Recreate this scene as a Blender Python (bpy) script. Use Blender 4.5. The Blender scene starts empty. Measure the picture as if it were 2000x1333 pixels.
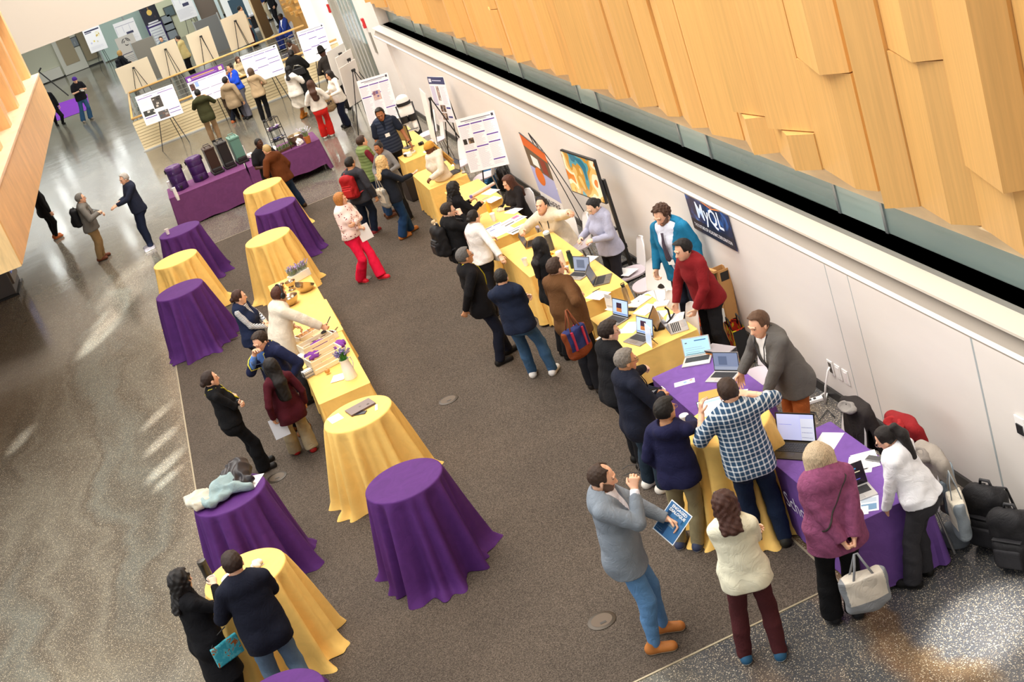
import bpy, bmesh, math, random
import numpy as np
from mathutils import Vector, Matrix, Euler
random.seed(7)
RNG = np.random.default_rng(7)
sc = bpy.context.scene
COL = sc.collection
PI = math.pi
# ------------------------------------------------------------------ camera
F_PX, PITCH, ROLL, YAW, CAM_H = 2651.71, 0.38841811, -0.34963282, 0.15863328, 7.1
def _cam_axes():
    f = np.array([math.sin(YAW)*math.cos(PITCH), math.cos(YAW)*math.cos(PITCH), -math.sin(PITCH)])
    r = np.array([math.cos(YAW), -math.sin(YAW), 0.0]); u = np.cross(r, f)
    c, s = math.cos(ROLL), math.sin(ROLL)
    return np.array([c*r + s*u, -s*r + c*u, f])
CM = _cam_axes(); CO = np.array([0, 0, CAM_H])
cd = bpy.data.cameras.new('camera'); cd.sensor_width = 36; cd.lens = F_PX/2000*36; cd.clip_end = 300
cam = bpy.data.objects.new('camera', cd); COL.objects.link(cam)
cam.matrix_world = Matrix([[CM[0][i], CM[1][i], -CM[2][i], CO[i]] for i in range(3)] + [[0, 0, 0, 1]])
sc.camera = cam
def ray(x, y): return CM.T @ np.array([(x-1000)/F_PX, -(y-666.5)/F_PX, 1.0])
def at(x, y, z=0.0):
    d = ray(x, y); return CO + d*((z-CAM_H)/d[2])
def atx(x, y, X):
    d = ray(x, y); return CO + d*(X/d[0])
def aty(x, y, Y):
    d = ray(x, y); return CO + d*(Y/d[1])
def proj(p):
    c = CM @ (np.asarray(p, float)-CO); return np.array([1000+F_PX*c[0]/c[2], 666.5-F_PX*c[1]/c[2]])
def depth(p): return float((CM @ (np.asarray(p, float)-CO))[2])
# ------------------------------------------------------------------ colour and materials
def lin(c):
    if isinstance(c, str):
        c = c.lstrip('#'); c = [int(c[i:i+2], 16)/255 for i in (0, 2, 4)]
    return tuple((v/12.92 if v <= .04045 else ((v+.055)/1.055)**2.4) for v in c[:3])
_M = {}
def _new(name):
    m = bpy.data.materials.new(name); m.use_nodes = True
    nt = m.node_tree; b = nt.nodes['Principled BSDF']; return m, nt, b
def N(nt, t, **kw):
    n = nt.nodes.new(t)
    for k, v in kw.items():
        if k in n.inputs: n.inputs[k].default_value = v
        else: setattr(n, k, v)
    return n
def L(nt, a, ao, b, bi): nt.links.new(a.outputs[ao], b.inputs[bi])
def ramp(nt, stops, interp='LINEAR'):
    r = nt.nodes.new('ShaderNodeValToRGB'); r.color_ramp.interpolation = interp
    el = r.color_ramp.elements
    while len(el) < len(stops): el.new(.5)
    for e, (p, c) in zip(el, stops): e.position = p; e.color = (*c[:3], 1)
    return r
def coords(nt, scale=(1, 1, 1), kind='Object', rot=(0, 0, 0)):
    tc = nt.nodes.new('ShaderNodeTexCoord'); mp = nt.nodes.new('ShaderNodeMapping')
    mp.inputs['Scale'].default_value = scale; mp.inputs['Rotation'].default_value = rot
    L(nt, tc, kind, mp, 'Vector'); return mp
def bump(nt, b, src, out, strength=.3, dist=.01):
    n = N(nt, 'ShaderNodeBump', Strength=strength, Distance=dist)
    L(nt, src, out, n, 'Height'); L(nt, n, 'Normal', b, 'Normal'); return n
def plain(c, rough=.6, metal=0., spec=.5, emit=0.):
    key = ('p', str(c), rough, metal, spec, emit)
    if key in _M: return _M[key]
    m, nt, b = _new('plain'); b.inputs['Base Color'].default_value = (*lin(c), 1)
    b.inputs['Roughness'].default_value = rough; b.inputs['Metallic'].default_value = metal
    b.inputs['Specular IOR Level'].default_value = spec
    if emit:
        b.inputs['Emission Color'].default_value = (*lin(c), 1); b.inputs['Emission Strength'].default_value = emit
    _M[key] = m; return m
def mulc(c, k): return tuple(min(1, v*k) for v in c)
def fabric(c, rough=.9, wr=.30, scale=6.5, var=.07, weave=700., sheen=.0):
    """cloth: soft tonal variation, crease bump and fine weave"""
    key = ('f', str(c), rough, wr, scale, var, weave)
    if key in _M: return _M[key]
    m, nt, b = _new('cloth'); base = lin(c)
    mp = coords(nt)
    n1 = N(nt, 'ShaderNodeTexNoise', Scale=scale, Detail=4.0, Roughness=.55, Distortion=1.6); L(nt, mp, 'Vector', n1, 'Vector')
    r = ramp(nt, [(.3, mulc(base, 1-var)), (.7, mulc(base, 1+var))]); L(nt, n1, 'Fac', r, 'Fac')
    L(nt, r, 'Color', b, 'Base Color')
    n2 = N(nt, 'ShaderNodeTexNoise', Scale=weave*.5, Detail=1.0); L(nt, mp, 'Vector', n2, 'Vector')
    s1 = N(nt, 'ShaderNodeMath', operation='SUBTRACT'); s1.inputs[1].default_value = .5; L(nt, n1, 'Fac', s1, 0)
    s2 = N(nt, 'ShaderNodeMath', operation='ABSOLUTE'); L(nt, s1, 'Value', s2, 0)
    s3 = N(nt, 'ShaderNodeMath', operation='MINIMUM'); s3.inputs[1].default_value = .09; L(nt, s2, 'Value', s3, 0)
    s4 = N(nt, 'ShaderNodeMath', operation='MULTIPLY'); s4.inputs[1].default_value = 3.2; L(nt, s3, 'Value', s4, 0)
    mx = N(nt, 'ShaderNodeMath', operation='MULTIPLY_ADD'); mx.inputs[1].default_value = .10
    L(nt, n2, 'Fac', mx, 0); L(nt, s4, 'Value', mx, 2)
    bump(nt, b, mx, 'Value', wr, .03)
    b.inputs['Roughness'].default_value = rough; b.inputs['Specular IOR Level'].default_value = .2
    if sheen: b.inputs['Sheen Weight'].default_value = sheen
    _M[key] = m; return m
def pattern(kind, c1, c2, size=.02, c3=None):
    """plaid / stripe / pin / dots / floral cloth in object space"""
    key = (kind, str(c1), str(c2), size)
    if key in _M: return _M[key]
    m, nt, b = _new(kind); a, d = lin(c1), lin(c2)
    b.inputs['Roughness'].default_value = .9; b.inputs['Specular IOR Level'].default_value = .2
    mp = coords(nt)
    def band(axis, width, per):
        s = N(nt, 'ShaderNodeSeparateXYZ'); L(nt, mp, 'Vector', s, 'Vector')
        m1 = N(nt, 'ShaderNodeMath', operation='DIVIDE'); L(nt, s, axis, m1, 0); m1.inputs[1].default_value = per
        m2 = N(nt, 'ShaderNodeMath', operation='FRACT'); L(nt, m1, 'Value', m2, 0)
        m3 = N(nt, 'ShaderNodeMath', operation='LESS_THAN'); L(nt, m2, 'Value', m3, 0); m3.inputs[1].default_value = width
        return m3
    if kind == 'plaid':
        h = band('Z', .27, size); v = band('Y', .27, size)
        s = N(nt, 'ShaderNodeMath', operation='ADD'); L(nt, h, 'Value', s, 0); L(nt, v, 'Value', s, 1)
        q = N(nt, 'ShaderNodeMath', operation='MULTIPLY'); L(nt, s, 'Value', q, 0); q.inputs[1].default_value = .5
        mid = tuple((x*.45+y*.55) for x, y in zip(a, d))
        r = ramp(nt, [(0, a), (.25, mid), (.75, d)], 'CONSTANT'); L(nt, q, 'Value', r, 'Fac'); L(nt, r, 'Color', b, 'Base Color')
    elif kind in ('stripe', 'pin'):
        w = band('Z' if kind == 'stripe' else 'Y', .45 if kind == 'stripe' else .12, size)
        r = ramp(nt, [(0, a), (.5, d)], 'CONSTANT'); L(nt, w, 'Value', r, 'Fac'); L(nt, r, 'Color', b, 'Base Color')
    elif kind in ('floral', 'dots'):
        v = N(nt, 'ShaderNodeTexVoronoi', Scale=1/size); L(nt, mp, 'Vector', v, 'Vector')
        n1 = N(nt, 'ShaderNodeTexNoise', Scale=.45/size, Detail=2.); L(nt, mp, 'Vector', n1, 'Vector')
        r1 = ramp(nt, [(0, (1, 1, 1)), (.30 if kind == 'floral' else .22, (0, 0, 0))], 'CONSTANT'); L(nt, v, 'Distance', r1, 'Fac')
        r2 = ramp(nt, [(0, (0, 0, 0)), (.5 if kind == 'floral' else 0.01, (1, 1, 1))], 'CONSTANT'); L(nt, n1, 'Fac', r2, 'Fac')
        q = N(nt, 'ShaderNodeMath', operation='MULTIPLY'); L(nt, r1, 'Color', q, 0); L(nt, r2, 'Color', q, 1)
        r = ramp(nt, [(0, a), (.5, d)], 'CONSTANT'); L(nt, q, 'Value', r, 'Fac'); L(nt, r, 'Color', b, 'Base Color')
    elif kind == 'camo':
        n1 = N(nt, 'ShaderNodeTexNoise', Scale=1/size, Detail=3., Distortion=1.); L(nt, mp, 'Vector', n1, 'Vector')
        e = lin(c3 or c2)
        r = ramp(nt, [(0, a), (.47, d), (.58, e)], 'CONSTANT'); L(nt, n1, 'Fac', r, 'Fac'); L(nt, r, 'Color', b, 'Base Color')
    _M[key] = m; return m
def hair_mat(c):
    key = ('h', str(c))
    if key in _M: return _M[key]
    m, nt, b = _new('hair'); base = lin(c)
    mp = coords(nt, (60, 60, 7))
    n = N(nt, 'ShaderNodeTexNoise', Scale=3., Detail=3., Distortion=1.2); L(nt, mp, 'Vector', n, 'Vector')
    r = ramp(nt, [(.3, mulc(base, .55)), (.7, mulc(base, 1.45))]); L(nt, n, 'Fac', r, 'Fac'); L(nt, r, 'Color', b, 'Base Color')
    bump(nt, b, n, 'Fac', .6, .01); b.inputs['Roughness'].default_value = .48; b.inputs['Specular IOR Level'].default_value = .35
    _M[key] = m; return m
def skin_mat():
    if 'skin' in _M: return _M['skin']
    m, nt, b = _new('skin'); a = N(nt, 'ShaderNodeVertexColor', layer_name='Col'); L(nt, a, 'Color', b, 'Base Color')
    b.inputs['Roughness'].default_value = .5; b.inputs['Specular IOR Level'].default_value = .35
    b.inputs['Subsurface Weight'].default_value = 0
    _M['skin'] = m; return m
def vcol_mat(rough=.6):
    if ('vc', rough) in _M: return _M[('vc', rough)]
    m, nt, b = _new('painted'); a = N(nt, 'ShaderNodeVertexColor', layer_name='Col'); L(nt, a, 'Color', b, 'Base Color')
    b.inputs['Roughness'].default_value = rough; _M[('vc', rough)] = m; return m
def glass_mat(c='#d8e8e2', alpha=.35, rough=.08):
    key = ('g', c, alpha)
    if key in _M: return _M[key]
    m, nt, b = _new('glass'); b.inputs['Base Color'].default_value = (*lin(c), 1); b.inputs['Roughness'].default_value = rough
    b.inputs['Alpha'].default_value = alpha; _M[key] = m; return m
# ------------------------------------------------------------------ objects
def tag(o, label=None, cat=None, group=None, kind=None):
    if label: o['label'] = label
    if cat: o['category'] = cat
    if group: o['group'] = group
    if kind: o['kind'] = kind
    return o
def empty(name, loc=(0, 0, 0), rz=0., label=None, cat=None, group=None):
    o = bpy.data.objects.new(name, None); COL.objects.link(o); o.empty_display_size = .1
    o.location = [float(v) for v in loc]; o.rotation_euler = (0, 0, rz); return tag(o, label, cat, group)
def kids(o): return [c for c in bpy.data.objects if c.parent == o]
def copy_tree(o, loc=None, rz=None, label=None, parent=None):
    ch = list(o.children)
    c = o.copy(); COL.objects.link(c)
    if parent is not None: c.parent = parent
    if loc is not None: c.location = [float(v) for v in loc]
    if rz is not None: c.rotation_euler = (c.rotation_euler[0], c.rotation_euler[1], rz)
    if label: c['label'] = label
    for k in ch: copy_tree(k, parent=c)
    return c
class MB:
    def __init__(s): s.v = []; s.f = []; s.m = []; s.mi = 0
    def mat(s, i): s.mi = i; return s
    def add(s, vs, fs, M=None):
        n = len(s.v)
        for p in vs:
            p = Vector(p)
            s.v.append(tuple(M @ p) if M is not None else tuple(p))
        for f in fs: s.f.append([i+n for i in f]); s.m.append(s.mi)
        return s
    def box(s, lo, hi, M=None):
        x0, y0, z0 = lo; x1, y1, z1 = hi
        vs = [(x0, y0, z0), (x1, y0, z0), (x1, y1, z0), (x0, y1, z0), (x0, y0, z1), (x1, y0, z1), (x1, y1, z1), (x0, y1, z1)]
        return s.add(vs, [(0, 3, 2, 1), (4, 5, 6, 7), (0, 1, 5, 4), (1, 2, 6, 5), (2, 3, 7, 6), (3, 0, 4, 7)], M)
    def quad(s, a, b, c, d, M=None): return s.add([a, b, c, d], [(0, 1, 2, 3)], M)
    def poly(s, pts, M=None): return s.add(pts, [tuple(range(len(pts)))], M)
    def prism(s, pts, z0, z1, M=None):
        n = len(pts); vs = [(p[0], p[1], z0) for p in pts]+[(p[0], p[1], z1) for p in pts]
        fs = [tuple(range(n-1, -1, -1)), tuple(range(n, 2*n))]+[(i, (i+1) % n, n+(i+1) % n, n+i) for i in range(n)]
        return s.add(vs, fs, M)
    def tube(s, pts, r, n=8, closed=False, flat=1., caps=True):
        P = [Vector(p) for p in pts]; k = len(P); R = r if isinstance(r, (list, tuple)) else [r]*k
        vs = []; up = None
        for i in range(k):
            a = P[i-1] if i > 0 or closed else P[i]; b = P[(i+1) % k] if i < k-1 or closed else P[i]
            t = (b-a)
            t = t.normalized() if t.length > 1e-9 else Vector((0, 0, 1))
            if up is None:
                up = Vector((0, 0, 1)) if abs(t.z) < .9 else Vector((1, 0, 0))
            u = (up - t*up.dot(t))
            u = u.normalized() if u.length > 1e-6 else t.orthogonal().normalized()
            w = t.cross(u); up = u
            for j in range(n):
                an = 2*PI*j/n; vs.append(tuple(P[i]+(u*math.cos(an)*flat+w*math.sin(an))*R[i]))
        fs = []
        for i in range(k if closed else k-1):
            for j in range(n):
                a = i*n+j; b = i*n+(j+1) % n; c = ((i+1) % k)*n+(j+1) % n; d = ((i+1) % k)*n+j
                fs.append((a, b, c, d))
        if not closed and caps: fs += [tuple(range(n-1, -1, -1)), tuple((k-1)*n+j for j in range(n))]
        return s.add(vs, fs)
    def lathe(s, prof, n=24, M=None, cap0=True, cap1=True):
        vs = []; k = len(prof)
        for (r, z) in prof:
            for j in range(n):
                a = 2*PI*j/n; vs.append((r*math.cos(a), r*math.sin(a), z))
        fs = [(i*n+j, i*n+(j+1) % n, (i+1)*n+(j+1) % n, (i+1)*n+j) for i in range(k-1) for j in range(n)]
        if cap0: fs.append(tuple(range(n-1, -1, -1)))
        if cap1: fs.append(tuple((k-1)*n+j for j in range(n)))
        return s.add(vs, fs, M)
    def sphere(s, c, r, n=12, k=8, M=None):
        r = r if isinstance(r, (tuple, list)) else (r, r, r)
        prof = [(math.sin(PI*i/k), -math.cos(PI*i/k)) for i in range(k+1)]
        vs = [(c[0]+r[0]*max(a, .001)*math.cos(2*PI*j/n), c[1]+r[1]*max(a, .001)*math.sin(2*PI*j/n), c[2]+r[2]*z) for (a, z) in prof for j in range(n)]
        fs = [(i*n+j, i*n+(j+1) % n, (i+1)*n+(j+1) % n, (i+1)*n+j) for i in range(k) for j in range(n)]
        return s.add(vs, fs, M)
    def grid(s, fn, nu, nv, wrap=False):
        vs = [fn(i/nu, j/nv) for i in range(nu+1) for j in range(nv+(0 if wrap else 1))]
        w = nv if wrap else nv+1
        fs = [(i*w+j, (i+1)*w+j, (i+1)*w+(j+1) % w, i*w+(j+1) % w) for i in range(nu) for j in range(nv)]
        return s.add(vs, fs)
    def build(s, name, mats, parent=None, smooth=False, loc=None, rz=None, bevel=0., seg=2):
        me = bpy.data.meshes.new(name); me.from_pydata(s.v, [], s.f)
        for m in (mats if isinstance(mats, (list, tuple)) else [mats]): me.materials.append(m)
        me.polygons.foreach_set('material_index', s.m)
        if smooth: me.polygons.foreach_set('use_smooth', [True]*len(s.f))
        me.update()
        if bevel:
            bm = bmesh.new(); bm.from_mesh(me); bmesh.ops.remove_doubles(bm, verts=bm.verts, dist=1e-5)
            bmesh.ops.bevel(bm, geom=[e for e in bm.edges if len(e.link_faces) == 2 and e.calc_face_angle(0) > .5], offset=bevel, segments=seg, affect='EDGES', profile=.6, clamp_overlap=True)
            bm.to_mesh(me); bm.free()
            if smooth: me.polygons.foreach_set('use_smooth', [True]*len(me.polygons))
        o = bpy.data.objects.new(name, me); COL.objects.link(o)
        if smooth == 'auto':
            me.polygons.foreach_set('use_smooth', [True]*len(me.polygons)); me.set_sharp_from_angle(angle=.7)
        if parent is not None: o.parent = parent
        if loc is not None: o.location = [float(v) for v in loc]
        if rz is not None: o.rotation_euler = (0, 0, rz)
        return o
def arrmesh(name, V, Fq, mats, parent=None, smooth=True, col=None, mi=None):
    me = bpy.data.meshes.new(name); nv = len(V); nf = len(Fq)
    me.vertices.add(nv); me.vertices.foreach_set('co', np.ascontiguousarray(V, dtype=np.float32).ravel())
    me.loops.add(nf*4); me.loops.foreach_set('vertex_index', np.ascontiguousarray(Fq, dtype=np.int32).ravel())
    me.polygons.add(nf); me.polygons.foreach_set('loop_start', np.arange(0, nf*4, 4, dtype=np.int32))
    me.polygons.foreach_set('loop_total', np.full(nf, 4, dtype=np.int32))
    for m in (mats if isinstance(mats, (list, tuple)) else [mats]): me.materials.append(m)
    if mi is not None: me.polygons.foreach_set('material_index', mi.astype(np.int32))
    me.update(calc_edges=True)
    me.polygons.foreach_set('use_smooth', np.full(nf, bool(smooth)))
    if col is not None:
        at_ = me.color_attributes.new('Col', 'FLOAT_COLOR', 'POINT')
        c4 = np.ones((nv, 4), np.float32); c4[:, :3] = col; at_.data.foreach_set('color', c4.ravel())
    me.validate()
    o = bpy.data.objects.new(name, me); COL.objects.link(o)
    if parent is not None: o.parent = parent
    return o
_TX = {}
def text_mesh(mb, txt, size, M, depth_=.0, align='CENTER', sx=1., bold=0.):
    """letters as real geometry added to an MB (the text lies in the local xy plane of M)"""
    key = (txt, size, align, sx, bold)
    if key not in _TX:
        cu = bpy.data.curves.new('t', 'FONT'); cu.body = txt; cu.size = size; cu.align_x = align; cu.align_y = 'CENTER'
        cu.offset = bold; cu.resolution_u = 2
        ob = bpy.data.objects.new('t', cu); COL.objects.link(ob)
        dg = bpy.context.evaluated_depsgraph_get(); me = bpy.data.meshes.new_from_object(ob.evaluated_get(dg))
        _TX[key] = ([(v.co.x*sx, v.co.y, 0) for v in me.vertices], [tuple(p.vertices) for p in me.polygons])
        bpy.data.objects.remove(ob); bpy.data.curves.remove(cu); bpy.data.meshes.remove(me)
    vs, fs = _TX[key]
    mb.add(vs, fs, M)
def basis(o, x, y, z):
    x, y, z = Vector(x), Vector(y), Vector(z)
    return Matrix([[x[i], y[i], z[i], o[i]] for i in range(3)]+[[0, 0, 0, 1]])
# ================================================================== figures
def rotm(yaw=0., pitch=0., roll=0.):
    """local frame: x forward, y left, z up. pitch>0 nods forward, roll>0 tips to the right, yaw>0 turns left (degrees)"""
    y, p, r = [math.radians(v) for v in (yaw, pitch, roll)]
    cy, sy, cp, sp, cr, sr = math.cos(y), math.sin(y), math.cos(p), math.sin(p), math.cos(r), math.sin(r)
    Rz = np.array([[cy, -sy, 0], [sy, cy, 0], [0, 0, 1]]); Ry = np.array([[cp, 0, sp], [0, 1, 0], [-sp, 0, cp]])
    Rx = np.array([[1, 0, 0], [0, cr, -sr], [0, sr, cr]]); return Rz @ Ry @ Rx
V3 = lambda *a: np.array(a, float)
def unit(v): return v/(np.linalg.norm(v)+1e-12)
class Ell:
    def __init__(s, c, r, R=None): s.c = np.array(c, float); s.r = np.array(r, float); s.R = np.eye(3) if R is None else R
    def box(s): e = np.sqrt(((s.R*s.r)**2).sum(1)); return s.c-e, s.c+e
    def __call__(s, X, Y, Z):
        dx, dy, dz = X-s.c[0], Y-s.c[1], Z-s.c[2]; R, r = s.R, s.r
        a = dx*R[0, 0]+dy*R[1, 0]+dz*R[2, 0]; b = dx*R[0, 1]+dy*R[1, 1]+dz*R[2, 1]; c = dx*R[0, 2]+dy*R[1, 2]+dz*R[2, 2]
        k0 = np.sqrt((a/r[0])**2+(b/r[1])**2+(c/r[2])**2); k1 = np.sqrt((a/r[0]**2)**2+(b/r[1]**2)**2+(c/r[2]**2)**2)+1e-9
        return k0*(k0-1)/k1
    def grow(s, g): return Ell(s.c, s.r+g, s.R)
class Cap:
    def __init__(s, a, b, ra, rb): s.a = np.array(a, float); s.b = np.array(b, float); s.ra = ra; s.rb = rb
    def box(s): return np.minimum(s.a-s.ra, s.b-s.rb), np.maximum(s.a+s.ra, s.b+s.rb)
    def __call__(s, X, Y, Z):
        ba = s.b-s.a; q = ba@ba+1e-12; dx, dy, dz = X-s.a[0], Y-s.a[1], Z-s.a[2]
        t = np.clip((dx*ba[0]+dy*ba[1]+dz*ba[2])/q, 0, 1)
        return np.sqrt((dx-t*ba[0])**2+(dy-t*ba[1])**2+(dz-t*ba[2])**2)-(s.ra+(s.rb-s.ra)*t)
    def grow(s, g): return Cap(s.a, s.b, s.ra+g, s.rb+g)
class Con:
    """elliptic cone from a to b; u = side axis; radii (side, fore) at each end; flat or round ends"""
    def __init__(s, a, b, u, ra, rb, flat=False):
        s.a = np.array(a, float); s.b = np.array(b, float); s.w = s.b-s.a; s.L = np.linalg.norm(s.w)+1e-9; s.w = s.w/s.L
        u = np.array(u, float); s.u = unit(u-s.w*(u@s.w)); s.v = np.cross(s.w, s.u); s.ra = ra; s.rb = rb; s.flat = flat
    def box(s):
        m = max(max(s.ra), max(s.rb)); return np.minimum(s.a, s.b)-m, np.maximum(s.a, s.b)+m
    def __call__(s, X, Y, Z):
        dx, dy, dz = X-s.a[0], Y-s.a[1], Z-s.a[2]; w, u, v = s.w, s.u, s.v
        h = dx*w[0]+dy*w[1]+dz*w[2]; t = np.clip(h/s.L, 0, 1)
        pu = dx*u[0]+dy*u[1]+dz*u[2]; pv = dx*v[0]+dy*v[1]+dz*v[2]
        ru = s.ra[0]+(s.rb[0]-s.ra[0])*t; rv = s.ra[1]+(s.rb[1]-s.ra[1])*t; m = np.minimum(ru, rv)
        if s.flat:
            k0 = np.sqrt((pu/ru)**2+(pv/rv)**2); k1 = np.sqrt((pu/ru**2)**2+(pv/rv**2)**2)+1e-9
            return np.maximum(k0*(k0-1)/k1, np.maximum(-h, h-s.L))
        e = h-t*s.L
        k0 = np.sqrt((pu/ru)**2+(pv/rv)**2+(e/m)**2); k1 = np.sqrt((pu/ru**2)**2+(pv/rv**2)**2+(e/m**2)**2)+1e-9
        return k0*(k0-1)/k1
    def grow(s, g): return Con(s.a, s.b, s.u, (s.ra[0]+g, s.ra[1]+g), (s.rb[0]+g, s.rb[1]+g), s.flat)
class Half:
    """half space n.(p-c) > 0 is inside"""
    def __init__(s, c, n): s.c = np.array(c, float); s.n = unit(np.array(n, float))
    def box(s): return None
    def __call__(s, X, Y, Z): return -((X-s.c[0])*s.n[0]+(Y-s.c[1])*s.n[1]+(Z-s.c[2])*s.n[2])
class Box:
    def __init__(s, c, h, R=None, r=.0): s.c = np.array(c, float); s.h = np.array(h, float); s.R = np.eye(3) if R is None else R; s.r = r
    def box(s): e = (np.abs(s.R)*s.h).sum(1)+s.r; return s.c-e, s.c+e
    def __call__(s, X, Y, Z):
        dx, dy, dz = X-s.c[0], Y-s.c[1], Z-s.c[2]; R = s.R; q = []
        for i in range(3): q.append(np.abs(dx*R[0, i]+dy*R[1, i]+dz*R[2, i])-(s.h[i]-s.r))
        o = np.sqrt(np.maximum(q[0], 0)**2+np.maximum(q[1], 0)**2+np.maximum(q[2], 0)**2)
        return o+np.minimum(np.maximum(q[0], np.maximum(q[1], q[2])), 0)-s.r
class Uni:
    def __init__(s, p): s.p = p
    def box(s): bs = [p.box() for p in s.p]; return np.min([b[0] for b in bs], axis=0), np.max([b[1] for b in bs], axis=0)
    def __call__(s, X, Y, Z):
        d = s.p[0](X, Y, Z)
        for p in s.p[1:]: d = np.minimum(d, p(X, Y, Z))
        return d
class Inter:
    def __init__(s, *a): s.p = a
    def box(s):
        bs = [p.box() for p in s.p if p.box() is not None]
        return np.max([b[0] for b in bs], axis=0), np.min([b[1] for b in bs], axis=0)
    def __call__(s, X, Y, Z):
        d = s.p[0](X, Y, Z)
        for p in s.p[1:]: d = np.maximum(d, p(X, Y, Z))
        return d
def field(ops, lo, hi, res, noise=None):
    """ops: list of (sign, prim, k); smooth union (+), subtraction (-), intersection (&) on a grid"""
    n = np.maximum(((hi-lo)/res).astype(int)+2, 3)
    ax = [(lo[i]+res*np.arange(n[i])).astype(np.float32) for i in range(3)]
    D = np.full(n, .08, np.float32)
    for sg, p, k in ops:
        b = p.box()
        sl = [slice(None)]*3
        if b is not None and sg != '&':
            m = k+res*2.5
            sl = [slice(max(0, int((b[0][i]-m-lo[i])/res)), max(0, int((b[1][i]+m-lo[i])/res)+2)) for i in range(3)]
            if any(s.start >= min(s.stop, n[i]) for i, s in enumerate(sl)): continue
        sl = tuple(sl)
        d = p(ax[0][sl[0]][:, None, None], ax[1][sl[1]][None, :, None], ax[2][sl[2]][None, None, :])
        E = D[sl]
        if sg == '+':
            if k > 0:
                h = np.clip(k-np.abs(E-d), 0, None)/k; D[sl] = np.minimum(E, d)-h*h*k*.25
            else: D[sl] = np.minimum(E, d)
        else:
            e = -d if sg == '-' else d
            if k > 0:
                h = np.clip(k-np.abs(E-e), 0, None)/k; D[sl] = np.maximum(E, e)+h*h*k*.25
            else: D[sl] = np.maximum(E, e)
    if noise is not None: D += noise(ax[0][:, None, None], ax[1][None, :, None], ax[2][None, None, :])
    return D, ax
def nets(D, ax):
    """surface nets: one vertex per crossed cell, one quad per crossed edge"""
    S = D < 0; nx, ny, nz = D.shape
    c = np.zeros((nx-1, ny-1, nz-1), np.int8)
    for i in (0, 1):
        for j in (0, 1):
            for k in (0, 1): c += S[i:nx-1+i, j:ny-1+j, k:nz-1+k]
    act = (c > 0) & (c < 8); I = np.argwhere(act)
    if len(I) == 0: return np.zeros((0, 3)), np.zeros((0, 4), int)
    idx = -np.ones(act.shape, np.int32); idx[act] = np.arange(len(I))
    acc = np.zeros((len(I), 3), np.float64); cnt = np.zeros(len(I))
    co = [(i, j, k) for i in (0, 1) for j in (0, 1) for k in (0, 1)]
    val = {o: D[I[:, 0]+o[0], I[:, 1]+o[1], I[:, 2]+o[2]] for o in co}
    for a in co:
        for ax_ in range(3):
            if a[ax_] == 1: continue
            b = list(a); b[ax_] = 1; b = tuple(b)
            va, vb = val[a], val[b]; x = (va < 0) != (vb < 0)
            t = np.where(x, va/np.where(np.abs(va-vb) < 1e-12, 1, va-vb), 0)
            p = np.tile(np.array(a, float), (len(I), 1)); p[:, ax_] = t
            acc[x] += p[x]; cnt[x] += 1
    V = I+acc/np.maximum(cnt, 1)[:, None]
    h = [float(a[1]-a[0]) for a in ax]; V = V*h+np.array([a[0] for a in ax])
    Q = []
    for ax_ in range(3):
        s0 = [slice(None)]*3; s1 = [slice(None)]*3; s0[ax_] = slice(0, -1); s1[ax_] = slice(1, None)
        A, B = S[tuple(s0)], S[tuple(s1)]; u, v = [(1, 2), (2, 0), (0, 1)][ax_]
        for flip in (False, True):
            E = np.argwhere((A & ~B) if not flip else (~A & B))
            if len(E) == 0: continue
            ok = (E[:, u] > 0) & (E[:, v] > 0) & (E[:, u] < D.shape[u]-1) & (E[:, v] < D.shape[v]-1); E = E[ok]
            q = []
            for (du, dv) in ((-1, -1), (0, -1), (0, 0), (-1, 0)):
                F = E.copy(); F[:, u] += du; F[:, v] += dv; q.append(idx[F[:, 0], F[:, 1], F[:, 2]])
            q = np.stack(q, 1)
            Q.append(q[:, ::-1] if flip else q)
    Q = np.concatenate(Q); return V, Q[(Q >= 0).all(1)]
def bounds(ops, pad):
    bs = [p.box() for s, p, k in ops if s == '+']
    return np.min([b[0] for b in bs], axis=0)-pad, np.max([b[1] for b in bs], axis=0)+pad
def sdf_mesh(ops, res, noise=None, lo=None, hi=None):
    a, b = bounds(ops, res*3)
    if lo is not None: a = np.maximum(a, lo)
    if hi is not None: b = np.minimum(b, hi)
    D, ax = field(ops, a, b, res, noise); return nets(D, ax)
def eval_ops(ops, p):
    X, Y, Z = [np.array([[[v]]]) for v in p]; d = np.array([[[.5]]])
    for sg, q, k in ops:
        e = q(X, Y, Z)
        d = np.minimum(d, e) if sg == '+' else np.maximum(d, -e if sg == '-' else e)
    return float(d[0, 0, 0])
def folds(amp, f=26., seed=0.):
    def n(x, y, z):
        a = np.sin(x*f*.9+2.1*np.sin(y*f*.5+seed)+z*f*.8+seed)+np.sin(y*f*1.1-z*f*1.3+1.7*np.sin(x*f*.6+seed*2))
        return (a*amp*.5).astype(np.float32)
    return n
def ridges(amp, f=26., seed=0.):
    def n(x, y, z):
        a = np.abs(np.sin(x*f*.7+1.6*np.sin(y*f*.5+seed)+z*f*.5+seed))+np.abs(np.sin(y*f*.8-x*f*.35+1.5*np.sin(x*f*.4+z*f*.3+seed*2)))
        return ((a-1.)*amp).astype(np.float32)
    return n
def curls(amp, f=120., seed=0.):
    def n(x, y, z): return (amp*np.sin(x*f+seed)*np.sin(y*f*1.1+2*np.sin(z*f*.4))*np.sin(z*f*.9+seed)).astype(np.float32)
    return n
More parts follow.
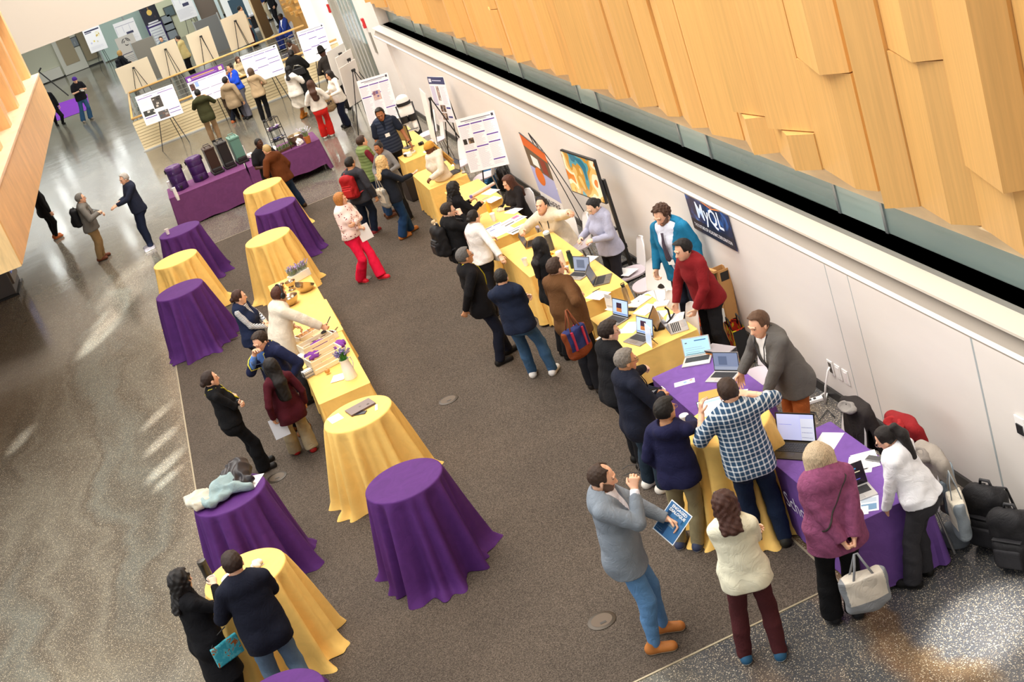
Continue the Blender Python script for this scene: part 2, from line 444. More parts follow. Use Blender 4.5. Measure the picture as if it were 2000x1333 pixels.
def ik(a, b, l1, l2, hint):
    d = b-a; n = np.linalg.norm(d)
    if n > (l1+l2)*.998: b = a+d/n*(l1+l2)*.998; d = b-a; n = np.linalg.norm(d)
    n = max(n, abs(l1-l2)+.02); u = unit(d); x = (l1*l1-l2*l2+n*n)/(2*n); h = math.sqrt(max(l1*l1-x*x, 0))
    w = np.array(hint, float); w = unit(w-u*(w@u)); return a+u*x+w*h, b
SKIN = {'f': '#e9b696', 'p': '#eec2a6', 't': '#d29a72', 'b': '#a36a45', 'd': '#6b4028', 'k': '#4a2c1e'}
# wrist targets in the chest frame measured from the mid-shoulder point (forward, outward, up) and the elbow hint
ARM = {'down': ((.05, .23, -.52), (-1, .5, 0)), 'cross': ((.24, -.10, -.24), (.0, 1, -.6)), 'clasp': ((.27, .035, -.30), (-.3, 1, -.6)),
       'phone': ((.30, .08, -.16), (-.3, .9, -1)), 'hip': ((.03, .185, -.42), (-.8, 1, 0)), 'chin': ((.20, .05, .05), (.5, .5, -1)),
       'behind': ((-.20, .05, -.49), (-.4, 1, 0)), 'pocket': ((.08, .2, -.48), (-.7, .8, 0)), 'fwd': ((.38, .14, -.26), (-.2, .5, -1)),
       'bent': ((.26, .14, -.29), (-.5, .8, -.6)), 'lean': ((.30, .2, -.50), (-.6, .8, 0)), 'up': ((.3, .16, .10), (.2, .7, -1)), 'lap': ((.30, .10, -.42), (-.4, 1, -.3)),
       'hold': ((.22, .0, -.10), (-.1, 1, -1)), 'back': ((-.05, .22, -.50), (-1, .5, 0))}
PEOPLE = {}
def person(key, label, hp, H=1.72, face=0., fp=None, sex='m', skin='f', build=1., top=None, bot=None, shoes=('#2a2420', '#d8d4cc'), hair=('short', '#3a2a1e'),
           arms=('down', 'down'), head=(0, 8, 0), lean=(0, 0), twist=0., feet=None, seat=False, extra=(), knee=0., cat='person', detail=None, low=0.):
    """one figure: a continuous body mesh whose clothes and hair are its children. hp/fp: where the crown and the feet are seen."""
    s = H/1.72; fem = sex == 'f'; rz = math.radians(face)
    W = rotm(face)
    hd_w = at(hp[0], hp[1], H*(1. if not seat else .77)-low)
    dist = depth(hd_w)
    px = dist/F_PX
    rh = detail or min(max(px*.85, .0040), .016); rb = min(max(px*1.9, .0095), .024); rhand = min(max(px*.95, .0048), .014)
    # ---- skeleton in a 1.72 m figure
    hz = .93 if not seat else .50
    Rp = rotm(0, lean[0]*.35 if not seat else 0, lean[1]*.4); Rc = rotm(twist, lean[0], lean[1])
    pel = V3(0, 0, hz)
    sw = (.158 if fem else .182)*(.5+.5*build); hwid = (.178 if fem else .168)*build
    waist = pel+Rp@V3(0, 0, .10); neckb = waist+Rc@V3(-.01, 0, .415); sh0 = waist+Rc@V3(-.012, 0, .372)
    Rh = rotm(head[0]+twist, head[1], head[2]); hc = neckb+unit(Rc@V3(0, 0, 1)+V3(.25, 0, .6))*.075+Rh@V3(.02, 0, .062)
    crown = hc+Rh@V3(-.015, 0, .118)
    # ---- feet
    if feet is None: feet = ((.02, .10, 6), (-.02, -.10, -6))
    # position of the root: crown over the seen point; lean to the seen feet
    if fp is not None:
        g = at(fp[0], fp[1], 0.); off = W.T @ (hd_w-g)/s; off[2] = 0
        o2 = off.copy(); o2[:2] -= crown[:2]
        m = np.linalg.norm(o2[:2])
        if m > .45: o2 *= .45/m
        # shift the body above planted feet
        sh = V3(o2[0], o2[1], 0)
        pel = pel+sh*.75; waist = waist+sh*.8; neckb = neckb+sh; sh0 = sh0+sh; hc = hc+sh; crown = crown+sh
    if not seat:
        dn = 0.
        for i, sg in enumerate((1, -1)):
            q = pel+Rp@V3(0, sg*.088*build, -.045); dh = math.hypot(q[0]-feet[i][0], q[1]-feet[i][1]); dn = max(dn, q[2]-.085-(feet[i][3] if len(feet[i]) > 3 else 0)-math.sqrt(max(.806**2-dh*dh, .2)))
        pel, waist, neckb, sh0, hc, crown = [v-V3(0, 0, dn) for v in (pel, waist, neckb, sh0, hc, crown)]
    hd_w = at(hp[0], hp[1], crown[2]*s-low)
    root = hd_w-W@(crown*s); root[2] = -low
    hips = [pel+Rp@V3(0, sg*.088*build, -.045) for sg in (1, -1)]
    ank, kn, fdir = [], [], []
    for i, sg in enumerate((1, -1)):
        fx, fy, fa = feet[i][:3]; fz = feet[i][3] if len(feet[i]) > 3 else 0.
        tgt = V3(fx, fy, .085+fz)
        k, a = ik(hips[i], tgt, .405, .405, V3(1, sg*.12, .15)); kn.append(k); ank.append(a)
        fdir.append(rotm(fa, 0, 0) @ V3(1, 0, 0))
    # ---- arms
    arms = [(x,) if isinstance(x, str) else x for x in arms]
    sho, elb, wri, hdir, hpn, curl = [], [], [], [], [], []
    for i, sg in enumerate((1, -1)):
        S = sh0+Rc@V3(0, sg*sw, 0); A = arms[i]; o = {}
        if isinstance(A[-1], dict): o = A[-1]; A = A[:-1]
        if isinstance(A[0], str):
            t, h = ARM[A[0]]; t = list(t)
            if A[0] == 'down': t[1] += (sw-.17)+.01
            w = sh0+Rc@V3(t[0], sg*t[1], t[2])+V3(*o.get('d', (0, 0, 0))); hint = Rc@V3(h[0], sg*h[1], h[2])
        elif A[0] == 0:   # seen at a pixel, at a known height
            w = W.T@(at(A[1], A[2], A[3])-root)/s; hint = Rc@V3(-.4, sg*.8, -.7)
        else:
            w = V3(*A[:3]); hint = Rc@V3(-.5, sg*.8, -.6)
        if 'h' in o: hint = V3(*o['h'])
        e, w = ik(S, w, .285, .255, hint)
        sho.append(S); elb.append(e); wri.append(w)
        f = unit(w-e); d = unit(V3(*o['dir'])) if 'dir' in o else f
        pn = V3(*o['pn']) if 'pn' in o else Rc@V3(.25, -sg, 0) if abs(d[2]) > .7 else (V3(0, -sg*.6, -.8) if A[0] != 'cross' else V3(-1, 0, 0))
        pn = unit(pn-d*(pn@d)); hdir.append(d); hpn.append(pn); curl.append(o.get('c', .45))
    # ---- body
    hs = .98
    def head_ops(g=0.):
        P = lambda x, y, z: hc+Rh@(V3(x, y, z)*hs)
        return [('+', Ell(P(-.012, 0, .022), np.array([.099, .077, .095])*hs+g, Rh), 0), ('+', Ell(P(.022, 0, -.035), np.array([.070, .060, .082])*hs+g, Rh), .03),
                ('+', Ell(P(.058, 0, -.088), np.array([.028, .030, .022])*hs+g, Rh), .03)]
    P = lambda x, y, z: hc+Rh@(V3(x, y, z)*hs)
    HO = head_ops()
    HO += [('+', Cap(P(.083, 0, .012), P(.107, 0, -.030), .009, .0135), .012), ('+', Cap(P(.096, .010, -.034), P(.096, -.010, -.034), .009, .009), .008),
           ('-', Ell(P(.093, .033, .006), (.012, .019, .011), Rh), .012), ('-', Ell(P(.093, -.033, .006), (.012, .019, .011), Rh), .012),
           ('+', Ell(P(.074, .031, .005), (.014, .016, .011), Rh), .004), ('+', Ell(P(.074, -.031, .005), (.014, .016, .011), Rh), .004),
           ('+', Cap(P(.085, .045, .026), P(.093, .012, .024), .007, .008), .012), ('+', Cap(P(.085, -.045, .026), P(.093, -.012, .024), .007, .008), .012),
           ('+', Ell(P(.083, 0, -.058), (.011, .026, .0065), Rh), .006), ('+', Ell(P(.082, 0, -.069), (.011, .021, .007), Rh), .006)]
    for sg in (1, -1):
        HO.append(('+', Ell(P(-.008, sg*.078, -.012), (.019, .0085, .032), rotm(head[0]+twist, head[1], head[2]) @ rotm(sg*18, -12, 0)), .006))
    HO.append(('+', Con(hc+Rh@V3(-.025, 0, -.05), neckb+Rc@V3(0, 0, -.05), Rc@V3(0, 1, 0), (.054, .055) if not fem else (.046, .048), (.064, .060) if not fem else (.052, .052)), .025))
    yb = Rc@V3(0, 1, 0); yp = Rp@V3(0, 1, 0)
    TW = [.150, .155, .172] if not fem else [.128, .145, .150]   # waist, chest, upper chest half widths
    B = build
    def torso(g=0., belly=0.):
        return [('+', Con(pel+Rp@V3(0, 0, -.06), pel+Rp@V3(0, 0, .05), yp, (hwid+g, .110*B+g), (hwid*.97+g, .104*B+g)), 0),
                ('+', Con(pel+Rp@V3(0, 0, .05), waist+Rc@V3(0, 0, .06), yp, (hwid*.96+g, .104*B+g), (TW[0]*B+g, .101*B+g+belly)), .06),
                ('+', Con(waist+Rc@V3(0, 0, .05), waist+Rc@V3(.012, 0, .22), yb, (TW[0]*B+g, .101*B+g+belly), (TW[1]*B+g, .112*B+g)), .06),
                ('+', Con(waist+Rc@V3(.012, 0, .22), waist+Rc@V3(-.005, 0, .345), yb, (TW[1]*B+g, .112*B+g), (TW[2]*B*.96+g, .090*B+g)), .05),
                ('+', Con(sho[0]*.75+sho[1]*.25+Rc@V3(-.005, 0, .012), sho[1]*.75+sho[0]*.25+Rc@V3(-.005, 0, .012), Rc@V3(1, 0, 0), (.07*B+g, .05+g), (.07*B+g, .05+g)), .06),
                ('+', Con(neckb+Rc@V3(-.012, 0, -.06), neckb+Rc@V3(-.005, 0, .01), yb, (.105*B+g, .062+g), (.062+g, .058+g)), .06)] + \
               ([('+', Ell(waist+Rc@V3(.095, sg*.066, .20), (.058+g, .066+g, .066+g), Rc), .04) for sg in (1, -1)] if fem else []) + \
               [('+', Ell(pel+Rp@V3(-.065*B, sg*.072, -.055), (.075*B+g, .082+g, .095+g), Rp), .05) for sg in (1, -1)]
    def arm(i, g=0., fore=True, gf=None, t1=1.):
        gf = g if gf is None else gf
        ar = .049 if not fem else .043
        out = [('+', Cap(sho[i]+Rc@V3(0, -(1, -1)[i]*.008, -.012), sho[i]*.35+elb[i]*.65, ar*B**.5+g, ar*.9*B**.5+g), .03), ('+', Cap(sho[i]*.35+elb[i]*.65, elb[i], ar*.9*B**.5+g, ar*.82+g), .008)]
        if fore: out += [('+', Cap(elb[i], elb[i]*.5+wri[i]*.5, ar*.82+g, ar*.76+gf), .012), ('+', Cap(elb[i]*.5+wri[i]*.5, elb[i]*(1-t1)+wri[i]*t1, ar*.76+gf, .028+gf), .008)]
        return out
    def leg(i, g=0., gk=None, ga=None):
        gk = g if gk is None else gk; ga = g if ga is None else ga
        h, k, a = hips[i], kn[i], ank[i]; f = unit(k-h)
        return [('+', Cap(h+V3(0, 0, .0), h*.45+k*.55, .081*B**.5+g, .064*B**.5+g), .04), ('+', Cap(h*.45+k*.55, k, .064*B**.5+g, .052+gk), .012),
                ('+', Cap(k, k*.62+a*.38+V3(-.01, 0, 0), .052+gk, .049+(gk+ga)/2), .012), ('+', Cap(k*.62+a*.38+V3(-.01, 0, 0), a, .049+(gk+ga)/2, .036+ga), .012)]
    def hand(i):
        w, d, n = wri[i], hdir[i], hpn[i]; sd = np.cross(n, d)   # sd: towards the little finger or thumb
        sg = (1, -1)[i]; th = sd*sg                              # thumb side
        q = 1. if not fem else .92; out = []
        out.append(('+', Con(w-d*.01, w+d*.085*q, sd, (.027, .021), (.041*q, .014)), .012))
        for j, (o, ln, st) in enumerate(((.030, .074, .084), (.010, .083, .088), (-.011, .077, .086), (-.031, .060, .079))):
            c = curl[i]*(1+.12*j); b = w+d*st*q+th*o*q; r = .0088*q if px < .006 else .0105*q
            a1 = math.radians(12+c*62); a2 = math.radians(18+c*135)
            d1 = d*math.cos(a1)+n*math.sin(a1)+th*o*.8; d2 = d*math.cos(a2)+n*math.sin(a2)
            m = b+d1*ln*.52*q; out.append(('+', Cap(b-d*.012, m, r*1.02, r*.95), .006)); out.append(('+', Cap(m, m+d2*ln*.5*q, r*.95, r*.78), .003))
        b = w+d*.022*q+th*.026*q; a1 = unit(d*.62+th*.72+n*.35); m = b+a1*.044*q; a2 = unit(d*.85+th*(.35-.3*curl[i])+n*(.35+.5*curl[i]))
        out += [('+', Cap(b, m, .0125*q, .0105*q), .010), ('+', Cap(m, m+a2*.036*q, .0105*q, .0085*q), .003)]
        return out
    def foot(i, g=0.):
        a, f = ank[i], fdir[i]; z = a[2]-.085
        return [('+', Cap(V3(a[0], a[1], z+.045)-f*.045, V3(a[0], a[1], z+.036)+f*.13, .038+g, .036+g), .01), ('+', Cap(V3(a[0], a[1], z+.042)-f*.03, a+V3(0, 0, .03), .04+g, .038+g), .02),
                ('&', Half(V3(0, 0, z+.004), (0, 0, 1)), 0)]
    rx = ank
    skin_l = np.array(lin(SKIN.get(skin, skin)))
    # continuous figure: coarse where clothes hide it, fine at head and hands, one mesh
    body_ops = torso(-.012)+leg(0, -.012)+leg(1, -.012)+[o for i in (0, 1) for o in arm(i, -.004)]+[HO[-1]]
    parts = []
    short = any(T.get('sleeve', 'full') != 'full' for T in (top if isinstance(top, list) else [top] if top else [])) or (bot or {}).get('kind') == 'skirt'
    parts.append(sdf_mesh(body_ops, max(.018, rb*1.4) if not short else rb))
    parts.append(sdf_mesh(HO, rh, lo=np.minimum(hc, neckb)-.25))
    for i in (0, 1):
        parts.append(sdf_mesh([('+', Cap(elb[i]*.3+wri[i]*.7, wri[i], .0325, .0262), .0)]+hand(i), rhand))
    VV, QQ, n = [], [], 0
    for v, q in parts: VV.append(v); QQ.append(q+n); n += len(v)
    V = np.concatenate(VV); Q = np.concatenate(QQ)
    # face colouring by position in the head frame
    h = (V-hc) @ Rh/hs; C = np.tile(skin_l, (len(V), 1))
    hk, hcol = hair[0], np.array(lin(hair[1]))
    ishead = np.zeros(len(V), bool); ishead[len(parts[0][0]):len(parts[0][0])+len(parts[1][0])] = True
    def paint(mask, c, a=1.):
        m = (mask & ishead).astype(float)*a; C[:] = C*(1-m[:, None])+np.array(c)*m[:, None]
    X, Y, Z = h[:, 0], np.abs(h[:, 1]), h[:, 2]
    paint((Z < -.005) & (Z > -.05) & (X > .03) & (Y > .02) & (Y < .06), skin_l*V3(1.05, .85, .82), .5)      # cheeks
    if fem or True: paint((X > .06) & (((Z+.0635)/.0125)**2+(Y/.027)**2 < 1), skin_l*V3(.80, .52, .50) if not fem else V3(.45, .12, .11)*.6+skin_l*.25, .8)
    beard = next((e for e in extra if e[0] == 'beard'), None)
    if beard: paint((Z < -.045+.9*np.maximum(0, Y-.035)) & (X > -.0) & (Z > -.125) & ~((X > .06) & (np.abs(Z+.0635) < .011) & (Y < .024)), np.array(lin(beard[1])), .85)
    elif not fem and skin in 'fpt': paint((Z < -.05) & (X > .02) & (Z > -.125), skin_l*.8, .4)
    ey = ((Z-.005)/.0060)**2+((Y-.031)/.0125)**2 < 1
    paint(ey & (X > .05), (.36, .33, .31)); paint((((Z-.005)/.0070)**2+((Y-.031)/.0070)**2 < 1) & (X > .05), (.03, .02, .015))
    paint((np.abs(Z-.0135+.1*np.abs(Y-.031)) < .0025) & (np.abs(Y-.031) < .016) & (X > .05), (.04, .03, .025), .8)
    bc = hcol*.6 if hk not in ('bald', 'wrap', 'hat', 'beanie') else np.array(lin(hair[1] if hk == 'bald' else '#241a14'))*.8
    paint((np.abs(Z-.029+.15*np.abs(Y-.03)) < .0042) & (Y > .014) & (Y < .048) & (X > .055), bc, .6)
    if hk == 'bald' or hk == 'thin': paint((Z > .03) & (X < .03) | (Z < .06) & (Z > -.05) & (X < -.02), np.array(lin(hair[1])), .55 if hk == 'bald' else .3)
    ob = arrmesh('person', V*s, Q, skin_mat(), col=C)
    ob.location = [float(v) for v in root]; ob.rotation_euler = (0, 0, rz); tag(ob, label, cat)
    def child(name, ops, res, mats, noise=None, smooth=True, mi=None, post=None, lo=None, hi=None):
        v, q = sdf_mesh(ops, res, noise, lo, hi)
        if len(q) == 0: return None
        m_i = mi(v, q) if mi else None
        return arrmesh(name, v*s, q, mats, parent=ob, smooth=smooth, mi=m_i)
    seed = sum(map(ord, key))*.37
    # ---- shoes
    if shoes:
        for i in (0, 1):
            z0 = ank[i][2]-.085
            hgt = shoes[2] if len(shoes) > 2 else 0.
            ops = foot(i, .010)
            if hgt: ops.insert(2, ('+', Cap(ank[i], ank[i]*(1-hgt)+kn[i]*hgt, .050, .058), .02))
            child('shoe', ops, max(rb*.75, .009), [fabric(shoes[0], .5, .1), plain(shoes[1], .6)], mi=lambda v, q, z0=z0: (v[q].mean(1)[:, 2] < z0+.022).astype(int))
    # ---- trousers or skirt
    zc = {}
    if bot:
        g = bot.get('g', .016); kind = bot.get('kind', 'straight'); ga = {'straight': .030, 'slim': .012, 'flare': .050, 'wide': .060, 'skirt': 0}[kind]
        m = bot['mat']
        if kind == 'skirt':
            zl = bot.get('len', .42); c0 = (ank[0]+ank[1])/2
            ops = torso(g)[:2]+[('+', Con(pel+V3(0, 0, .02), V3(c0[0]*.4+pel[0]*.6, c0[1]*.4+pel[1]*.6, zl), V3(0, 1, 0), (hwid+g, .13+g), (hwid+.06, .19), True), .03), ('&', Half(waist+V3(0, 0, .02), (0, 0, -1)), 0)]
            child('skirt', ops, rb, m, folds(.012, 20, seed))
        else:
            ops = torso(g)[:2]+[torso(g)[-1], torso(g)[-2]]+leg(0, g, g+.008, ga)+leg(1, g, g+.008, ga)
            ops.append(('&', Half(waist+Rp@V3(0, 0, .03), -(Rp@V3(0, 0, 1))), 0))
            cut = bot.get('cut', .0)
            for i in (0, 1):
                a = ank[i]; up = unit(kn[i]-a); c = a-up*(.025-cut)
                ops.append(('-', Inter(Cap(c-up*.09, c-up*.03, .12, .12), Half(c, -up)), 0))
            child('trousers', ops, rb, m, folds(bot.get('fold', .0035), 30, seed))
    # ---- upper garments
    hemz = {'waist': -.02, 'hip': -.10, 'long': -.17, 'coat': -.42, 'maxi': -.7, 'crop': .05}
    tops = top if isinstance(top, list) else [top] if top else []
    allops = []
    for li, T in enumerate(tops):
        g = T.get('g', .020)+.008*li; m = T['mat']; slv = T.get('sleeve', 'full'); hem = hemz.get(T.get('hem', 'hip'), -.1); name = T.get('name', 'sweater')
        loose = T.get('loose', .0)
        ops = torso(g+loose*.5, T.get('belly', 0.))
        if hem < -.06:   # hangs over the hips
            hb = pel+Rp@V3(0, 0, hem); fl = T.get('flare', .012)
            ops.append(('+', Con(waist+Rp@V3(0, 0, .02), hb, yp, (TW[0]*B+g+loose, .104*B+g+loose), (hwid+g+fl+loose, .118*B+g+fl+loose), True), .03))
        if bot and hem < -.0:
            gb = bot.get('g', .016)+.011+.004*li+loose*.5
            ops += torso(gb)[:2]+torso(gb)[-2:]+([leg(0, gb)[0], leg(1, gb)[0]] if bot.get('kind') != 'skirt' else [])
        for i in (0, 1):
            if slv == 'none': continue
            if slv == 'full': ops += arm(i, g*.75+loose*.5, True, g*.6+loose*.55+T.get('cuff', 0), .97)
            elif slv == 'rolled': ops += arm(i, g*.8+loose*.5, False)+[('+', Cap(elb[i], elb[i]*.72+wri[i]*.28, .050+g*.4, .049+g*.4), .015)]
            elif slv == 'short': ops += arm(i, g+.012, False)[:1]
        ops.append(('&', Half(pel+Rp@V3(0, 0, hem), Rp@V3(0, 0, 1)), 0))
        if slv == 'none':
            for i in (0, 1): ops.append(('-', Cap(sho[i]+Rc@V3(0, (1, -1)[i]*.045, .01), sho[i]+Rc@V3(0, (1, -1)[i]*.06, -.09), .055, .05), .01))
        if slv == 'full':
            for i in (0, 1):
                f = unit(wri[i]-elb[i]); ops.append(('-', Inter(Cap(wri[i]+f*.03, wri[i]+f*.10, .06, .06), Half(wri[i]+f*.0, f)), 0))
        nk = T.get('neck', 'crew')
        ops.append(('-', Con(neckb+Rc@V3(.012, 0, .0), neckb+Rc@V3(.03, 0, .14), yb, (.064, .064), (.085, .085), True) if nk != 'turtle' else Con(neckb+Rc@V3(.01, 0, .07), neckb+Rc@V3(.02, 0, .2), yb, (.07, .07), (.09, .09), True), .006))
        if nk == 'turtle': ops.insert(-1, ('+', Con(neckb+Rc@V3(0, 0, -.02), neckb+Rc@V3(.012, 0, .06), yb, (.062, .062), (.060, .060)), .015))
        if nk in ('v', 'open', 'deep'):
            zb = {'v': .20, 'open': -.12, 'deep': .06}[nk]; w = {'v': .30, 'open': .17, 'deep': .24}[nk]*T.get('vw', 1.)
            base = waist+Rc@V3(.0, 0, zb)
            for sg in (1, -1): pass
            wedge = Inter(Half(base+Rc@V3(.03, 0, 0), Rc@V3(1, 0, 0)), Half(base, Rc@V3(0, -1, w)), Half(base, Rc@V3(0, 1, w)), Ell(base+Rc@V3(.06, 0, .2), (.30, .26, .34 if nk != 'open' else .6)))
            if T.get('lapel'):
                b2 = base+Rc@V3(0, 0, -.10)
                w2 = Inter(Uni([o[1] for o in torso(g+.011+loose*.5, T.get('belly', 0.))]), Half(base+Rc@V3(.05, 0, 0), Rc@V3(1, 0, 0)), Half(b2, Rc@V3(0, -1, w*1.12)), Half(b2, Rc@V3(0, 1, w*1.12)), Half(base+Rc@V3(0, 0, .03), Rc@V3(0, 0, 1)))
                ops.append(('+', w2, .003))
            ops.append(('-', wedge, .004))
        if nk == 'polo' or T.get('collar'):
            pass
        if T.get('hood'):
            hm = [('+', Ell(neckb+Rc@V3(-.085, 0, -.015), (.075, .115, .080), Rc@rotm(0, -28, 0)), .03), ('-', Ell(neckb+Rc@V3(-.02, 0, .075), (.085, .075, .08), Rc), .015)]
            ops = ops[:-1]+hm+ops[-1:]
        child(name, ops, rb*(1. if px > .006 else .92), m, folds(T.get('fold', .0024)*(.6 if T.get('stiff') else 1), T.get('ff', 34), seed+li))
        allops = allops+ops if not allops else allops+[o for o in ops if o[0] == '+']
        cl = T.get('collar')
        if cl:
            cops = [('+', Con(neckb+Rc@V3(-.004, 0, -.035), neckb+Rc@V3(.004, 0, .028), yb, (.080+.006*li, .078+.006*li), (.064+.004*li, .064+.004*li)), 0), ('-', Con(neckb+Rc@V3(.012, 0, -.08), neckb+Rc@V3(.02, 0, .12), yb, (.057, .057), (.060, .060), True), .004),
                    ('-', Inter(Half(neckb+Rc@V3(.02, 0, 0), Rc@V3(1, 0, 0)), Half(neckb+Rc@V3(0, 0, -.05), Rc@V3(0, -1, .35)), Half(neckb+Rc@V3(0, 0, -.05), Rc@V3(0, 1, .35)), Ell(neckb, (.2, .2, .2))), 0)]
            child('collar', cops, max(.007, rb*.6), fabric(cl) if isinstance(cl, str) else cl)
        if T.get('band') and slv != 'none':
            pass
    # ---- hair and headwear
    hn = hair[2] if len(hair) > 2 else 1.
    hm = hair_mat(hair[1]); rr = max(rh*1.25, .0065); ho = []
    skull = Ell(P(-.014, 0, .024), np.array([.099, .077, .095])*hs+.012*hn, Rh)
    face = ('-', Inter(Half(P(.032, 0, 0), Rh@V3(1, 0, 0)), Half(P(0, 0, .073), Rh@V3(.45, 0, -1)), Ell(P(.08, 0, -.02), (.2, .2, .2))), .012)
    jaw = ('-', Inter(Half(P(-.022, 0, 0), Rh@V3(1, 0, 0)), Half(P(0, 0, -.004), Rh@V3(0, 0, -1)), Ell(P(.05, 0, -.08), (.2, .2, .2))), .01)
    nape = ('-', Inter(Half(P(0, 0, -.062), Rh@V3(-.2, 0, -1)), Ell(P(0, 0, -.1), (.2, .2, .2))), .012)
    nz = curls(.0035, 95, seed)
    if hk in ('short', 'thin', 'curly', 'buzz', 'quiff'):
        gg = {'short': 0, 'thin': -.004, 'curly': .010, 'buzz': -.008, 'quiff': .004}[hk]
        ho = [('+', skull.grow(gg), 0), ('+', Ell(P(.015, 0, .080), (.075, .062, .040+gg), Rh), .03)] if hk != 'buzz' else [('+', skull.grow(-.006), 0)]
        if hk == 'quiff': ho.append(('+', Ell(P(.052, -.02, .094), (.045, .055, .028), Rh), .02))
        ho += [face, jaw, nape]
        if hk == 'thin': ho.append(('-', Ell(P(.06, 0, .125), (.07, .05, .055), Rh), .02))
        if hk == 'curly': nz = curls(.011, 88, seed)
    elif hk == 'bald': ho = [('+', skull.grow(-.009), 0), face, jaw, nape, ('-', Ell(P(.02, 0, .13), (.09, .06, .085), Rh), .02)]
    elif hk in ('bob', 'long', 'mid', 'wavy'):
        ln = {'bob': -.10, 'mid': -.17, 'wavy': -.22, 'long': -.33}[hk] if len(hair) < 4 else hair[3]
        ho = [('+', skull.grow(.004), 0), ('+', Ell(P(-.005, 0, .06), (.095, .082, .072), Rh), .03),
              ('+', Con(P(-.022, 0, .02), hc+Rh@V3(-.025, 0, 0)+V3(0, 0, min(ln, -.10)), Rh@V3(0, 1, 0), (.094*hn, .092), (.098*hn if hk == 'bob' else .092*hn, .088)), .03)]
        if ln < -.12:
            b0 = hc+Rh@V3(-.06, 0, -.04); zb = hc[2]+ln
            t = (neckb[2]-zb)/.4; b1 = neckb+Rc@V3(-.125-.04*max(t, 0), 0, 0)-Rc@V3(0, 0, max(neckb[2]-zb, .02)); bm_ = neckb+Rc@V3(-.118, 0, -.05)
            if t > .3: ho.append(('+', Con(b0, bm_, Rc@V3(0, 1, 0), (.085*hn, .052), (.084*hn, .046)), .04)); b0 = bm_
            ho.append(('+', Con(b0, b1, Rc@V3(0, 1, 0), (.085*hn, .052), (.080*hn if hk == 'wavy' else .060*hn, .030)), .04))
            if hk != 'mid':
                for sg in (1, -1): ho.append(('+', Cap(P(.02, sg*.080, -.02), neckb+Rc@V3(.055, sg*.095, -.03), .024, .020), .03))
        ho.append(('-', Inter(Half(P(.022, 0, 0), Rh@V3(1, 0, 0)), Half(P(0, 0, .068), Rh@V3(.4, 0, -1)), Half(P(0, .070, 0), Rh@V3(0, -1, -.12)), Half(P(0, -.070, 0), Rh@V3(0, 1, -.12)), Ell(P(.09, 0, -.08), (.22, .2, .22))), .01))
        ho.append(('-', HO[-1][1].grow(.004), 0)) if hk == 'bob' else None
        nz = curls(.003 if hk != 'wavy' else .010, 70, seed)
    elif hk in ('pony', 'bun', 'slick', 'lowbun'):
        ho = [('+', skull.grow(-.001), 0), face, ('-', jaw[1], .012), nape]
        if hk == 'pony':
            q1 = hc+Rh@V3(-.15, 0, .05)+V3(-.05, 0, -.08); q2 = q1+V3(-.07, .02, -.22)
            ho += [('+', Cap(P(-.10, 0, .06), P(-.145, 0, .055), .028, .034), .015), ('+', Cap(P(-.145, 0, .055), q1, .038, .052), .02), ('+', Cap(q1, q2, .054, .030), .03)]
        elif hk == 'bun': ho += [('+', Ell(P(-.085, 0, .095), (.045, .048, .042), Rh), .01)]
        elif hk == 'lowbun': ho += [('+', Ell(P(-.115, 0, -.015), (.038, .045, .042), Rh), .01)]
        nz = curls(.0025, 80, seed)
    elif hk in ('beanie', 'wrap'):
        ho = [('+', skull.grow(.006), 0), ('+', Ell(P(-.03, 0, .075), (.10, .085, .065), Rh), .03), ('-', Inter(Half(P(.0, 0, .020), Rh@V3(.30, 0, -1)), Ell(P(0, 0, -.1), (.25, .25, .25))), .01)]
        hm = fabric(hair[1])
    elif hk == 'hat':
        hm = fabric(hair[1])
        ho = [('+', Con(P(-.01, 0, .055), P(-.015, 0, .15), Rh@V3(0, 1, 0), (.092, .108), (.075, .09)), 0), ('+', Con(P(-.01, 0, .050), P(-.01, 0, .060), Rh@V3(0, 1, 0), (.155, .17), (.155, .17), True), .02)]
        nz = None
    elif hk == 'hijab':
        hm = fabric(hair[1])
        ho = [('+', skull.grow(.012), 0), ('+', Con(P(0, 0, -.04), neckb+Rc@V3(.01, 0, -.08), yb, (.085, .09), (.15, .12)), .05),
              ('-', Inter(Half(P(.04, 0, 0), Rh@V3(1, 0, 0)), Ell(P(.09, 0, -.012), (.07, .058, .082), Rh)), .01)]
        nz = folds(.004, 40, seed)
    if ho: child({'beanie': 'beanie', 'wrap': 'headwrap', 'hat': 'hat', 'hijab': 'headscarf'}.get(hk, 'hair'), [o for o in ho if o], rr, hm, nz)
    if hk == 'wrap':
        B0 = P(-.10, 0, .02); ops = [('+', Ell(P(-.105, 0, .03), (.04, .05, .045), Rh), 0)]
        for j in range(9):
            a = (j-4)/4*.085; ops.append(('+', Cap(P(-.11, a*.4, .02), neckb+Rc@V3(-.17-.012*(j % 3), a*1.7, -.30-.03*((j*5) % 4)), .020, .015), .004))
        child('braids', ops, rr, hair_mat('#c99a4e'), curls(.006, 150, seed))
    # ---- accessories
    def surf(p, out, ops):
        """walk from p along -out until just above the garment"""
        q = np.array(p, float); o = unit(np.array(out, float))
        for _ in range(40):
            d = eval_ops(ops, q)
            if d < .006: break
            q = q-o*max(d-.004, .003)
        return q+o*.006
    solid = allops or torso(.02)
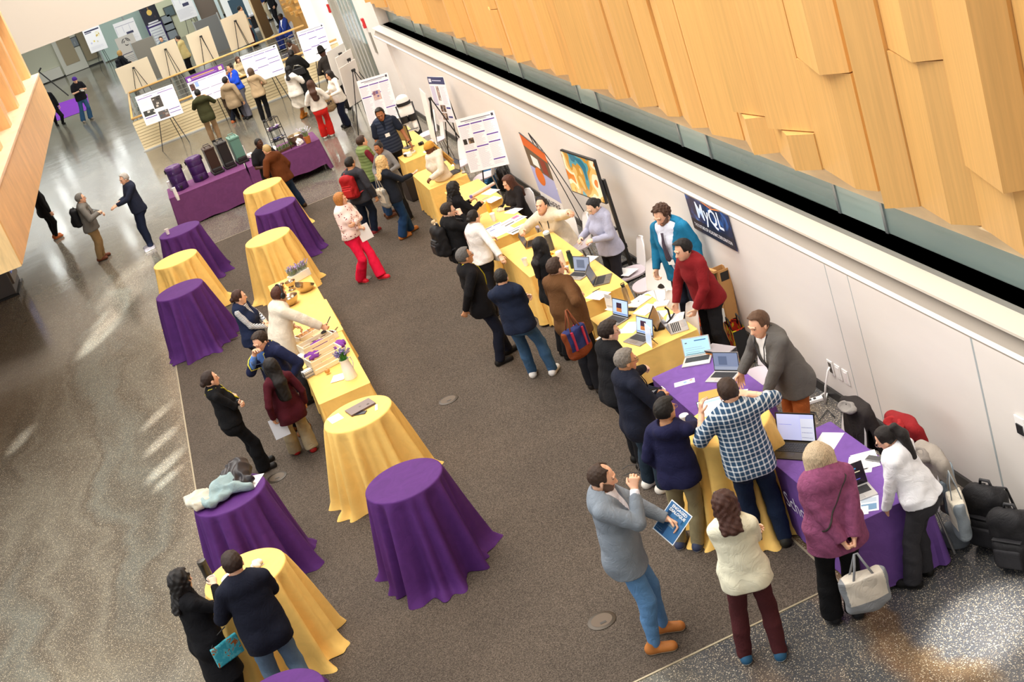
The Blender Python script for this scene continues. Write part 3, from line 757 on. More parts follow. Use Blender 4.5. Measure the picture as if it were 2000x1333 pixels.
    for e in extra:
        if e[0] == 'glasses':
            mb = MB()
            for sg in (1, -1):
                mb.tube([P(.108, sg*.032+.021*math.cos(a), .004+.017*math.sin(a)) for a in np.linspace(0, 2*PI, 15)[:-1]], .0019, 5, closed=True)
                mb.tube([P(.106, sg*.053, .008), P(.085, sg*.078, .010), P(0, sg*.084, .006)], .0018, 5)
            mb.tube([P(.110, .011, .008), P(.110, -.011, .008)], .0018, 5)
            o = mb.build('glasses', plain(e[1], .3), ob); o.scale = (s, s, s)
        elif e[0] == 'lanyard':
            mb = MB(); zl = e[2] if len(e) > 2 else .12; wd = .010
            path = []
            for sg in (1, -1):
                pts = []
                for t in np.linspace(0, 1, 9):
                    y = sg*(.075*(1-t)+.004*t); zz = .40-.02-(.40-zl-.02)*t
                    p = waist+Rc@V3(.32, y, zz); pts.append(surf(p, Rc@V3(1, 0, .0), solid))
                bk = [surf(neckb+Rc@V3(x, sg*yy, .16), Rc@V3(0, 0, 1), solid) for x, yy in ((.04, .082), (-.01, .085), (-.05, .06))]+[surf(neckb+Rc@V3(-.2, sg*.02, .0), Rc@V3(-1, 0, .3), solid)]
                mb.tube(list(reversed(bk))+pts, wd*.9 if px > .006 else .0075, 6, flat=.45); low = pts[-1]
            o = mb.build('lanyard', plain(e[1], .7), ob, smooth=True); o.scale = (s, s, s)
            if len(e) <= 3 or e[3]:
                mb = MB(); f = Rc@V3(1, 0, 0); l = Rc@V3(0, 1, 0); u = Rc@V3(0, 0, 1); c = low+f*.012-u*.06
                mb.box((-.045, -.004, -.055), (.045, .004, .055), basis(c, l, f, u))
                o = mb.build('name_badge', plain('#f4f2ee', .6), ob); o.scale = (s, s, s)
        elif e[0] == 'tie':
            mb = MB(); pts = [surf(waist+Rc@V3(.3, 0, z), Rc@V3(1, 0, 0), solid)+Rc@V3(.006, 0, 0) for z in np.linspace(.375, .0, 8)]
            mb.tube(pts, [.020, .016, .022, .027, .032, .036, .040, .012], 8, flat=.22); o = mb.build('tie', pattern('pin', e[1], e[2], .02) if len(e) > 2 else fabric(e[1]), ob, smooth=True); o.scale = (s, s, s)
        elif e[0] == 'strap':   # cross-body strap: from a shoulder to the opposite hip, round front and back
            sg = e[2]; mb = MB(); pts = []
            for t in np.linspace(0, 1, 33):
                a = 2*PI*t; f, z = math.sin(a), math.cos(a)
                y = sg*.15*z; zz = .18+.235*z
                p = waist+Rc@V3(.35*f, y, zz) if abs(f) > .3 else waist+Rc@V3(.1*f, sg*(.11 if z > 0 else .34), zz+(.15 if z > 0 else 0))
                outd = Rc@V3(np.sign(f), 0, .0) if abs(f) > .3 else (Rc@V3(0, 0, 1) if z > 0 else Rc@V3(0, sg, 0)*1.)
                if abs(f) <= .3 and z < 0: p = waist+Rc@V3(.1*f, -sg*.4, -.05); outd = Rc@V3(0, -sg, 0)
                elif abs(f) > .3: p = waist+Rc@V3(.35*np.sign(f), y*1.2, zz)
                pts.append(surf(p, outd, solid))
            mb.tube(pts, e[3] if len(e) > 3 else .009, 6, closed=False, flat=.5); o = mb.build('strap', plain(e[1], .6), ob, smooth=True); o.scale = (s, s, s)
        elif e[0] == 'headphones':
            mb = MB()
            mb.tube([P(-.005, .098*math.cos(a), .02+.125*math.sin(a)) for a in np.linspace(-.1, PI+.1, 14)], .011, 6)
            for sg in (1, -1): mb.sphere((0, 0, 0), (.040, .022, .046), 12, 8, basis(P(-.005, sg*.098, -.005), Rh[:, 0], Rh[:, 1], Rh[:, 2]))
            o = mb.build('headphones', plain('#15151a', .35), ob, smooth=True); o.scale = (s, s, s)
        elif e[0] == 'sunglasses_up':
            mb = MB()
            for sg in (1, -1): mb.sphere((0, 0, 0), (.012, .030, .022), 10, 6, basis(P(.075, sg*.035, .105), Rh[:, 0], Rh[:, 1], Rh[:, 2])); mb.tube([P(.072, sg*.066, .10), P(.03, sg*.088, .075), P(-.05, sg*.094, .04)], .004, 5)
            o = mb.build('sunglasses', plain('#2a1c16', .25), ob, smooth=True); o.scale = (s, s, s)
        elif e[0] == 'watch':
            i = e[1]; d = unit(wri[i]-elb[i]); u = unit(np.cross(d, V3(.3, .2, 1))); v = np.cross(d, u); mb = MB(); c = wri[i]-d*.03
            mb.tube([c+u*.034*math.cos(a)+v*.034*math.sin(a) for a in np.linspace(0, 2*PI, 15)[:-1]], .009, 5, closed=True); o = mb.build('watch', plain('#18181a', .4), ob); o.scale = (s, s, s)
        elif e[0] == 'badge':
            p = surf(waist+Rc@V3(.35, e[1], e[2]), Rc@V3(1, 0, 0), solid)+Rc@V3(.006, 0, 0); mb = MB()
            mb.box((-.042, -.003, -.032), (.042, .003, .032), basis(p, Rc[:, 1], Rc[:, 0], Rc[:, 2])); o = mb.build('name_badge', plain('#f4f2ee'), ob); o.scale = (s, s, s)
        elif e[0] == 'cuffs':
            for i in (0, 1):
                d = unit(wri[i]-elb[i]); child('cuff', [('+', Cap(wri[i]-d*.02, wri[i]+d*.008, .038, .037), 0), ('&', Half(wri[i]+d*.012, -d), 0)], .008, fabric(e[1]))
    Wd = lambda p: root+W@(np.array(p)*s)
    PEOPLE[key] = dict(ob=ob, root=root, W=W, s=s, wri=[Wd(p) for p in wri], hand=[Wd(w+d*.07+n*.03) for w, d, n in zip(wri, hdir, hpn)], hdir=[W@d for d in hdir], hpn=[W@n for n in hpn],
                       elb=[Wd(p) for p in elb], sho=[Wd(p) for p in sho], neckb=Wd(neckb), waist=Wd(waist), Rc=W@Rc, chest=Wd(waist+Rc@V3(0, 0, .22)), hc=Wd(hc), Rh=W@Rh, solid=solid,
                       loc=lambda p: W.T@(np.asarray(p)-root)/s, wd=Wd, surf=lambda p, out: Wd(surf(W.T@(np.asarray(p)-root)/s, W.T@np.asarray(out), solid)), ank=[Wd(a) for a in ank], pel=Wd(pel))
    return ob
# ================================================================== setting
def struct(mb, name, m, **kw):
    o = mb.build(name, m, **kw); o['kind'] = 'structure'; return o
def terrazzo():
    m, nt, b = _new('terrazzo')
    tc = nt.nodes.new('ShaderNodeTexCoord')
    wn = N(nt, 'ShaderNodeTexNoise', Scale=.55, Detail=4.); L(nt, tc, 'Object', wn, 'Vector')
    wa = N(nt, 'ShaderNodeVectorMath', operation='MULTIPLY_ADD'); wa.inputs[1].default_value = (1.6, 1.6, 0); L(nt, wn, 'Color', wa, 0); L(nt, tc, 'Object', wa, 2)
    mp = N(nt, 'ShaderNodeMapping'); mp.inputs['Scale'].default_value = (.55, .085, 1); mp.inputs['Rotation'].default_value = (0, 0, .06); mp.inputs['Location'].default_value = (.35, .2, 0); L(nt, wa, 'Vector', mp, 'Vector')
    v = N(nt, 'ShaderNodeTexNoise', Scale=1.5, Detail=2., Roughness=.4); L(nt, mp, 'Vector', v, 'Vector')
    sp = N(nt, 'ShaderNodeSeparateColor'); L(nt, v, 'Color', sp, 'Color')
    r = ramp(nt, [(.28, lin('#544f48')), (.40, lin('#625d54')), (.47, lin('#6e6a60')), (.53, lin('#5b564e')), (.60, lin('#6a6b64')), (.70, lin('#58534b'))]); L(nt, sp, 'Red', r, 'Fac')
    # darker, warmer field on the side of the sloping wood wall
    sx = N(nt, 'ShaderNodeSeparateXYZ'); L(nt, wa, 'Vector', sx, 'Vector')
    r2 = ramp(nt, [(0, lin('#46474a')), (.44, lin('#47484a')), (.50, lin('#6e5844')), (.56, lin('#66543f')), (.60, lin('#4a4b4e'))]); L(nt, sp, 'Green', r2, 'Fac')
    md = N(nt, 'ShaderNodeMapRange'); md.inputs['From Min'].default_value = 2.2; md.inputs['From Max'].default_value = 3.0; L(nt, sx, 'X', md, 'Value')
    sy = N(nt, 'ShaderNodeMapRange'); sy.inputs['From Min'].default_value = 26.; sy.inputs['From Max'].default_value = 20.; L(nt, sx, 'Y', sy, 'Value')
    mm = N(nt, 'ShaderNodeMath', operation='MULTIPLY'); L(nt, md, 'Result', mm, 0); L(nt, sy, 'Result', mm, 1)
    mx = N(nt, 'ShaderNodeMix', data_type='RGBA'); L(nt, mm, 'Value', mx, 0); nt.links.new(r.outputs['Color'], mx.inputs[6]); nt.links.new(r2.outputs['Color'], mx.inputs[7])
    # chips
    col = mx.outputs[2]
    for sc_, th, c, f in ((62, .28, '#d0c4aa', .55), (95, .36, '#b0a184', .5), (40, .16, '#e6dcc8', .7), (75, .32, '#2c2b2b', .6)):
        vv = N(nt, 'ShaderNodeTexVoronoi', Scale=float(sc_)); L(nt, tc, 'Object', vv, 'Vector')
        sp2 = N(nt, 'ShaderNodeSeparateColor'); L(nt, vv, 'Color', sp2, 'Color')
        a = N(nt, 'ShaderNodeMath', operation='LESS_THAN'); L(nt, vv, 'Distance', a, 0)
        k = N(nt, 'ShaderNodeMath', operation='MULTIPLY'); L(nt, sp2, 'Blue', k, 0); k.inputs[1].default_value = th*1.25; L(nt, k, 'Value', a, 1)
        q = N(nt, 'ShaderNodeMath', operation='MULTIPLY'); L(nt, a, 'Value', q, 0); q.inputs[1].default_value = f
        m2 = N(nt, 'ShaderNodeMix', data_type='RGBA'); L(nt, q, 'Value', m2, 0); nt.links.new(col, m2.inputs[6]); m2.inputs[7].default_value = (*lin(c), 1); col = m2.outputs[2]
    nt.links.new(col, b.inputs['Base Color'])
    b.inputs['Roughness'].default_value = .14; b.inputs['Specular IOR Level'].default_value = .42
    bn = N(nt, 'ShaderNodeTexNoise', Scale=1.1, Detail=2.); L(nt, tc, 'Object', bn, 'Vector'); bump(nt, b, bn, 'Fac', .10, .05)
    return m
def carpet_mat():
    m, nt, b = _new('carpet'); mp = coords(nt)
    n1 = N(nt, 'ShaderNodeTexNoise', Scale=95., Detail=3., Roughness=.8); L(nt, mp, 'Vector', n1, 'Vector')
    r = ramp(nt, [(.30, lin('#282320')), (.5, lin('#524a42')), (.70, lin('#7d7268'))]); L(nt, n1, 'Fac', r, 'Fac')
    n2 = N(nt, 'ShaderNodeTexNoise', Scale=.8, Detail=3.); L(nt, mp, 'Vector', n2, 'Vector')
    r2 = ramp(nt, [(.3, (.86, .86, .86)), (.7, (1.08, 1.07, 1.05))]); L(nt, n2, 'Fac', r2, 'Fac')
    mx = N(nt, 'ShaderNodeMix', data_type='RGBA', blend_type='MULTIPLY'); mx.inputs[0].default_value = 1; nt.links.new(r.outputs['Color'], mx.inputs[6]); nt.links.new(r2.outputs['Color'], mx.inputs[7])
    nt.links.new(mx.outputs[2], b.inputs['Base Color']); b.inputs['Roughness'].default_value = 1; b.inputs['Specular IOR Level'].default_value = .1
    bump(nt, b, n1, 'Fac', .5, .01); return m
def wood_mat(c, vc=False, grain=(9, 9, .35), var=.16):
    m, nt, b = _new('wood'); base = lin(c); mp = coords(nt, grain)
    n1 = N(nt, 'ShaderNodeTexNoise', Scale=3.5, Detail=5., Roughness=.6, Distortion=.3); L(nt, mp, 'Vector', n1, 'Vector')
    r = ramp(nt, [(.3, mulc(base, 1-var)), (.7, mulc(base, 1+var*.7))]); L(nt, n1, 'Fac', r, 'Fac')
    if vc:
        a = N(nt, 'ShaderNodeVertexColor', layer_name='Col')
        mx = N(nt, 'ShaderNodeMix', data_type='RGBA', blend_type='MULTIPLY'); mx.inputs[0].default_value = 1; nt.links.new(r.outputs['Color'], mx.inputs[6]); nt.links.new(a.outputs['Color'], mx.inputs[7])
        nt.links.new(mx.outputs[2], b.inputs['Base Color'])
    else: L(nt, r, 'Color', b, 'Base Color')
    b.inputs['Roughness'].default_value = .42; return m
def paint_wall(c, rough=.75):
    m, nt, b = _new('wall paint'); base = lin(c); mp = coords(nt, (1, .25, 1))
    n = N(nt, 'ShaderNodeTexNoise', Scale=2.2, Detail=4.); L(nt, mp, 'Vector', n, 'Vector')
    r = ramp(nt, [(.3, mulc(base, .96)), (.7, mulc(base, 1.03))]); L(nt, n, 'Fac', r, 'Fac'); L(nt, r, 'Color', b, 'Base Color'); b.inputs['Roughness'].default_value = rough; return m
WHITE = paint_wall('#e6dfd8'); CREAM = plain('#e8e0d0', .6); GREY = plain('#8f8b84', .6); ALU = plain('#aab0b2', .35, .6); BLACK = plain('#17171a', .45)
MAPLE = wood_mat('#e9c295', grain=(3, 3, .3)); RAIL = wood_mat('#d9ac68', grain=(2, 8, 8)); SLAT = plain('#e6d3a8', .55)
PURPLE_T, PURPLE_C, YELLOW_C = '#7c3f95', '#52296b', '#f4ca72'
# floor around the stair opening
FX0, FX1, FY0, FY1, SX0, SX1, SY0, SY1 = -14., 14., -2., 80., -1.75, 4.98, 42.75, 48.6
mb = MB()
for x0, x1, y0, y1 in ((FX0, FX1, FY0, SY0), (FX0, FX1, SY1, FY1), (FX0, SX0, SY0, SY1), (SX1, FX1, SY0, SY1)): mb.box((x0, y0, -.3), (x1, y1, 0))
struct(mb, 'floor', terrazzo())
CARX0, CARX1, CARY0, CARY1 = -1.91, 3.42, 9.24, 28.65
o = struct(MB().box((CARX0, CARY0, 0), (CARX1, CARY1, .006)), 'floor_carpet', carpet_mat())
mb = MB()
for lo, hi in (((CARX0-.02, CARY0-.02, 0), (CARX1+.02, CARY0, .007)), ((CARX0-.02, CARY0, 0), (CARX0, CARY1, .007)), ((CARX0-.02, CARY1, 0), (CARX1+.02, CARY1+.02, .007)), ((CARX1, CARY0, 0), (CARX1+.02, CARY1, .007))): mb.box(lo, hi)
struct(mb, 'trim_1', plain('#a59a80', .4, .3))
# right wall, base, ledge, glass band and folded wood wall
struct(MB().box((5.0, -1, 0), (5.25, 33.3, 2.30)), 'wall_right', WHITE)
mb = MB(); mb.box((4.975, -1, 0), (5.0, 33.3, .12)); struct(mb, 'baseboard_right', plain('#221f1e', .4))
mb = MB()
for y in (9.05, 11.5, 11.05): mb.box((4.998, y-.004 if y != 9.05 else y-.012, .1), (5.0005, y+.004 if y != 9.05 else y+.012, 2.1))
struct(mb, 'trim_2', plain('#a8b0b2', .5))
mb = MB(); mb.mat(0).add([(4.70, -1, 2.10), (4.70, 33.3, 2.10), (4.72, 33.3, 2.135), (4.72, -1, 2.135)], [(0, 1, 2, 3)])
mb.mat(1).add([(4.72, -1, 2.135), (4.72, 33.3, 2.135), (4.78, 33.3, 2.22), (4.78, -1, 2.22)], [(0, 1, 2, 3)])
mb.mat(1).add([(4.78, -1, 2.22), (4.78, 33.3, 2.22), (4.72, 33.3, 2.31), (4.72, -1, 2.31)], [(0, 1, 2, 3)])
mb.mat(2).box((4.72, -1, 2.285), (4.93, 33.3, 2.31)); mb.mat(3).box((4.93, -1, 2.22), (5.30, 33.3, 2.30))
mb.mat(1).box((4.70, -1, 2.085), (4.80, 33.3, 2.10)); mb.mat(1).box((4.80, -1, 2.20), (5.02, 33.3, 2.22))
struct(mb, 'trim_3', [plain('#e6dfd5', .5), plain('#a1978b', .6), plain('#e2d8c8', .5), plain('#8d8b85', .6)])  # shelf and front greys include the ledge's shade, painted in
struct(MB().box((5.55, -1, 2.2), (5.6, 33.3, 3.2)), 'wall_window_back', plain('#9fb4ae', .5))
mb = MB()
for z in (2.42, 2.55, 2.68): mb.box((5.5, -1, z), (5.54, 33.3, z+.05))
struct(mb, 'trim_4', plain('#6d7f7b', .5))
ys = [33.2]; k = 0
while ys[-1] > 0:
    ys.append(ys[-1]-(2.95 if k % 2 == 0 else .85)); k += 1
for i in range(len(ys)-1):
    w = struct(MB().box((5.185, ys[i+1]+.02, 2.29), (5.195, ys[i]-.02, 2.71)), 'window_%d' % (i+1), glass_mat('#bcd2cb', .42 if (i % 2 == 0) else .80))
    f = MB(); f.box((5.17, ys[i]-.022, 2.285), (5.215, ys[i]+.022, 2.71)); f.build('window_frame', ALU, w)
mb = MB(); mb.box((5.06, -1, 2.70), (5.30, 33.3, 2.84)); mb.box((4.9, -1, 2.95), (5.3, 33.3, 2.97)); struct(mb, 'trim_5', wood_mat('#f3d6a8', grain=(2, .4, 2)))
rs = random.Random(11); vs, fs, cs = [], [], []
y = 33.3
prof = None
while y > 1:
    w = rs.uniform(.55, 1.05); nar = rs.uniform(.14, .26); cut = rs.choice([rs.uniform(3.3, 4.1), rs.uniform(3.7, 4.9), 9]); z0 = 2.96+rs.uniform(0, .035)
    zz = [z0, cut, 7.6] if cut < 7 else [z0, 7.6]
    for j in range(len(zz)-1):
        a, c2, d2 = 4.88+rs.uniform(-.03, .03), 4.88-rs.uniform(.08, .19), 4.88+rs.uniform(-.04, .03)
        fl = rs.random() < .25
        wn = w-nar
        pts = [(a, y), (c2, y-wn), (d2, y-w)] if not fl else [(a, y), (c2, y-nar), (d2, y-w)]
        zb, zt = zz[j], zz[j+1]-.012; n = len(vs); t = rs.uniform(.90, 1.06)
        poly = pts+[(5.2, y-w), (5.2, y)]
        for z in (zb, zt):
            for p in poly: vs.append((p[0], p[1]+(.004 if p[1] == y-w else 0), z)); cs.append((t, t*rs.uniform(.985, 1.01), t*.98))
        k = len(poly)
        fs += [[n+q, n+(q+1) % k, n+k+(q+1) % k, n+k+q] for q in range(k)]+[[n+q for q in range(k-1, -1, -1)], [n+k+q for q in range(k)]]
    y -= w
me = bpy.data.meshes.new('wall_upper'); me.from_pydata(vs, [], fs); me.materials.append(wood_mat('#e4b26c', vc=True, grain=(10, 10, .30), var=.10))
ca = me.color_attributes.new('Col', 'FLOAT_COLOR', 'POINT'); ca.data.foreach_set('color', [v for c in cs for v in (*c, 1)])
o = bpy.data.objects.new('wall_upper', me); COL.objects.link(o); o['kind'] = 'structure'
# far end of the right side: pier, lift fronts, white wall made to look lit by its own emission, carved wood wall
struct(MB().box((4.93, 33.3, 0), (5.3, 36.4, 8)), 'wall_pier', WHITE)
mb = MB(); mb.box((4.95, 36.4, 0), (5.2, 41.6, 6)); struct(mb, 'wall_lift', plain('#b9b4aa', .5))
mb = MB()
for i, y in enumerate((36.6, 37.3, 38.0, 38.7)):
    mb.mat(0).box((4.90, y, 0), (4.96, y+.5, 1.5)); mb.mat(1).box((4.90, y, 1.5), (4.96, y+.5, 4.2)); mb.mat(2).box((4.88, y+.5, 0), (4.97, y+.58, 4.3))
struct(mb, 'door_1', [plain('#7f857f', .35, .3), plain('#8fa6a6', .2, .2), plain('#cfcdc6', .4, .4)])
mb = MB(); mb.box((4.90, 39.6, 0), (4.96, 40.9, 3.0)); mb.box((4.86, 39.5, 0), (4.97, 39.6, 3.1)); mb.box((4.86, 40.9, 0), (4.97, 41.0, 3.1)); struct(mb, 'door_2', plain('#a8a498', .4))
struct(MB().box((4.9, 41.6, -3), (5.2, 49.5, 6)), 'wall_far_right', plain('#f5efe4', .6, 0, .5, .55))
vs = MB(); vs.box((5.0, 49.5, 0), (5.3, 58, 6)); struct(vs, 'wall_carved', wood_mat('#d99f4c', grain=(3, 3, .4)))
mb = MB(); rr = random.Random(3)
for i in range(70):
    y, z = rr.uniform(50.2, 56.5), rr.uniform(.9, 3.6); mb.box((4.86, y, z), (5.0, y+rr.uniform(.15, .5), z+rr.uniform(.04, .12)))
struct(mb, 'trim_6', wood_mat('#e7b768', grain=(3, 3, .4)))
# stairwell with its guard
mb = MB()
for i in range(14): mb.box((SX1-.45*(i+1), SY0+.1, -.17*(i+1)-.06), (SX1-.45*i, SY1-.1, -.17*(i+1)))
mb.box((SX0, SY0-.05, -2.6), (SX1, SY0, -.0)); mb.box((SX0, SY1, -2.6), (SX1, SY1+.05, -.0)); mb.box((SX0-.05, SY0, -2.6), (SX0, SY1, 0))
struct(mb, 'floor_stairs', plain('#6f6c64', .6))
mb = MB()
z = .02
while z < .86:
    mb.box((SX0-.06, SY0-.10, z), (SX1-.02, SY0-.06, z+.078)); z += .09
struct(mb, 'wall_stair_guard', SLAT)
struct(MB().box((SX0-.04, SY0-.06, 0), (SX1-.02, SY0, .93)), 'wall_stair_core', plain('#b9a67c', .7))
mb = MB(); mb.box((SX0-.10, SY0-.16, 0), (SX1-.02, SY0-.10, .035)); struct(mb, 'baseboard_stair', plain('#c8c9c4', .5))
gr = empty('stair_railing', (SX0, SY0, 0), 0, 'round maple handrail with wire infill around the stair opening', 'railing')
def rail(pts, r=.035):
    m_ = MB().tube([tuple(np.array(p)-[SX0, SY0, 0]) for p in pts], r, 10); return m_.build('handrail', RAIL, gr, smooth=True)
rail([(SX0-.02, SY0-.04, 1.03), (SX1-.05, SY0-.04, 1.03)]); rail([(SX0-.02, SY1, 1.05), (SX1-.3, SY1, 1.05)]); rail([(SX0-.02, SY0-.04, 1.03), (SX0-.02, SY1, 1.05)])
for i in range(5):
    mm_ = MB(); z = .18+.17*i
    mm_.tube([(0, 0, z), (0, SY1-SY0, z)], .007, 5); mm_.tube([(0, SY1-SY0, z), (SX1-SX0-.3, SY1-SY0, z)], .007, 5); mm_.build('wire', plain('#b8b6ae', .3, .7), gr)
for x, y in [(0, .0), (0, 2.9), (0, SY1-SY0)]+[(1.5*i, SY1-SY0) for i in range(1, 5)]+[(1.6*i, -.04) for i in range(1, 4)]:
    MB().tube([(x, y, 0), (x, y, 1.02)], .018, 6).build('post', plain('#9a968c', .4, .5), gr)
# bulkhead and lobby beyond
struct(MB().box((-14, 45., 3.74), (4.9, 45.6, 14)), 'wall_bulkhead', plain('#cdc0b1', .8))
struct(MB().box((-14, 45.6, 3.74), (6, 73, 3.9)), 'ceiling_lobby', plain('#e8e4da', .8))
struct(MB().box((-14, 72.2, 0), (6, 72.5, 3.8)), 'wall_back', plain('#d3d3bf', .7))
struct(MB().box((-14, 45, 0), (-13.6, 72, 3.8)), 'wall_left', plain('#d6d4c6', .7))
mb = MB(); mb.box((-13, 72.0, .05), (-5.15, 72.2, .55)); struct(mb, 'trim_7', plain('#e3e0d6', .5))
struct(MB().box((-14, 72.1, 0), (6, 72.22, .06)), 'baseboard_back', plain('#2c2e2e', .5))
d = struct(MB().box((-5.05, 72.0, .02), (-3.85, 72.15, 3.2)), 'door_3', plain('#e2e0d4', .5))
MB().box((-4.82, 71.97, .45), (-4.12, 72.0, 2.9)).build('door_pane', plain('#b0a184', .3), d); MB().box((-4.02, 71.94, 1.25), (-3.97, 72.0, 1.4)).build('door_handle', ALU, d)
w = struct(MB().box((-3.8, 72.05, .3), (-3.2, 72.15, 3.0)), 'window_90', plain('#a89a7c', .3))
w = struct(MB().box((-3.0, 71.0, .05), (.3, 71.06, 3.6)), 'window_91', glass_mat('#cfe6df', .8))
mb = MB()
for x in (-3.02, -1.35, .3): mb.box((x-.04, 70.97, 0), (x+.04, 71.08, 3.7))
struct(mb, 'trim_8', ALU)
def lob(x, y): return at(x, y, 0)
a0 = lob(417, 61); a1 = lob(466, 40)
d = struct(MB().box((.35, 69.5, 0), (1.9, 69.7, 3.7)), 'wall_photo', plain('#cfcfb2', .7))
mb = MB(); mb.box((1.95, 68.4, 0), (2.1, 68.6, 3.7)); mb.box((3.0, 68.4, 0), (3.15, 68.6, 3.7)); mb.box((1.95, 68.4, 3.2), (3.2, 68.6, 3.7)); struct(mb, 'door_4', plain('#dfeeee', .4))
struct(MB().box((2.1, 68.6, .1), (3.0, 68.7, 2.0)), 'door_5', plain('#7a6a5e', .5))
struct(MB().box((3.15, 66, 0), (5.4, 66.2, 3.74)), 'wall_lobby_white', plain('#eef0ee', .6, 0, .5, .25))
struct(MB().box((3.15, 65.94, 0), (5.4, 66.0, .12)), 'baseboard_lobby', plain('#1f2a30', .5))
# left balcony with its wood frame
BX, BY0, BY1 = -3.02, 19.65, 34.8
mb = MB(); mb.mat(0).box((BX-.12, BY0, 3.0), (BX, BY1, 3.96)); mb.mat(1).box((-9, BY0-.02, 2.98), (BX-.02, BY0+.06, 3.72)); mb.mat(0).box((-9, BY0+.06, 3.0), (BX-.12, BY1, 3.25))
mb.mat(2).box((BX-.50, BY0, 3.92), (BX+.02, BY1+.02, 3.965))
struct(mb, 'balcony_parapet', [wood_mat('#e2b278', grain=(4, .8, .5)), wood_mat('#f0cf96', grain=(3, 3, .6)), wood_mat('#eccaa6', grain=(2, .6, 2))])
mb = MB(); yy = BY1-.05
cols = []
while yy > BY0-6:
    mb.box((BX-.46, yy-.42, 3.96), (BX-.16, yy, 8.5)); cols.append(yy); yy -= 2.55
mb.box((BX-.47, BY0-6, 5.55), (BX-.15, BY1-.05, 5.565)); mb.box((BX-.5, BY0-6, 8.4), (BX-.12, BY1, 9.4))
struct(mb, 'balcony_columns', wood_mat('#e8b67c', grain=(4, 4, .5)))
for i in range(len(cols)-1):
    struct(MB().box((BX-.40, cols[i+1], 3.97), (BX-.385, cols[i]-.42, 8.4)), 'window_%d' % (40+i), plain('#dcd0bd', .25))
struct(MB().box((BX-.38, BY0-6, 2.3), (-9, BY0-.1, 2.3)), 'balcony_soffit', plain('#e8d9c0', .7)) if False else None
# dark kiosk under the near corner of the balcony
kp = lob(34, 578); kb = empty('kiosk', (kp[0]-.75, kp[1]+.05, 0), 0, 'dark grey kiosk with blue screen side under the wooden balcony corner', 'kiosk')
MB().box((-1.2, 0, .05), (.75, 1.3, 1.5)).build('body', plain('#55565a', .5), kb, bevel=.02)
MB().box((.75, .1, .25), (.80, 1.2, 1.45)).build('side_frame', plain('#6f665c', .4), kb); MB().box((.80, .25, .45), (.81, 1.05, 1.4)).build('screen', plain('#4a62b0', .3, 0, .5, .3), kb)
MB().box((-1.2, -.02, 0), (.8, 1.3, .05)).build('plinth', BLACK, kb)
# purple mat in the lobby
a, b_, c_, d_ = lob(107, 238), lob(112, 203), lob(170, 184), lob(176, 213)
tag(MB().poly([(p[0], p[1], .008) for p in (a, d_, c_, b_)]).build('floor_mat', fabric('#7a2fa8')), 'bright purple mat on the shiny lobby floor behind the photographer', 'mat')
# brass floor boxes in the carpet
for x, y, lab in ((1.53, 16.14, 'round brown floor box cover in the carpet, mid hall beside nobody'), (1.53, 10.22, 'round brown floor box cover in the carpet near the man in the grey blazer'),
             (-.87, 16.07, 'round brown floor box cover beside the coat-covered purple table'), (-.87, 22.11, 'round brown floor box cover near the striped-sleeve woman'), (1.53, 22.28, 'round brown floor box cover at the feet of the woman in red trousers')):
    e = empty('floor_box', (x, y, .006), 0, lab, 'floor box'); MB().lathe([(.135, 0), (.135, .006), (.12, .010)], 28).build('rim', plain('#3e362c', .4, .5), e, smooth='auto'); MB().lathe([(.10, .006), (.10, .011)], 24).build('lid', plain('#57493a', .5, .3), e); MB().box((-.03, -.06, .011), (.03, -.03, .013)).build('cable_flap', plain('#2c261e', .5), e)
# wall outlets near the grey-jacket man, low on the wall
for i, (y, lab, c) in enumerate(((11.98, 'wall outlet with a white plug in it near the floor', '#57504a'), (11.82, 'blank white wall outlet cover between the two others', '#efeae4'), (11.66, 'white wall outlet with a red mark, nearest the coats', '#efe4e0'))):
    e = empty('wall_outlet', (4.998, y, .42), 0, lab, 'outlet'); MB().box((-.008, -.055, -.085), (0, .055, .085)).build('cover', plain('#f1ede8', .5), e, bevel=.003); MB().box((-.012, -.03, -.06), (-.008, .03, .06)).build('socket', plain(c, .5), e)
for (px, py) in ((711, 45), (643, 16)):
    p = atx(px, py, 4.91 if px > 700 else 4.9); e = empty('fire_alarm', p, 0, 'red fire alarm strobe on the white pier' if px > 700 else 'red fire alarm strobe on the lit white wall', 'alarm')
    MB().box((-.05, -.08, -.13), (.02, .08, .13)).build('housing', plain('#c4262a', .4), e, bevel=.01); MB().box((-.06, -.04, -.02), (-.05, .04, .06)).build('lamp_lens', plain('#f2e8e4', .3), e)
p = atx(729, 83, 4.92); tag(MB().box((p[0]-.02, p[1]-.12, p[2]-.28), (p[0]+.01, p[1]+.12, p[2]+.28)).build('wall_grille', plain('#8f8a80', .5, .3)), 'narrow grey metal grille on the white pier beside the lifts', 'grille')
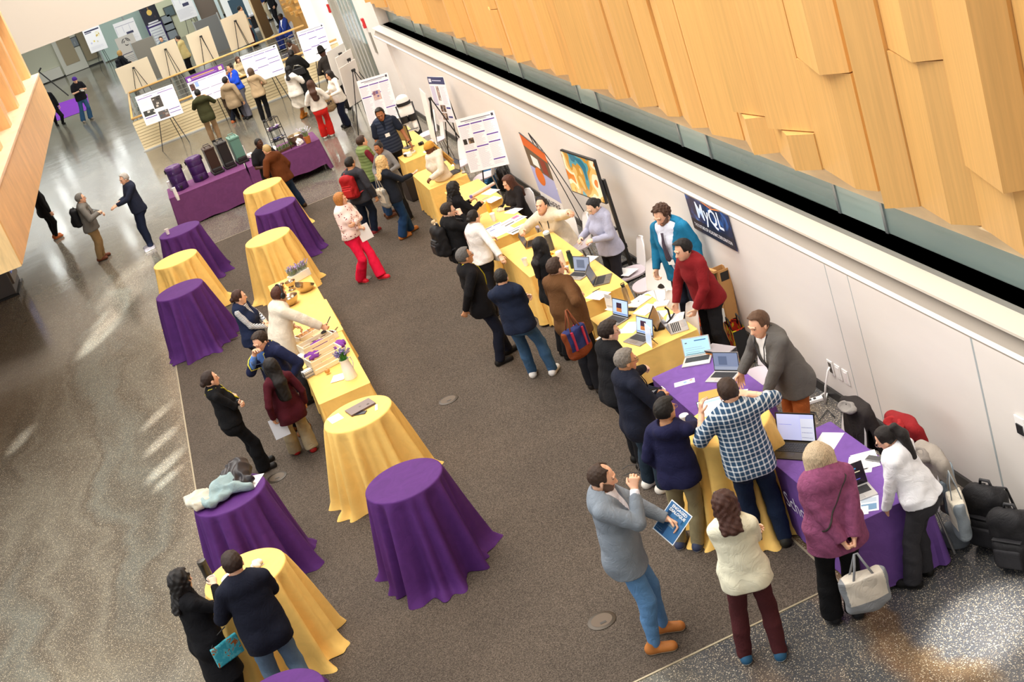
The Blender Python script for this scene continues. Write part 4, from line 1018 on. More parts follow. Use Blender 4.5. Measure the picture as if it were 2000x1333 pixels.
# ------------------------------------------------------------------ light
wd = bpy.data.worlds.new('world'); sc.world = wd; wd.use_nodes = True
wd.node_tree.nodes['Background'].inputs[0].default_value = (1.0, .985, .965, 1); wd.node_tree.nodes['Background'].inputs[1].default_value = .42
def area(name, loc, rot, sx, sy, e, c=(1, 1, 1)):
    l = bpy.data.lights.new(name, 'AREA'); l.shape = 'RECTANGLE'; l.size = sx; l.size_y = sy; l.energy = e; l.color = c
    o = bpy.data.objects.new(name, l); COL.objects.link(o); o.location = loc; o.rotation_euler = rot; return o
area('skylight', (-1, 20, 14), (0, 0, 0), 9, 34, 6000, (1, .95, .88))
area('ledge_light', (4.84, 16, 2.19), (0, math.radians(-18), 0), .06, 33, 190, (1, .95, .88))
area('window_light', (-9, 12, 6.5), (0, math.radians(-62), 0), 5, 20, 800, (.96, .98, 1))
for i in range(5):
    for j in range(4): area('lobby_downlight', (-6.5+2.7*i, 49+6*j, 3.70), (0, 0, 0), .3, .3, 14, (.95, 1, .97))
area('lobby_fill', (-2, 60, 3.6), (0, 0, 0), 14, 18, 1000, (.95, 1, .97))  # added soft fill that brightens the whole lobby
area('stair_fill', (1, 38, 12), (math.radians(14), 0, 0), 10, 10, 1100, (1, .95, .88))  # added overhead fill tilted towards the stairs and boards
area('poster_fill', (1, 35, 8), (math.radians(52), 0, 0), 8, 3, 420, (1, .96, .9))  # added fill aimed at the posters and boards, no fixture there
area('board_fill', (1, 46, 3.5), (math.radians(72), 0, 0), 9, .6, 260, (1, .95, .88))  # added strip that lifts the blank board backs
area('floor_sheen_fill', (-7.2, 44.8, 10.8), (math.radians(-90), 0, 0), 5.0, 3.6, 700, (1, .98, .95))  # added area light for sheen on the floor, no window built here
def spot(px, py, src, e, ang, bl=.9):
    l = bpy.data.lights.new('glare_spot', 'SPOT'); l.energy = e; l.spot_size = math.radians(ang); l.spot_blend = bl; l.color = (1, .97, .92); l.shadow_soft_size = .05  # added spots that brighten floor patches in place of window glare
    o = bpy.data.objects.new('glare_spot', l); COL.objects.link(o); o.location = src; o.rotation_euler = (Vector(at(px, py))-Vector(src)).to_track_quat('-Z', 'Y').to_euler()
for a_ in ((195, 655, 24000, 2.2), (230, 600, 20000, 2.6), (255, 540, 20000, 3.), (305, 815, 12000, 1.4), (315, 862, 13000, 1.5), (322, 910, 13000, 1.6), (328, 935, 11000, 1.2), (40, 860, 8000, 1.5), (1915, 1230, 9000, 4.)): spot(a_[0], a_[1], (-9.5, 16-a_[1]*.008, 4.2) if a_[0] < 1000 else (-5, 4, 9), a_[2]*5, a_[3])
sc.view_settings.view_transform = 'Standard'; sc.view_settings.look = 'None'; sc.view_settings.exposure = 0; sc.view_settings.gamma = 1
# ================================================================== the people
Fb = fabric
def T(c, **k): return dict(mat=Fb(c) if isinstance(c, str) else c, **k)
def JK(c, shirt='#ece8ea', collar=None, **k):
    """open jacket over a shirt"""
    return [dict(mat=Fb(shirt) if isinstance(shirt, str) else shirt, name='shirt', hem='waist', g=.012, collar=collar or shirt), dict(mat=Fb(c) if isinstance(c, str) else c, name='jacket', hem=k.pop('hem', 'long'), neck=k.pop('neck', 'deep'), stiff=1, lapel=1, collar=c, **k)]
DENIM, NAVYP, BLKP, KHAKI = '#3d6da8', '#1f2638', '#17171a', '#9c8c68'
SH_BLK = ('#1b1918', '#2a2826'); SH_BRN = ('#5a3624', '#b79a78')
# --- near right
person('blazer', 'bearded man in grey blazer and jeans lifting his glasses to his face', (1172, 908), 1.86, -22, (1291, 1263), top=JK('#7c858f', '#e6e6ee'), bot=dict(mat=Fb('#5c86b2'), kind='slim'), shoes=('#b06f38', '#d9c8ac'),
       hair=('thin', '#3b2a1f'), arms=(('bent', dict(d=(.16, -.08, -.06), c=.6)), ('chin', dict(d=(.06, .02, -.02), c=.7, dir=(.2, .3, 1)))), head=(4, 16, 0), extra=(('beard', '#33261e'),), feet=((.05, .12, -8), (-.02, -.12, -4)))
person('cream', 'woman in cream sweater and burgundy trousers seen from behind with folded arms', (1408, 962), 1.64, 68, (1497, 1292), sex='f', top=T('#e3dfc6', hem='hip', loose=.012), bot=dict(mat=Fb('#4c2326'), kind='straight'), shoes=('#2c5878', '#eeeeea'),
       hair=('wavy', '#3f2117', 1.12, -.15), arms=('cross', 'cross'), head=(10, 20, 0), feet=((.0, .16, 8), (-.05, -.14, -8)), extra=(('sunglasses_up',),))
person('plum', 'grey-blonde woman in plum corduroy jacket with hands clasped behind her back', (1590, 868), 1.66, 82, (1655, 1218), sex='f', build=1.16, top=[T('#f2efee', hem='waist', g=.012, collar='#f4f2f0'), T(Fb('#86496a', var=.22, scale=14), hem='long', name='jacket', loose=.022, sheen=1)], bot=dict(mat=Fb('#121214'), kind='wide'), shoes=('#1a1a1c', '#3a3a3c'),
       hair=('bob', '#c2ad8e', 1.4, -.118), arms=(('behind', dict(c=.8)), ('behind', dict(c=.8))), head=(-4, 26, 0), extra=(('strap', '#2c2622', -1),))
person('white', 'dark-ponytailed woman in white sweater and pinstripe trousers leaning on the near purple table', (1716, 838), 1.52, 128, (1803, 1158), sex='f', build=1.1, top=T('#edeef2', hem='waist', loose=.012, collar='#ffffff'), bot=dict(mat=Fb('#343337'), kind='flare'), shoes=SH_BLK,
       hair=('pony', '#1c1614'), arms=(('lean', dict(d=(.12, 0, .02))), ('lean', dict(d=(.12, 0, .02)))), head=(10, 30, 0), lean=(24, 0), extra=(('glasses', '#8a6a6a'),))
person('plaid', 'man in navy and white plaid shirt raising both forearms, seen from behind', (1415, 741), 1.80, 76, (1509, 1075), top=dict(mat=pattern('plaid', '#2f4a66', '#dde4e8', .046), name='shirt', hem='hip', sleeve='rolled', loose=.02, collar='#8fa0b2'), bot=dict(mat=Fb('#1d2a42'), kind='straight'), shoes=('#2b2a24', '#1b1a18'),
       hair=('short', '#35241a'), arms=((.24, .23, 1.33, dict(c=.35, h=(0, .7, -1), dir=(.2, -.2, .9))), (.33, -.22, 1.32, dict(c=.1, h=(-.1, -1, -.25), dir=(.3, .8, .25), pn=(.4, .1, -1)))), head=(4, 18, 0), extra=(('glasses', '#1a1a1c'),), feet=((.05, .10, 6), (-.03, -.13, -10)))
person('greyjk', 'man in charcoal jacket and rust trousers bending over the laptops on the purple table', (1474, 612), 1.80, 190, None, top=JK('#65625f', '#f2f0ee', loose=.006), bot=dict(mat=Fb('#a55a2c'), kind='straight'), shoes=SH_BRN,
       hair=('short', '#5a3f2b'), arms=((0, 1497, 772, .92, dict(c=.4)), (0, 1448, 728, 1.02, dict(c=.25, dir=(.3, -.2, -1)))), head=(4, 12, 0), lean=(17, 0), extra=(('lanyard', '#1c1c20', .12, False),))
person('hoodie', 'man in dark navy hoodie and khaki trousers holding a white cup', (1292, 781), 1.70, 48, (1352, 1078), skin='t', build=.93, top=T('#1f2040', name='hoodie', hem='hip', hood=1, loose=.01), bot=dict(mat=Fb('#8d8262'), kind='straight'), shoes=('#39415a', '#d8d8da'),
       hair=('quiff', '#17130f'), arms=('pocket', (.36, -.22, 1.21, dict(c=.6, h=(-.3, -1, -.6)))), head=(-22, 4, 0), extra=(('glasses', '#a08050'),))
person('navyblz', 'grey-haired man in navy blazer and glasses clasping his hands', (1217, 683), 1.76, 2, (1278, 968), top=JK('#1b1f2e', '#dfe3ee'), bot=dict(mat=Fb('#2b3a48'), kind='straight'), shoes=('#e8e4da', '#f0eee8'),
       hair=('short', '#7b746c'), arms=(('clasp', dict(c=.7)), ('clasp', dict(c=.7))), head=(-4, 10, 0), extra=(('glasses', '#3a2a20'), ('lanyard', '#1a1a22', .1)), skin='t', feet=((.02, .1, 10), (.08, -.12, -18)))
person('blksw', 'young man in black sweater and round glasses resting a watched wrist on the yellow table', (1186, 628), 1.72, 8, None, skin='p', top=T('#17171a', hem='hip', loose=.01), bot=dict(mat=Fb('#16161a')), shoes=SH_BLK,
       hair=('quiff', '#241812'), arms=('lean', ('bent', dict(d=(.06, .06, -.02)))), head=(-14, 14, 0), lean=(10, 0), extra=(('glasses', '#7a6a52'), ('watch', 1)))
person('brownblz', 'stout man in brown blazer carrying a navy and red tote on his arm', (1078, 506), 1.76, 22, (1172, 765), build=1.2, top=JK('#5e3f24', '#c9d2e2', belly=.05), bot=dict(mat=Fb('#15151a'), kind='wide'), shoes=('#26211e', '#2c2826'),
       hair=('short', '#3d2c22'), arms=(('bent', dict(c=.7)), (0, 1122, 588, 1.22, dict(c=.7, h=(-.6, -1, -.6)))), head=(-4, 2, 0))
person('blkjk', 'long-black-haired woman in black jacket standing at the yellow table beside a paper cup', (1050, 466), 1.66, 14, (1112, 700), sex='f', skin='t', top=T('#141416', hem='hip', name='jacket'), bot=dict(mat=Fb('#131316'), kind='wide'), shoes=SH_BLK,
       hair=('long', '#0f0d0e', 1., -.36), arms=('bent', ('hip', dict(d=(.08, 0, .08)))), head=(30, 4, 0), extra=(('glasses', '#8a7a70'),))
person('tshirt', 'dark-haired man in navy long-sleeved T-shirt and blue jeans with folded arms, seen from behind', (974, 527), 1.66, 58, (1068, 742), skin='f', top=T('#1c2438', hem='hip', loose=.018, name='shirt'), bot=dict(mat=Fb('#3f5f80'), kind='straight'), shoes=('#e6e4e0', '#f2f0ec'),
       hair=('short', '#14110f'), arms=('cross', 'cross'), head=(6, 14, 0), feet=((.04, .17, 10), (.0, -.13, -8)))
person('blksuit', 'grey-haired man in black suit with yellow lanyard and a hand held behind him', (900, 486), 1.74, 6, (983, 712), skin='t', top=JK('#131215', '#e6e2e6'), bot=dict(mat=Fb('#171a28'), kind='straight'), shoes=SH_BLK,
       hair=('short', '#5c5a58'), arms=('down', ('behind', dict(d=(-.03, -.04, .03), c=.3))), head=(2, 0, 0), extra=(('lanyard', '#e8d81c', .0), ('glasses', '#2a2420')), feet=((.16, .12, 6), (-.04, -.10, -4)))
person('wpurse', 'woman in white sweater and black trousers with a small white crossbody purse', (922, 411), 1.62, 20, (962, 632), sex='f', skin='p', top=T('#e6e1dc', hem='waist', loose=.02), bot=dict(mat=Fb('#17161a'), kind='wide'), shoes=('#2b2b2e', '#e2e2de'),
       hair=('lowbun', '#17120f'), arms=('bent', (0, 980, 505, .90, dict(c=.3, h=(-.5, -1, 0)))), head=(6, 12, 0), extra=(('strap', '#6a3a2a', 1, .006), ('glasses', '#7a6a60')))
person('bpackman', 'man in black sweater with a black backpack holding his chin', (872, 397), 1.72, 8, None, skin='p', top=[T('#b9c8e4', hem='waist', g=.012, collar='#c9d6ee', name='shirt'), T('#151517', hem='hip')], bot=dict(mat=Fb('#17171a')), shoes=SH_BLK,
       hair=('short', '#241a14'), arms=('clasp', ('chin', dict(c=.6))), head=(-10, 14, 0), extra=(('glasses', '#3a3a3e'),))
person('curly', 'woman with wavy black hair and black top holding a phone by the papers table', (883, 356), 1.62, 16, None, sex='f', skin='t', top=T('#141316', hem='hip'), bot=dict(mat=Fb('#15151a')), shoes=SH_BLK,
       hair=('wavy', '#120e0d', 1.05), arms=('phone', ('phone', dict(d=(.06, .0, -.06)))), head=(4, 14, 0))
person('braids', 'woman with golden headwrap and long blonde braids leaning at the yellow tables', (833, 281), 1.60, 190, (850, 455), sex='f', skin='d', top=T('#e4d8c4', hem='waist', loose=.03, hood=1, name='hoodie'), bot=dict(mat=Fb('#cdb68c'), kind='wide'), shoes=('#d8c09a', '#efe6d8'),
       hair=('wrap', '#c8923f'), arms=(('bent', dict(d=(.12, .0, .0))), ('down', dict(d=(.12, 0, .05)))), head=(6, 20, 0), lean=(14, 0))
person('floral', 'woman in floral blouse and bright red trousers walking with a paper in hand', (660, 378), 1.68, -52, (732, 563), sex='f', top=T(pattern('floral', '#efd6cf', '#8d3446', .036), name='blouse', hem='waist', loose=.018), bot=dict(mat=Fb('#d4143c'), kind='wide'), shoes=('#c01c30', '#f2dcd8'),
       hair=('bob', '#b0743a', 1., -.10), arms=(('cross', dict(c=.5)), ('bent', dict(d=(-.04, .12, -.06)))), head=(32, 4, 0), feet=((.22, .05, 6), (-.18, -.06, -6)))
person('blonde', 'blonde woman in navy jacket and jeans gesturing with an upturned hand', (742, 306), 1.70, 14, (800, 470), sex='f', top=T('#1d222c', hem='hip', name='jacket', collar='#1d222c'), bot=dict(mat=Fb('#22426c'), kind='flare'), shoes=('#a86a34', '#6a4422'),
       hair=('wavy', '#d2b078', 1.1, -.24), arms=('down', ('fwd', dict(d=(.06, .02, .04), c=.12, pn=(0, .2, 1)))), head=(10, 6, 0), feet=((.12, .08, 6), (-.12, -.08, -6)))
person('redpack', 'dark-haired man in charcoal hooded jacket wearing a red backpack', (680, 308), 1.72, 48, (722, 462), skin='t', top=T('#38383e', hem='hip', hood=1, loose=.02, name='jacket'), bot=dict(mat=Fb('#1f2a40')), shoes=('#7c2228', '#e0d8d4'),
       hair=('short', '#15110f'), arms=('bent', 'down'), head=(-10, 8, 0))
person('greenvest', 'man in green quilted vest over maroon sleeves holding a glass cup', (703, 266), 1.70, 12, None, top=[T('#6a1c26', hem='waist', g=.014), T(pattern('stripe', '#7f8f5a', '#6a7a48', .06), name='vest', sleeve='none', hem='hip', neck='v', loose=.02)], bot=dict(mat=Fb('#2a4468')), shoes=SH_BRN,
       hair=('short', '#3a2416'), arms=('bent', 'bent'), head=(4, 8, 0))
person('smiling', 'smiling woman with a high bun in grey sweater facing the blonde woman', (735, 279), 1.62, 228, None, sex='f', skin='b', top=T('#7a7876', hem='hip'), bot=dict(mat=Fb('#1c1c20')), shoes=('#2a2a2c', '#e8e4e0'),
       hair=('bun', '#17110e'), arms=('bent', 'bent'), head=(-6, 10, 0))
person('puffer', 'tall young man in navy puffer vest and T-shirt with name badge', (738, 212), 1.88, 268, (786, 382), skin='b', top=[T('#1c2230', hem='waist', sleeve='short', g=.014, name='tshirt'), T(pattern('stripe', '#323a4a', '#20273a', .065), name='vest', sleeve='none', hem='hip', neck='v', vw=.5, loose=.016)], bot=dict(mat=Fb('#15151a')), shoes=('#4a4a50', '#e2e0de'),
       hair=('short', '#14100e'), arms=(('down', dict(d=(.10, .05, .02))), ('down', dict(d=(.04, 0, 0)))), head=(-14, 18, 0), extra=(('badge', .0, .16), ('watch', 0)))
# --- left group by the buffet
person('headph', 'man with black headphones and cream sweater reaching over the buffet', (541, 560), 1.78, 14, None, top=T('#dcd2c0', hem='long', loose=.028), bot=dict(mat=Fb('#23232a')), shoes=SH_BLK,
       hair=('short', '#4a2618'), arms=('bent', (0, 632, 640, 1.0, dict(c=.7, h=(-.2, -1, .1)))), head=(14, 16, 0), lean=(22, 0), extra=(('headphones',),))
person('stripes', 'woman in navy vest over striped sleeves behind the buffet', (462, 567), 1.64, -28, None, sex='f', top=[T(pattern('stripe', '#dedcd8', '#4a4e5a', .018), hem='waist', g=.012), T('#1d2640', name='vest', sleeve='none', hem='hip', neck='v', loose=.012)], bot=dict(mat=Fb('#1a1a20')), shoes=SH_BLK,
       hair=('lowbun', '#3c2218'), arms=('clasp', ('fwd', dict(d=(-.05, .08, -.1)))), head=(34, 10, 0))
person('navysuit', 'man in navy suit and glasses with yellow lanyard touching his face', (498, 653), 1.80, 222, (598, 858), top=JK('#1c2240', '#5f86c8', hem='long'), bot=dict(mat=Fb('#17171c')), shoes=('#7a4a28', '#4a2a18'),
       hair=('short', '#2c1d14'), arms=(('hip',), ('chin', dict(c=.5))), head=(-8, 22, 0), extra=(('lanyard', '#e3d84a', .04, False), ('tie', '#5a6a88'), ('glasses', '#1a1a1c')))
person('maroon', 'long-black-haired woman in maroon jacket and khaki trousers holding a paper', (524, 703), 1.64, 100, (604, 903), sex='f', skin='t', top=T('#48141f', hem='long', name='jacket'), bot=dict(mat=Fb('#a8987a'), kind='wide'), shoes=('#8c1c1c', '#6a1414'),
       hair=('long', '#120d0c', 1., -.42), arms=(('down', dict(d=(.02, .02, .03))), ('down', dict(d=(.06, 0, .02)))), head=(6, 0, 0), feet=((.08, .10, 6), (-.10, -.10, -6)))
person('blkwoman', 'woman in black dress clothes with yellow lanyard and folded arms', (402, 727), 1.68, 10, (522, 925), sex='f', top=T('#121214', hem='waist', neck='turtle', g=.014), bot=dict(mat=Fb('#101013'), kind='wide'), shoes=SH_BLK,
       hair=('lowbun', '#2a1a13'), arms=('cross', 'cross'), head=(6, 2, 0), extra=(('lanyard', '#e6da2a', .14, False), ('watch', 0)))
person('backblz', 'man in dark navy blazer seen from behind at the near yellow table', (444, 1080), 1.80, 98, None, top=JK('#171a28', '#c9d4e6'), bot=dict(mat=Fb('#5d7388'), kind='straight'), shoes=SH_BRN,
       hair=('short', '#2c1c14'), arms=('bent', ('cross', dict(d=(0, -.05, 0)))), head=(4, 14, 0), twist=-8, feet=((.0, .12, 6), (-.06, -.12, -6)))
person('cupwoman', 'woman with long black hair in black coat lifting a paper cup', (343, 1117), 1.66, 24, None, sex='f', skin='p', top=T('#121216', hem='coat', name='coat', flare=.05), bot=dict(mat=Fb('#131316')), shoes=SH_BLK,
       hair=('wavy', '#14100f', 1., -.24), arms=('bent', ('chin', dict(d=(.10, .04, -.10), c=.6))), head=(8, 6, 0))
# --- staff behind the tables
person('seatbrown', 'brown-haired woman in dark blazer seated behind the table with joined hands', (988, 345), 1.66, 196, None, sex='f', top=T('#221e1e', hem='hip', name='blazer'), bot=dict(mat=Fb('#1b1b20')), shoes=SH_BLK, seat=True, feet=((.42, .12, 0), (.42, -.12, 0)),
       hair=('long', '#4e2a1a', 1., -.30), arms=(('phone', dict(d=(.02, .0, -.02), c=.3)), ('phone', dict(d=(.02, .0, -.02), c=.3))), head=(0, 12, 0))
person('fleece', 'seated man in cream fleece pullover stretching one arm towards the screen', (1056, 386), 1.78, 216, None, top=T('#d9cdb6', hem='hip', loose=.03, collar='#c9bda6', name='fleece'), bot=dict(mat=Fb('#1f1c1c')), shoes=SH_BLK, seat=True, feet=((.42, .14, 0), (.42, -.14, 0)),
       hair=('buzz', '#2a2019'), arms=((0, 1133, 413, 1.22, dict(h=(-.2, .3, -1))), (0, 1020, 452, .98, dict(c=.5))), lean=(22, 0), head=(10, -16, 0), extra=(('lanyard', '#2a2a2e', .0),))
person('lavender', 'woman in lavender-grey shirt looking down at a phone behind the tables', (1150, 392), 1.62, 196, None, sex='f', skin='p', top=T('#a9aabf', hem='hip', loose=.012, collar='#b4b5ca', name='shirt'), bot=dict(mat=Fb('#232126')), shoes=SH_BLK,
       hair=('lowbun', '#151112'), arms=(('bent', dict(d=(.02, -.06, .04))), ('bent', dict(d=(.06, -.02, .06), c=.5))), head=(0, 26, 0), extra=(('glasses', '#c9a86a'),))
person('teal', 'bearded man in teal blazer and tie smiling behind the tables', (1284, 404), 1.84, 214, None, build=1.1, top=JK('#1d6c90', '#d9dcea', belly=.03, neck='open', hem='long', vw=1.5), bot=dict(mat=Fb('#242634')), shoes=SH_BRN,
       hair=('curly', '#4a3020'), arms=('down', ('down', dict(d=(.12, 0, .04)))), head=(-6, 20, 0), lean=(5, 0), extra=(('beard', '#4a2d1c'), ('tie', '#3c3440', '#7a6a74'), ('badge', .02, .02)))
person('maroonboy', 'dark-haired young man in maroon sweater leaning on chair backs', (1328, 470), 1.72, 194, None, top=T('#7c1a1e', hem='hip', loose=.012, collar='#f2f0f0', name='sweater'), bot=dict(mat=Fb('#1d1c1e'), kind='straight'), shoes=SH_BLK,
       hair=('quiff', '#18120f'), arms=(('lean', dict(d=(.03, -.04, .08))), ('lean', dict(d=(.03, -.02, .08)))), head=(-6, 8, 0), lean=(12, 0))
# --- by the drinks table
person('brownsw', 'man with cropped blond hair in brown sweater leaning over the cocktail table', (517, 283), 1.72, 128, (592, 418), top=T('#5e3216', hem='hip', sleeve='rolled', loose=.02), bot=dict(mat=Fb('#23395a'), kind='straight'), shoes=('#3c2a1c', '#2a1f16'),
       hair=('buzz', '#b39a6a'), arms=('bent', ('down', dict(d=(.05, 0, .03)))), head=(0, 6, 0), lean=(8, 0))
person('server', 'server in black polo shirt behind the purple drinks tables', (503, 271), 1.72, -62, None, skin='k', top=T('#17161a', hem='hip', sleeve='short', collar='#1c1b20', name='polo_shirt'), bot=dict(mat=Fb('#141416')), shoes=SH_BLK,
       hair=('buzz', '#0f0c0b'), arms=('bent', 'bent'), head=(4, 16, 0))
# --- poster session
person('olive', 'man in olive blazer photographing a poster with his phone', (383, 175), 1.74, 88, (421, 276), skin='t', top=JK('#3a3a22', '#d8d4cc'), bot=dict(mat=Fb('#a98a68')), shoes=SH_BLK,
       hair=('short', '#120f0e'), arms=(('up', dict(d=(0, -.06, -.12))), ('up', dict(d=(0, -.04, -.12)))), head=(0, 4, 0))
person('tanblz', 'striding man in tan blazer, navy trousers and rust shoes', (437, 151), 1.76, 62, (472, 262), skin='t', top=JK('#a08a6c', '#eceaf0'), bot=dict(mat=Fb('#171b26')), shoes=('#a0552c', '#e6d6c6'),
       hair=('short', '#14100e'), arms=('bent', 'down'), head=(-20, -4, 0), feet=((-.18, .08, 4), (.34, -.06, -4)))
person('hijab', 'woman with dark brown headscarf and glasses smiling towards the hall', (422, 141), 1.56, 262, None, sex='f', top=T('#5a483a', hem='coat', name='coat'), bot=dict(mat=Fb('#3a322c')), shoes=SH_BLK, hair=('hijab', '#33231c'), arms=('down', 'clasp'), head=(0, 6, 0), extra=(('glasses', '#2a2020'),))
person('bluecard', 'woman in bright blue cardigan and grey trousers with a hand to her chin', (446, 126), 1.70, 212, (489, 235), sex='f', skin='t', top=T('#1f48c0', hem='waist', name='cardigan', neck='v'), bot=dict(mat=Fb('#55535a'), kind='wide'), shoes=SH_BLK, hair=('bun', '#1c1410'), arms=('clasp', ('chin',)), head=(0, 6, 0))
person('beige', 'woman with brown bob in beige blazer reading a poster from behind', (487, 134), 1.64, 80, (524, 240), sex='f', top=T('#b39a78', hem='hip', name='blazer'), bot=dict(mat=Fb('#141417'), kind='straight'), shoes=SH_BLK, hair=('bob', '#55402f'), arms=('cross', 'bent'), head=(10, 4, 0), extra=(('strap', '#221a16', 1),))
person('whitecoat', 'woman in white coat and tan boots holding a cup by the posters', (561, 130), 1.66, 42, (592, 240), sex='f', skin='b', top=T('#e4ddd2', hem='hip', loose=.03, name='jacket'), bot=dict(mat=Fb('#ddd6c8'), kind='skirt', len=.40), shoes=('#a8641e', '#7a4a18', .32), hair=('wavy', '#120e0e'), arms=(('phone',), ('phone', dict(d=(0, .02, .02)))), head=(10, 6, 0), feet=((.14, .07, 4), (-.08, -.07, -4)))
person('blackcoat', 'person in a large black coat with a chained black bag, seen from behind', (566, 97), 1.76, 66, None, sex='f', build=1.15, skin='b', top=T('#151413', hem='maxi', name='coat', loose=.05, flare=.12), bot=dict(mat=Fb('#141414')), shoes=SH_BLK, hair=('lowbun', '#17110f'), arms=('bent', 'bent'), head=(10, 4, 0))
person('redtr', 'woman with long brown hair, white sweater and red wide trousers', (604, 158), 1.66, 78, (636, 268), sex='f', top=T('#e8e1d6', hem='waist', loose=.02), bot=dict(mat=Fb('#dd2a24'), kind='wide'), shoes=('#efe8e2', '#f4f0ec'), hair=('long', '#452818', 1.1, -.36), arms=('bent', 'bent'), head=(-8, 4, 0))
person('whiteblz', 'woman in white blazer and navy trousers carrying a beige handbag', (640, 139), 1.66, 196, (676, 250), sex='f', skin='t', top=T('#e6ded2', hem='hip', name='blazer'), bot=dict(mat=Fb('#1b2036'), kind='wide'), shoes=SH_BLK, hair=('mid', '#1d1512'), arms=(('bent',), ('fwd', dict(d=(-.04, .0, .03)))), head=(0, 8, 0))
person('hatman', 'man in wide black hat and dark suit bending to a poster', (626, 96), 1.80, 104, None, skin='k', top=T('#2b2622', hem='long', name='suit_jacket'), bot=dict(mat=Fb('#1f1b1a'), kind='wide'), shoes=SH_BLK, hair=('hat', '#14120f'), arms=('bent', 'bent'), head=(10, 14, 0), lean=(8, 0))
person('stairman', 'man in brown jacket coming up the stairs behind the wire railing', (561, 79), 1.74, 214, None, skin='k', low=.55, top=JK('#5a4232', '#b8b0a8'), bot=dict(mat=Fb('#2a2622')), shoes=SH_BLK, hair=('short', '#100d0c'), arms=('bent', 'down'), head=(0, 20, 0))
person('railbend', 'long-brown-haired woman in beige sweater bending over the stair handrail', (463, 112), 1.46, 282, None, sex='f', low=.3, top=T('#d8c39a', hem='hip', loose=.02), bot=dict(mat=Fb('#3a3632')), shoes=SH_BLK, hair=('long', '#4a2d1c', 1.1, -.26), arms=('fwd', 'fwd'), head=(0, 30, 0), lean=(28, 0))
person('yellowsw', 'dark-haired man in pale yellow sweater between the blank easel boards', (345, 70), 1.74, 160, None, top=T('#cfbd84', hem='hip', loose=.01), bot=dict(mat=Fb('#15151a')), shoes=SH_BLK, hair=('short', '#1c1410'), arms=('cross', 'bent'), head=(0, 6, 0))
person('headonly', 'woman behind the blank boards looking down beside the purple banner', (312, 72), 1.66, 258, None, sex='f', top=T('#5c7280', hem='hip'), bot=dict(mat=Fb('#20222a')), shoes=SH_BLK, hair=('lowbun', '#3a281e'), arms=('bent', 'bent'), head=(0, 24, 0))
person('lobbypack', 'blond person in black with a black backpack beside the grey banner', (232, 99), 1.68, 30, None, sex='f', top=T('#1a1b20', hem='hip', name='jacket'), bot=dict(mat=Fb('#17181c')), shoes=SH_BLK, hair=('bob', '#b08a4e'), arms=('bent', 'bent'), head=(0, 8, 0))
person('fartable', 'man in cream sweater standing at the far purple table', (466, 12), 1.72, 20, None, top=T('#d9d4bc', hem='hip'), bot=dict(mat=Fb('#4a1c1c')), shoes=SH_BLK, hair=('short', '#17120f'), arms=('bent', 'down'), head=(0, 4, 0))
person('farblue', 'person in navy shirt and beige trousers beyond the far purple table', (500, -34), 1.76, 190, None, top=T('#1f2f5c', hem='hip'), bot=dict(mat=Fb('#c9b99a')), shoes=SH_BLK, hair=('short', '#2a1c14'), arms=('fwd', 'down'), head=(0, 8, 0))
person('farblack', 'man in black jacket standing behind the seated man in blue', (516, -26), 1.78, 196, None, top=T('#17181c', hem='hip', name='jacket'), bot=dict(mat=Fb('#15151a')), shoes=SH_BLK, hair=('short', '#5a4634'), arms=('down', 'bent'), head=(0, 10, 0), extra=(('badge', .08, .22),))
person('seatblue', 'man in bright blue suit seated beyond the stair railing', (544, 28), 1.76, 200, None, skin='k', seat=True, top=JK('#243a86', '#e8e8ee'), bot=dict(mat=Fb('#1c2a66')), shoes=SH_BLK, hair=('short', '#0f0c0c'), arms=('lap', 'lap'), head=(0, 24, 0), feet=((.42, .12, 0), (.42, -.12, 0)))
person('photog', 'photographer in purple beanie, black T-shirt and jeans checking a camera', (145, 152), 1.72, 292, (172, 241), top=T('#16161c', hem='hip', sleeve='short', loose=.02, name='tshirt'), bot=dict(mat=Fb('#34587c'), kind='wide'), shoes=('#8a8074', '#c9c2b4'), hair=('beanie', '#4a2a86'), arms=(('phone', dict(d=(-.02, -.05, -.02))), ('phone', dict(d=(-.02, -.05, -.06)))), head=(0, 26, 0), feet=((.06, .16, 12), (-.02, -.12, -10)))
person('underbalc', 'person in black coat and trousers half hidden by the wooden balcony', (84, 172), 1.74, 292, (117, 240), top=T('#16161a', hem='long', name='coat'), bot=dict(mat=Fb('#15151a'), kind='slim'), shoes=SH_BLK, hair=('short', '#1c1612'), arms=('down', 'bent'), head=(0, 10, 0), feet=((.16, .08, 4), (-.12, -.08, -4)))
person('orangeshoes', 'person in black with orange-brown shoes, upper body behind the balcony', (62, 356), 1.70, 24, (94, 452), top=T('#141416', hem='long', name='coat'), bot=dict(mat=Fb('#141417'), kind='slim'), shoes=('#a85a2a', '#efe6dc'), hair=('short', '#1a1410'), arms=('down', 'down'), head=(0, 8, 0))
person('greypack', 'grey-haired man in khaki trousers with a black backpack on the shiny floor', (152, 379), 1.74, -6, (205, 516), top=T('#77746e', hem='hip', loose=.02, collar='#8a8680', name='jacket'), bot=dict(mat=Fb('#a98c62'), kind='straight'), shoes=('#6a3a24', '#4a2a1c'), hair=('short', '#77736c'), arms=('bent', ('bent', dict(d=(.0, .06, .06), c=.8))), head=(10, 2, 0), extra=(('glasses', '#3a3a3a'),))
person('talker', 'white-haired man in navy sweater holding out a hand while talking', (238, 340), 1.78, 196, (298, 488), top=T('#23283a', hem='hip', loose=.01, collar='#23283a'), bot=dict(mat=Fb('#1a2136'), kind='straight'), shoes=('#8d8a90', '#efecea'), hair=('short', '#b7b2aa'), arms=(('fwd', dict(d=(.06, -.02, .02), c=.15)), ('bent', dict(d=(.04, 0, .05)))), head=(6, 6, 0))
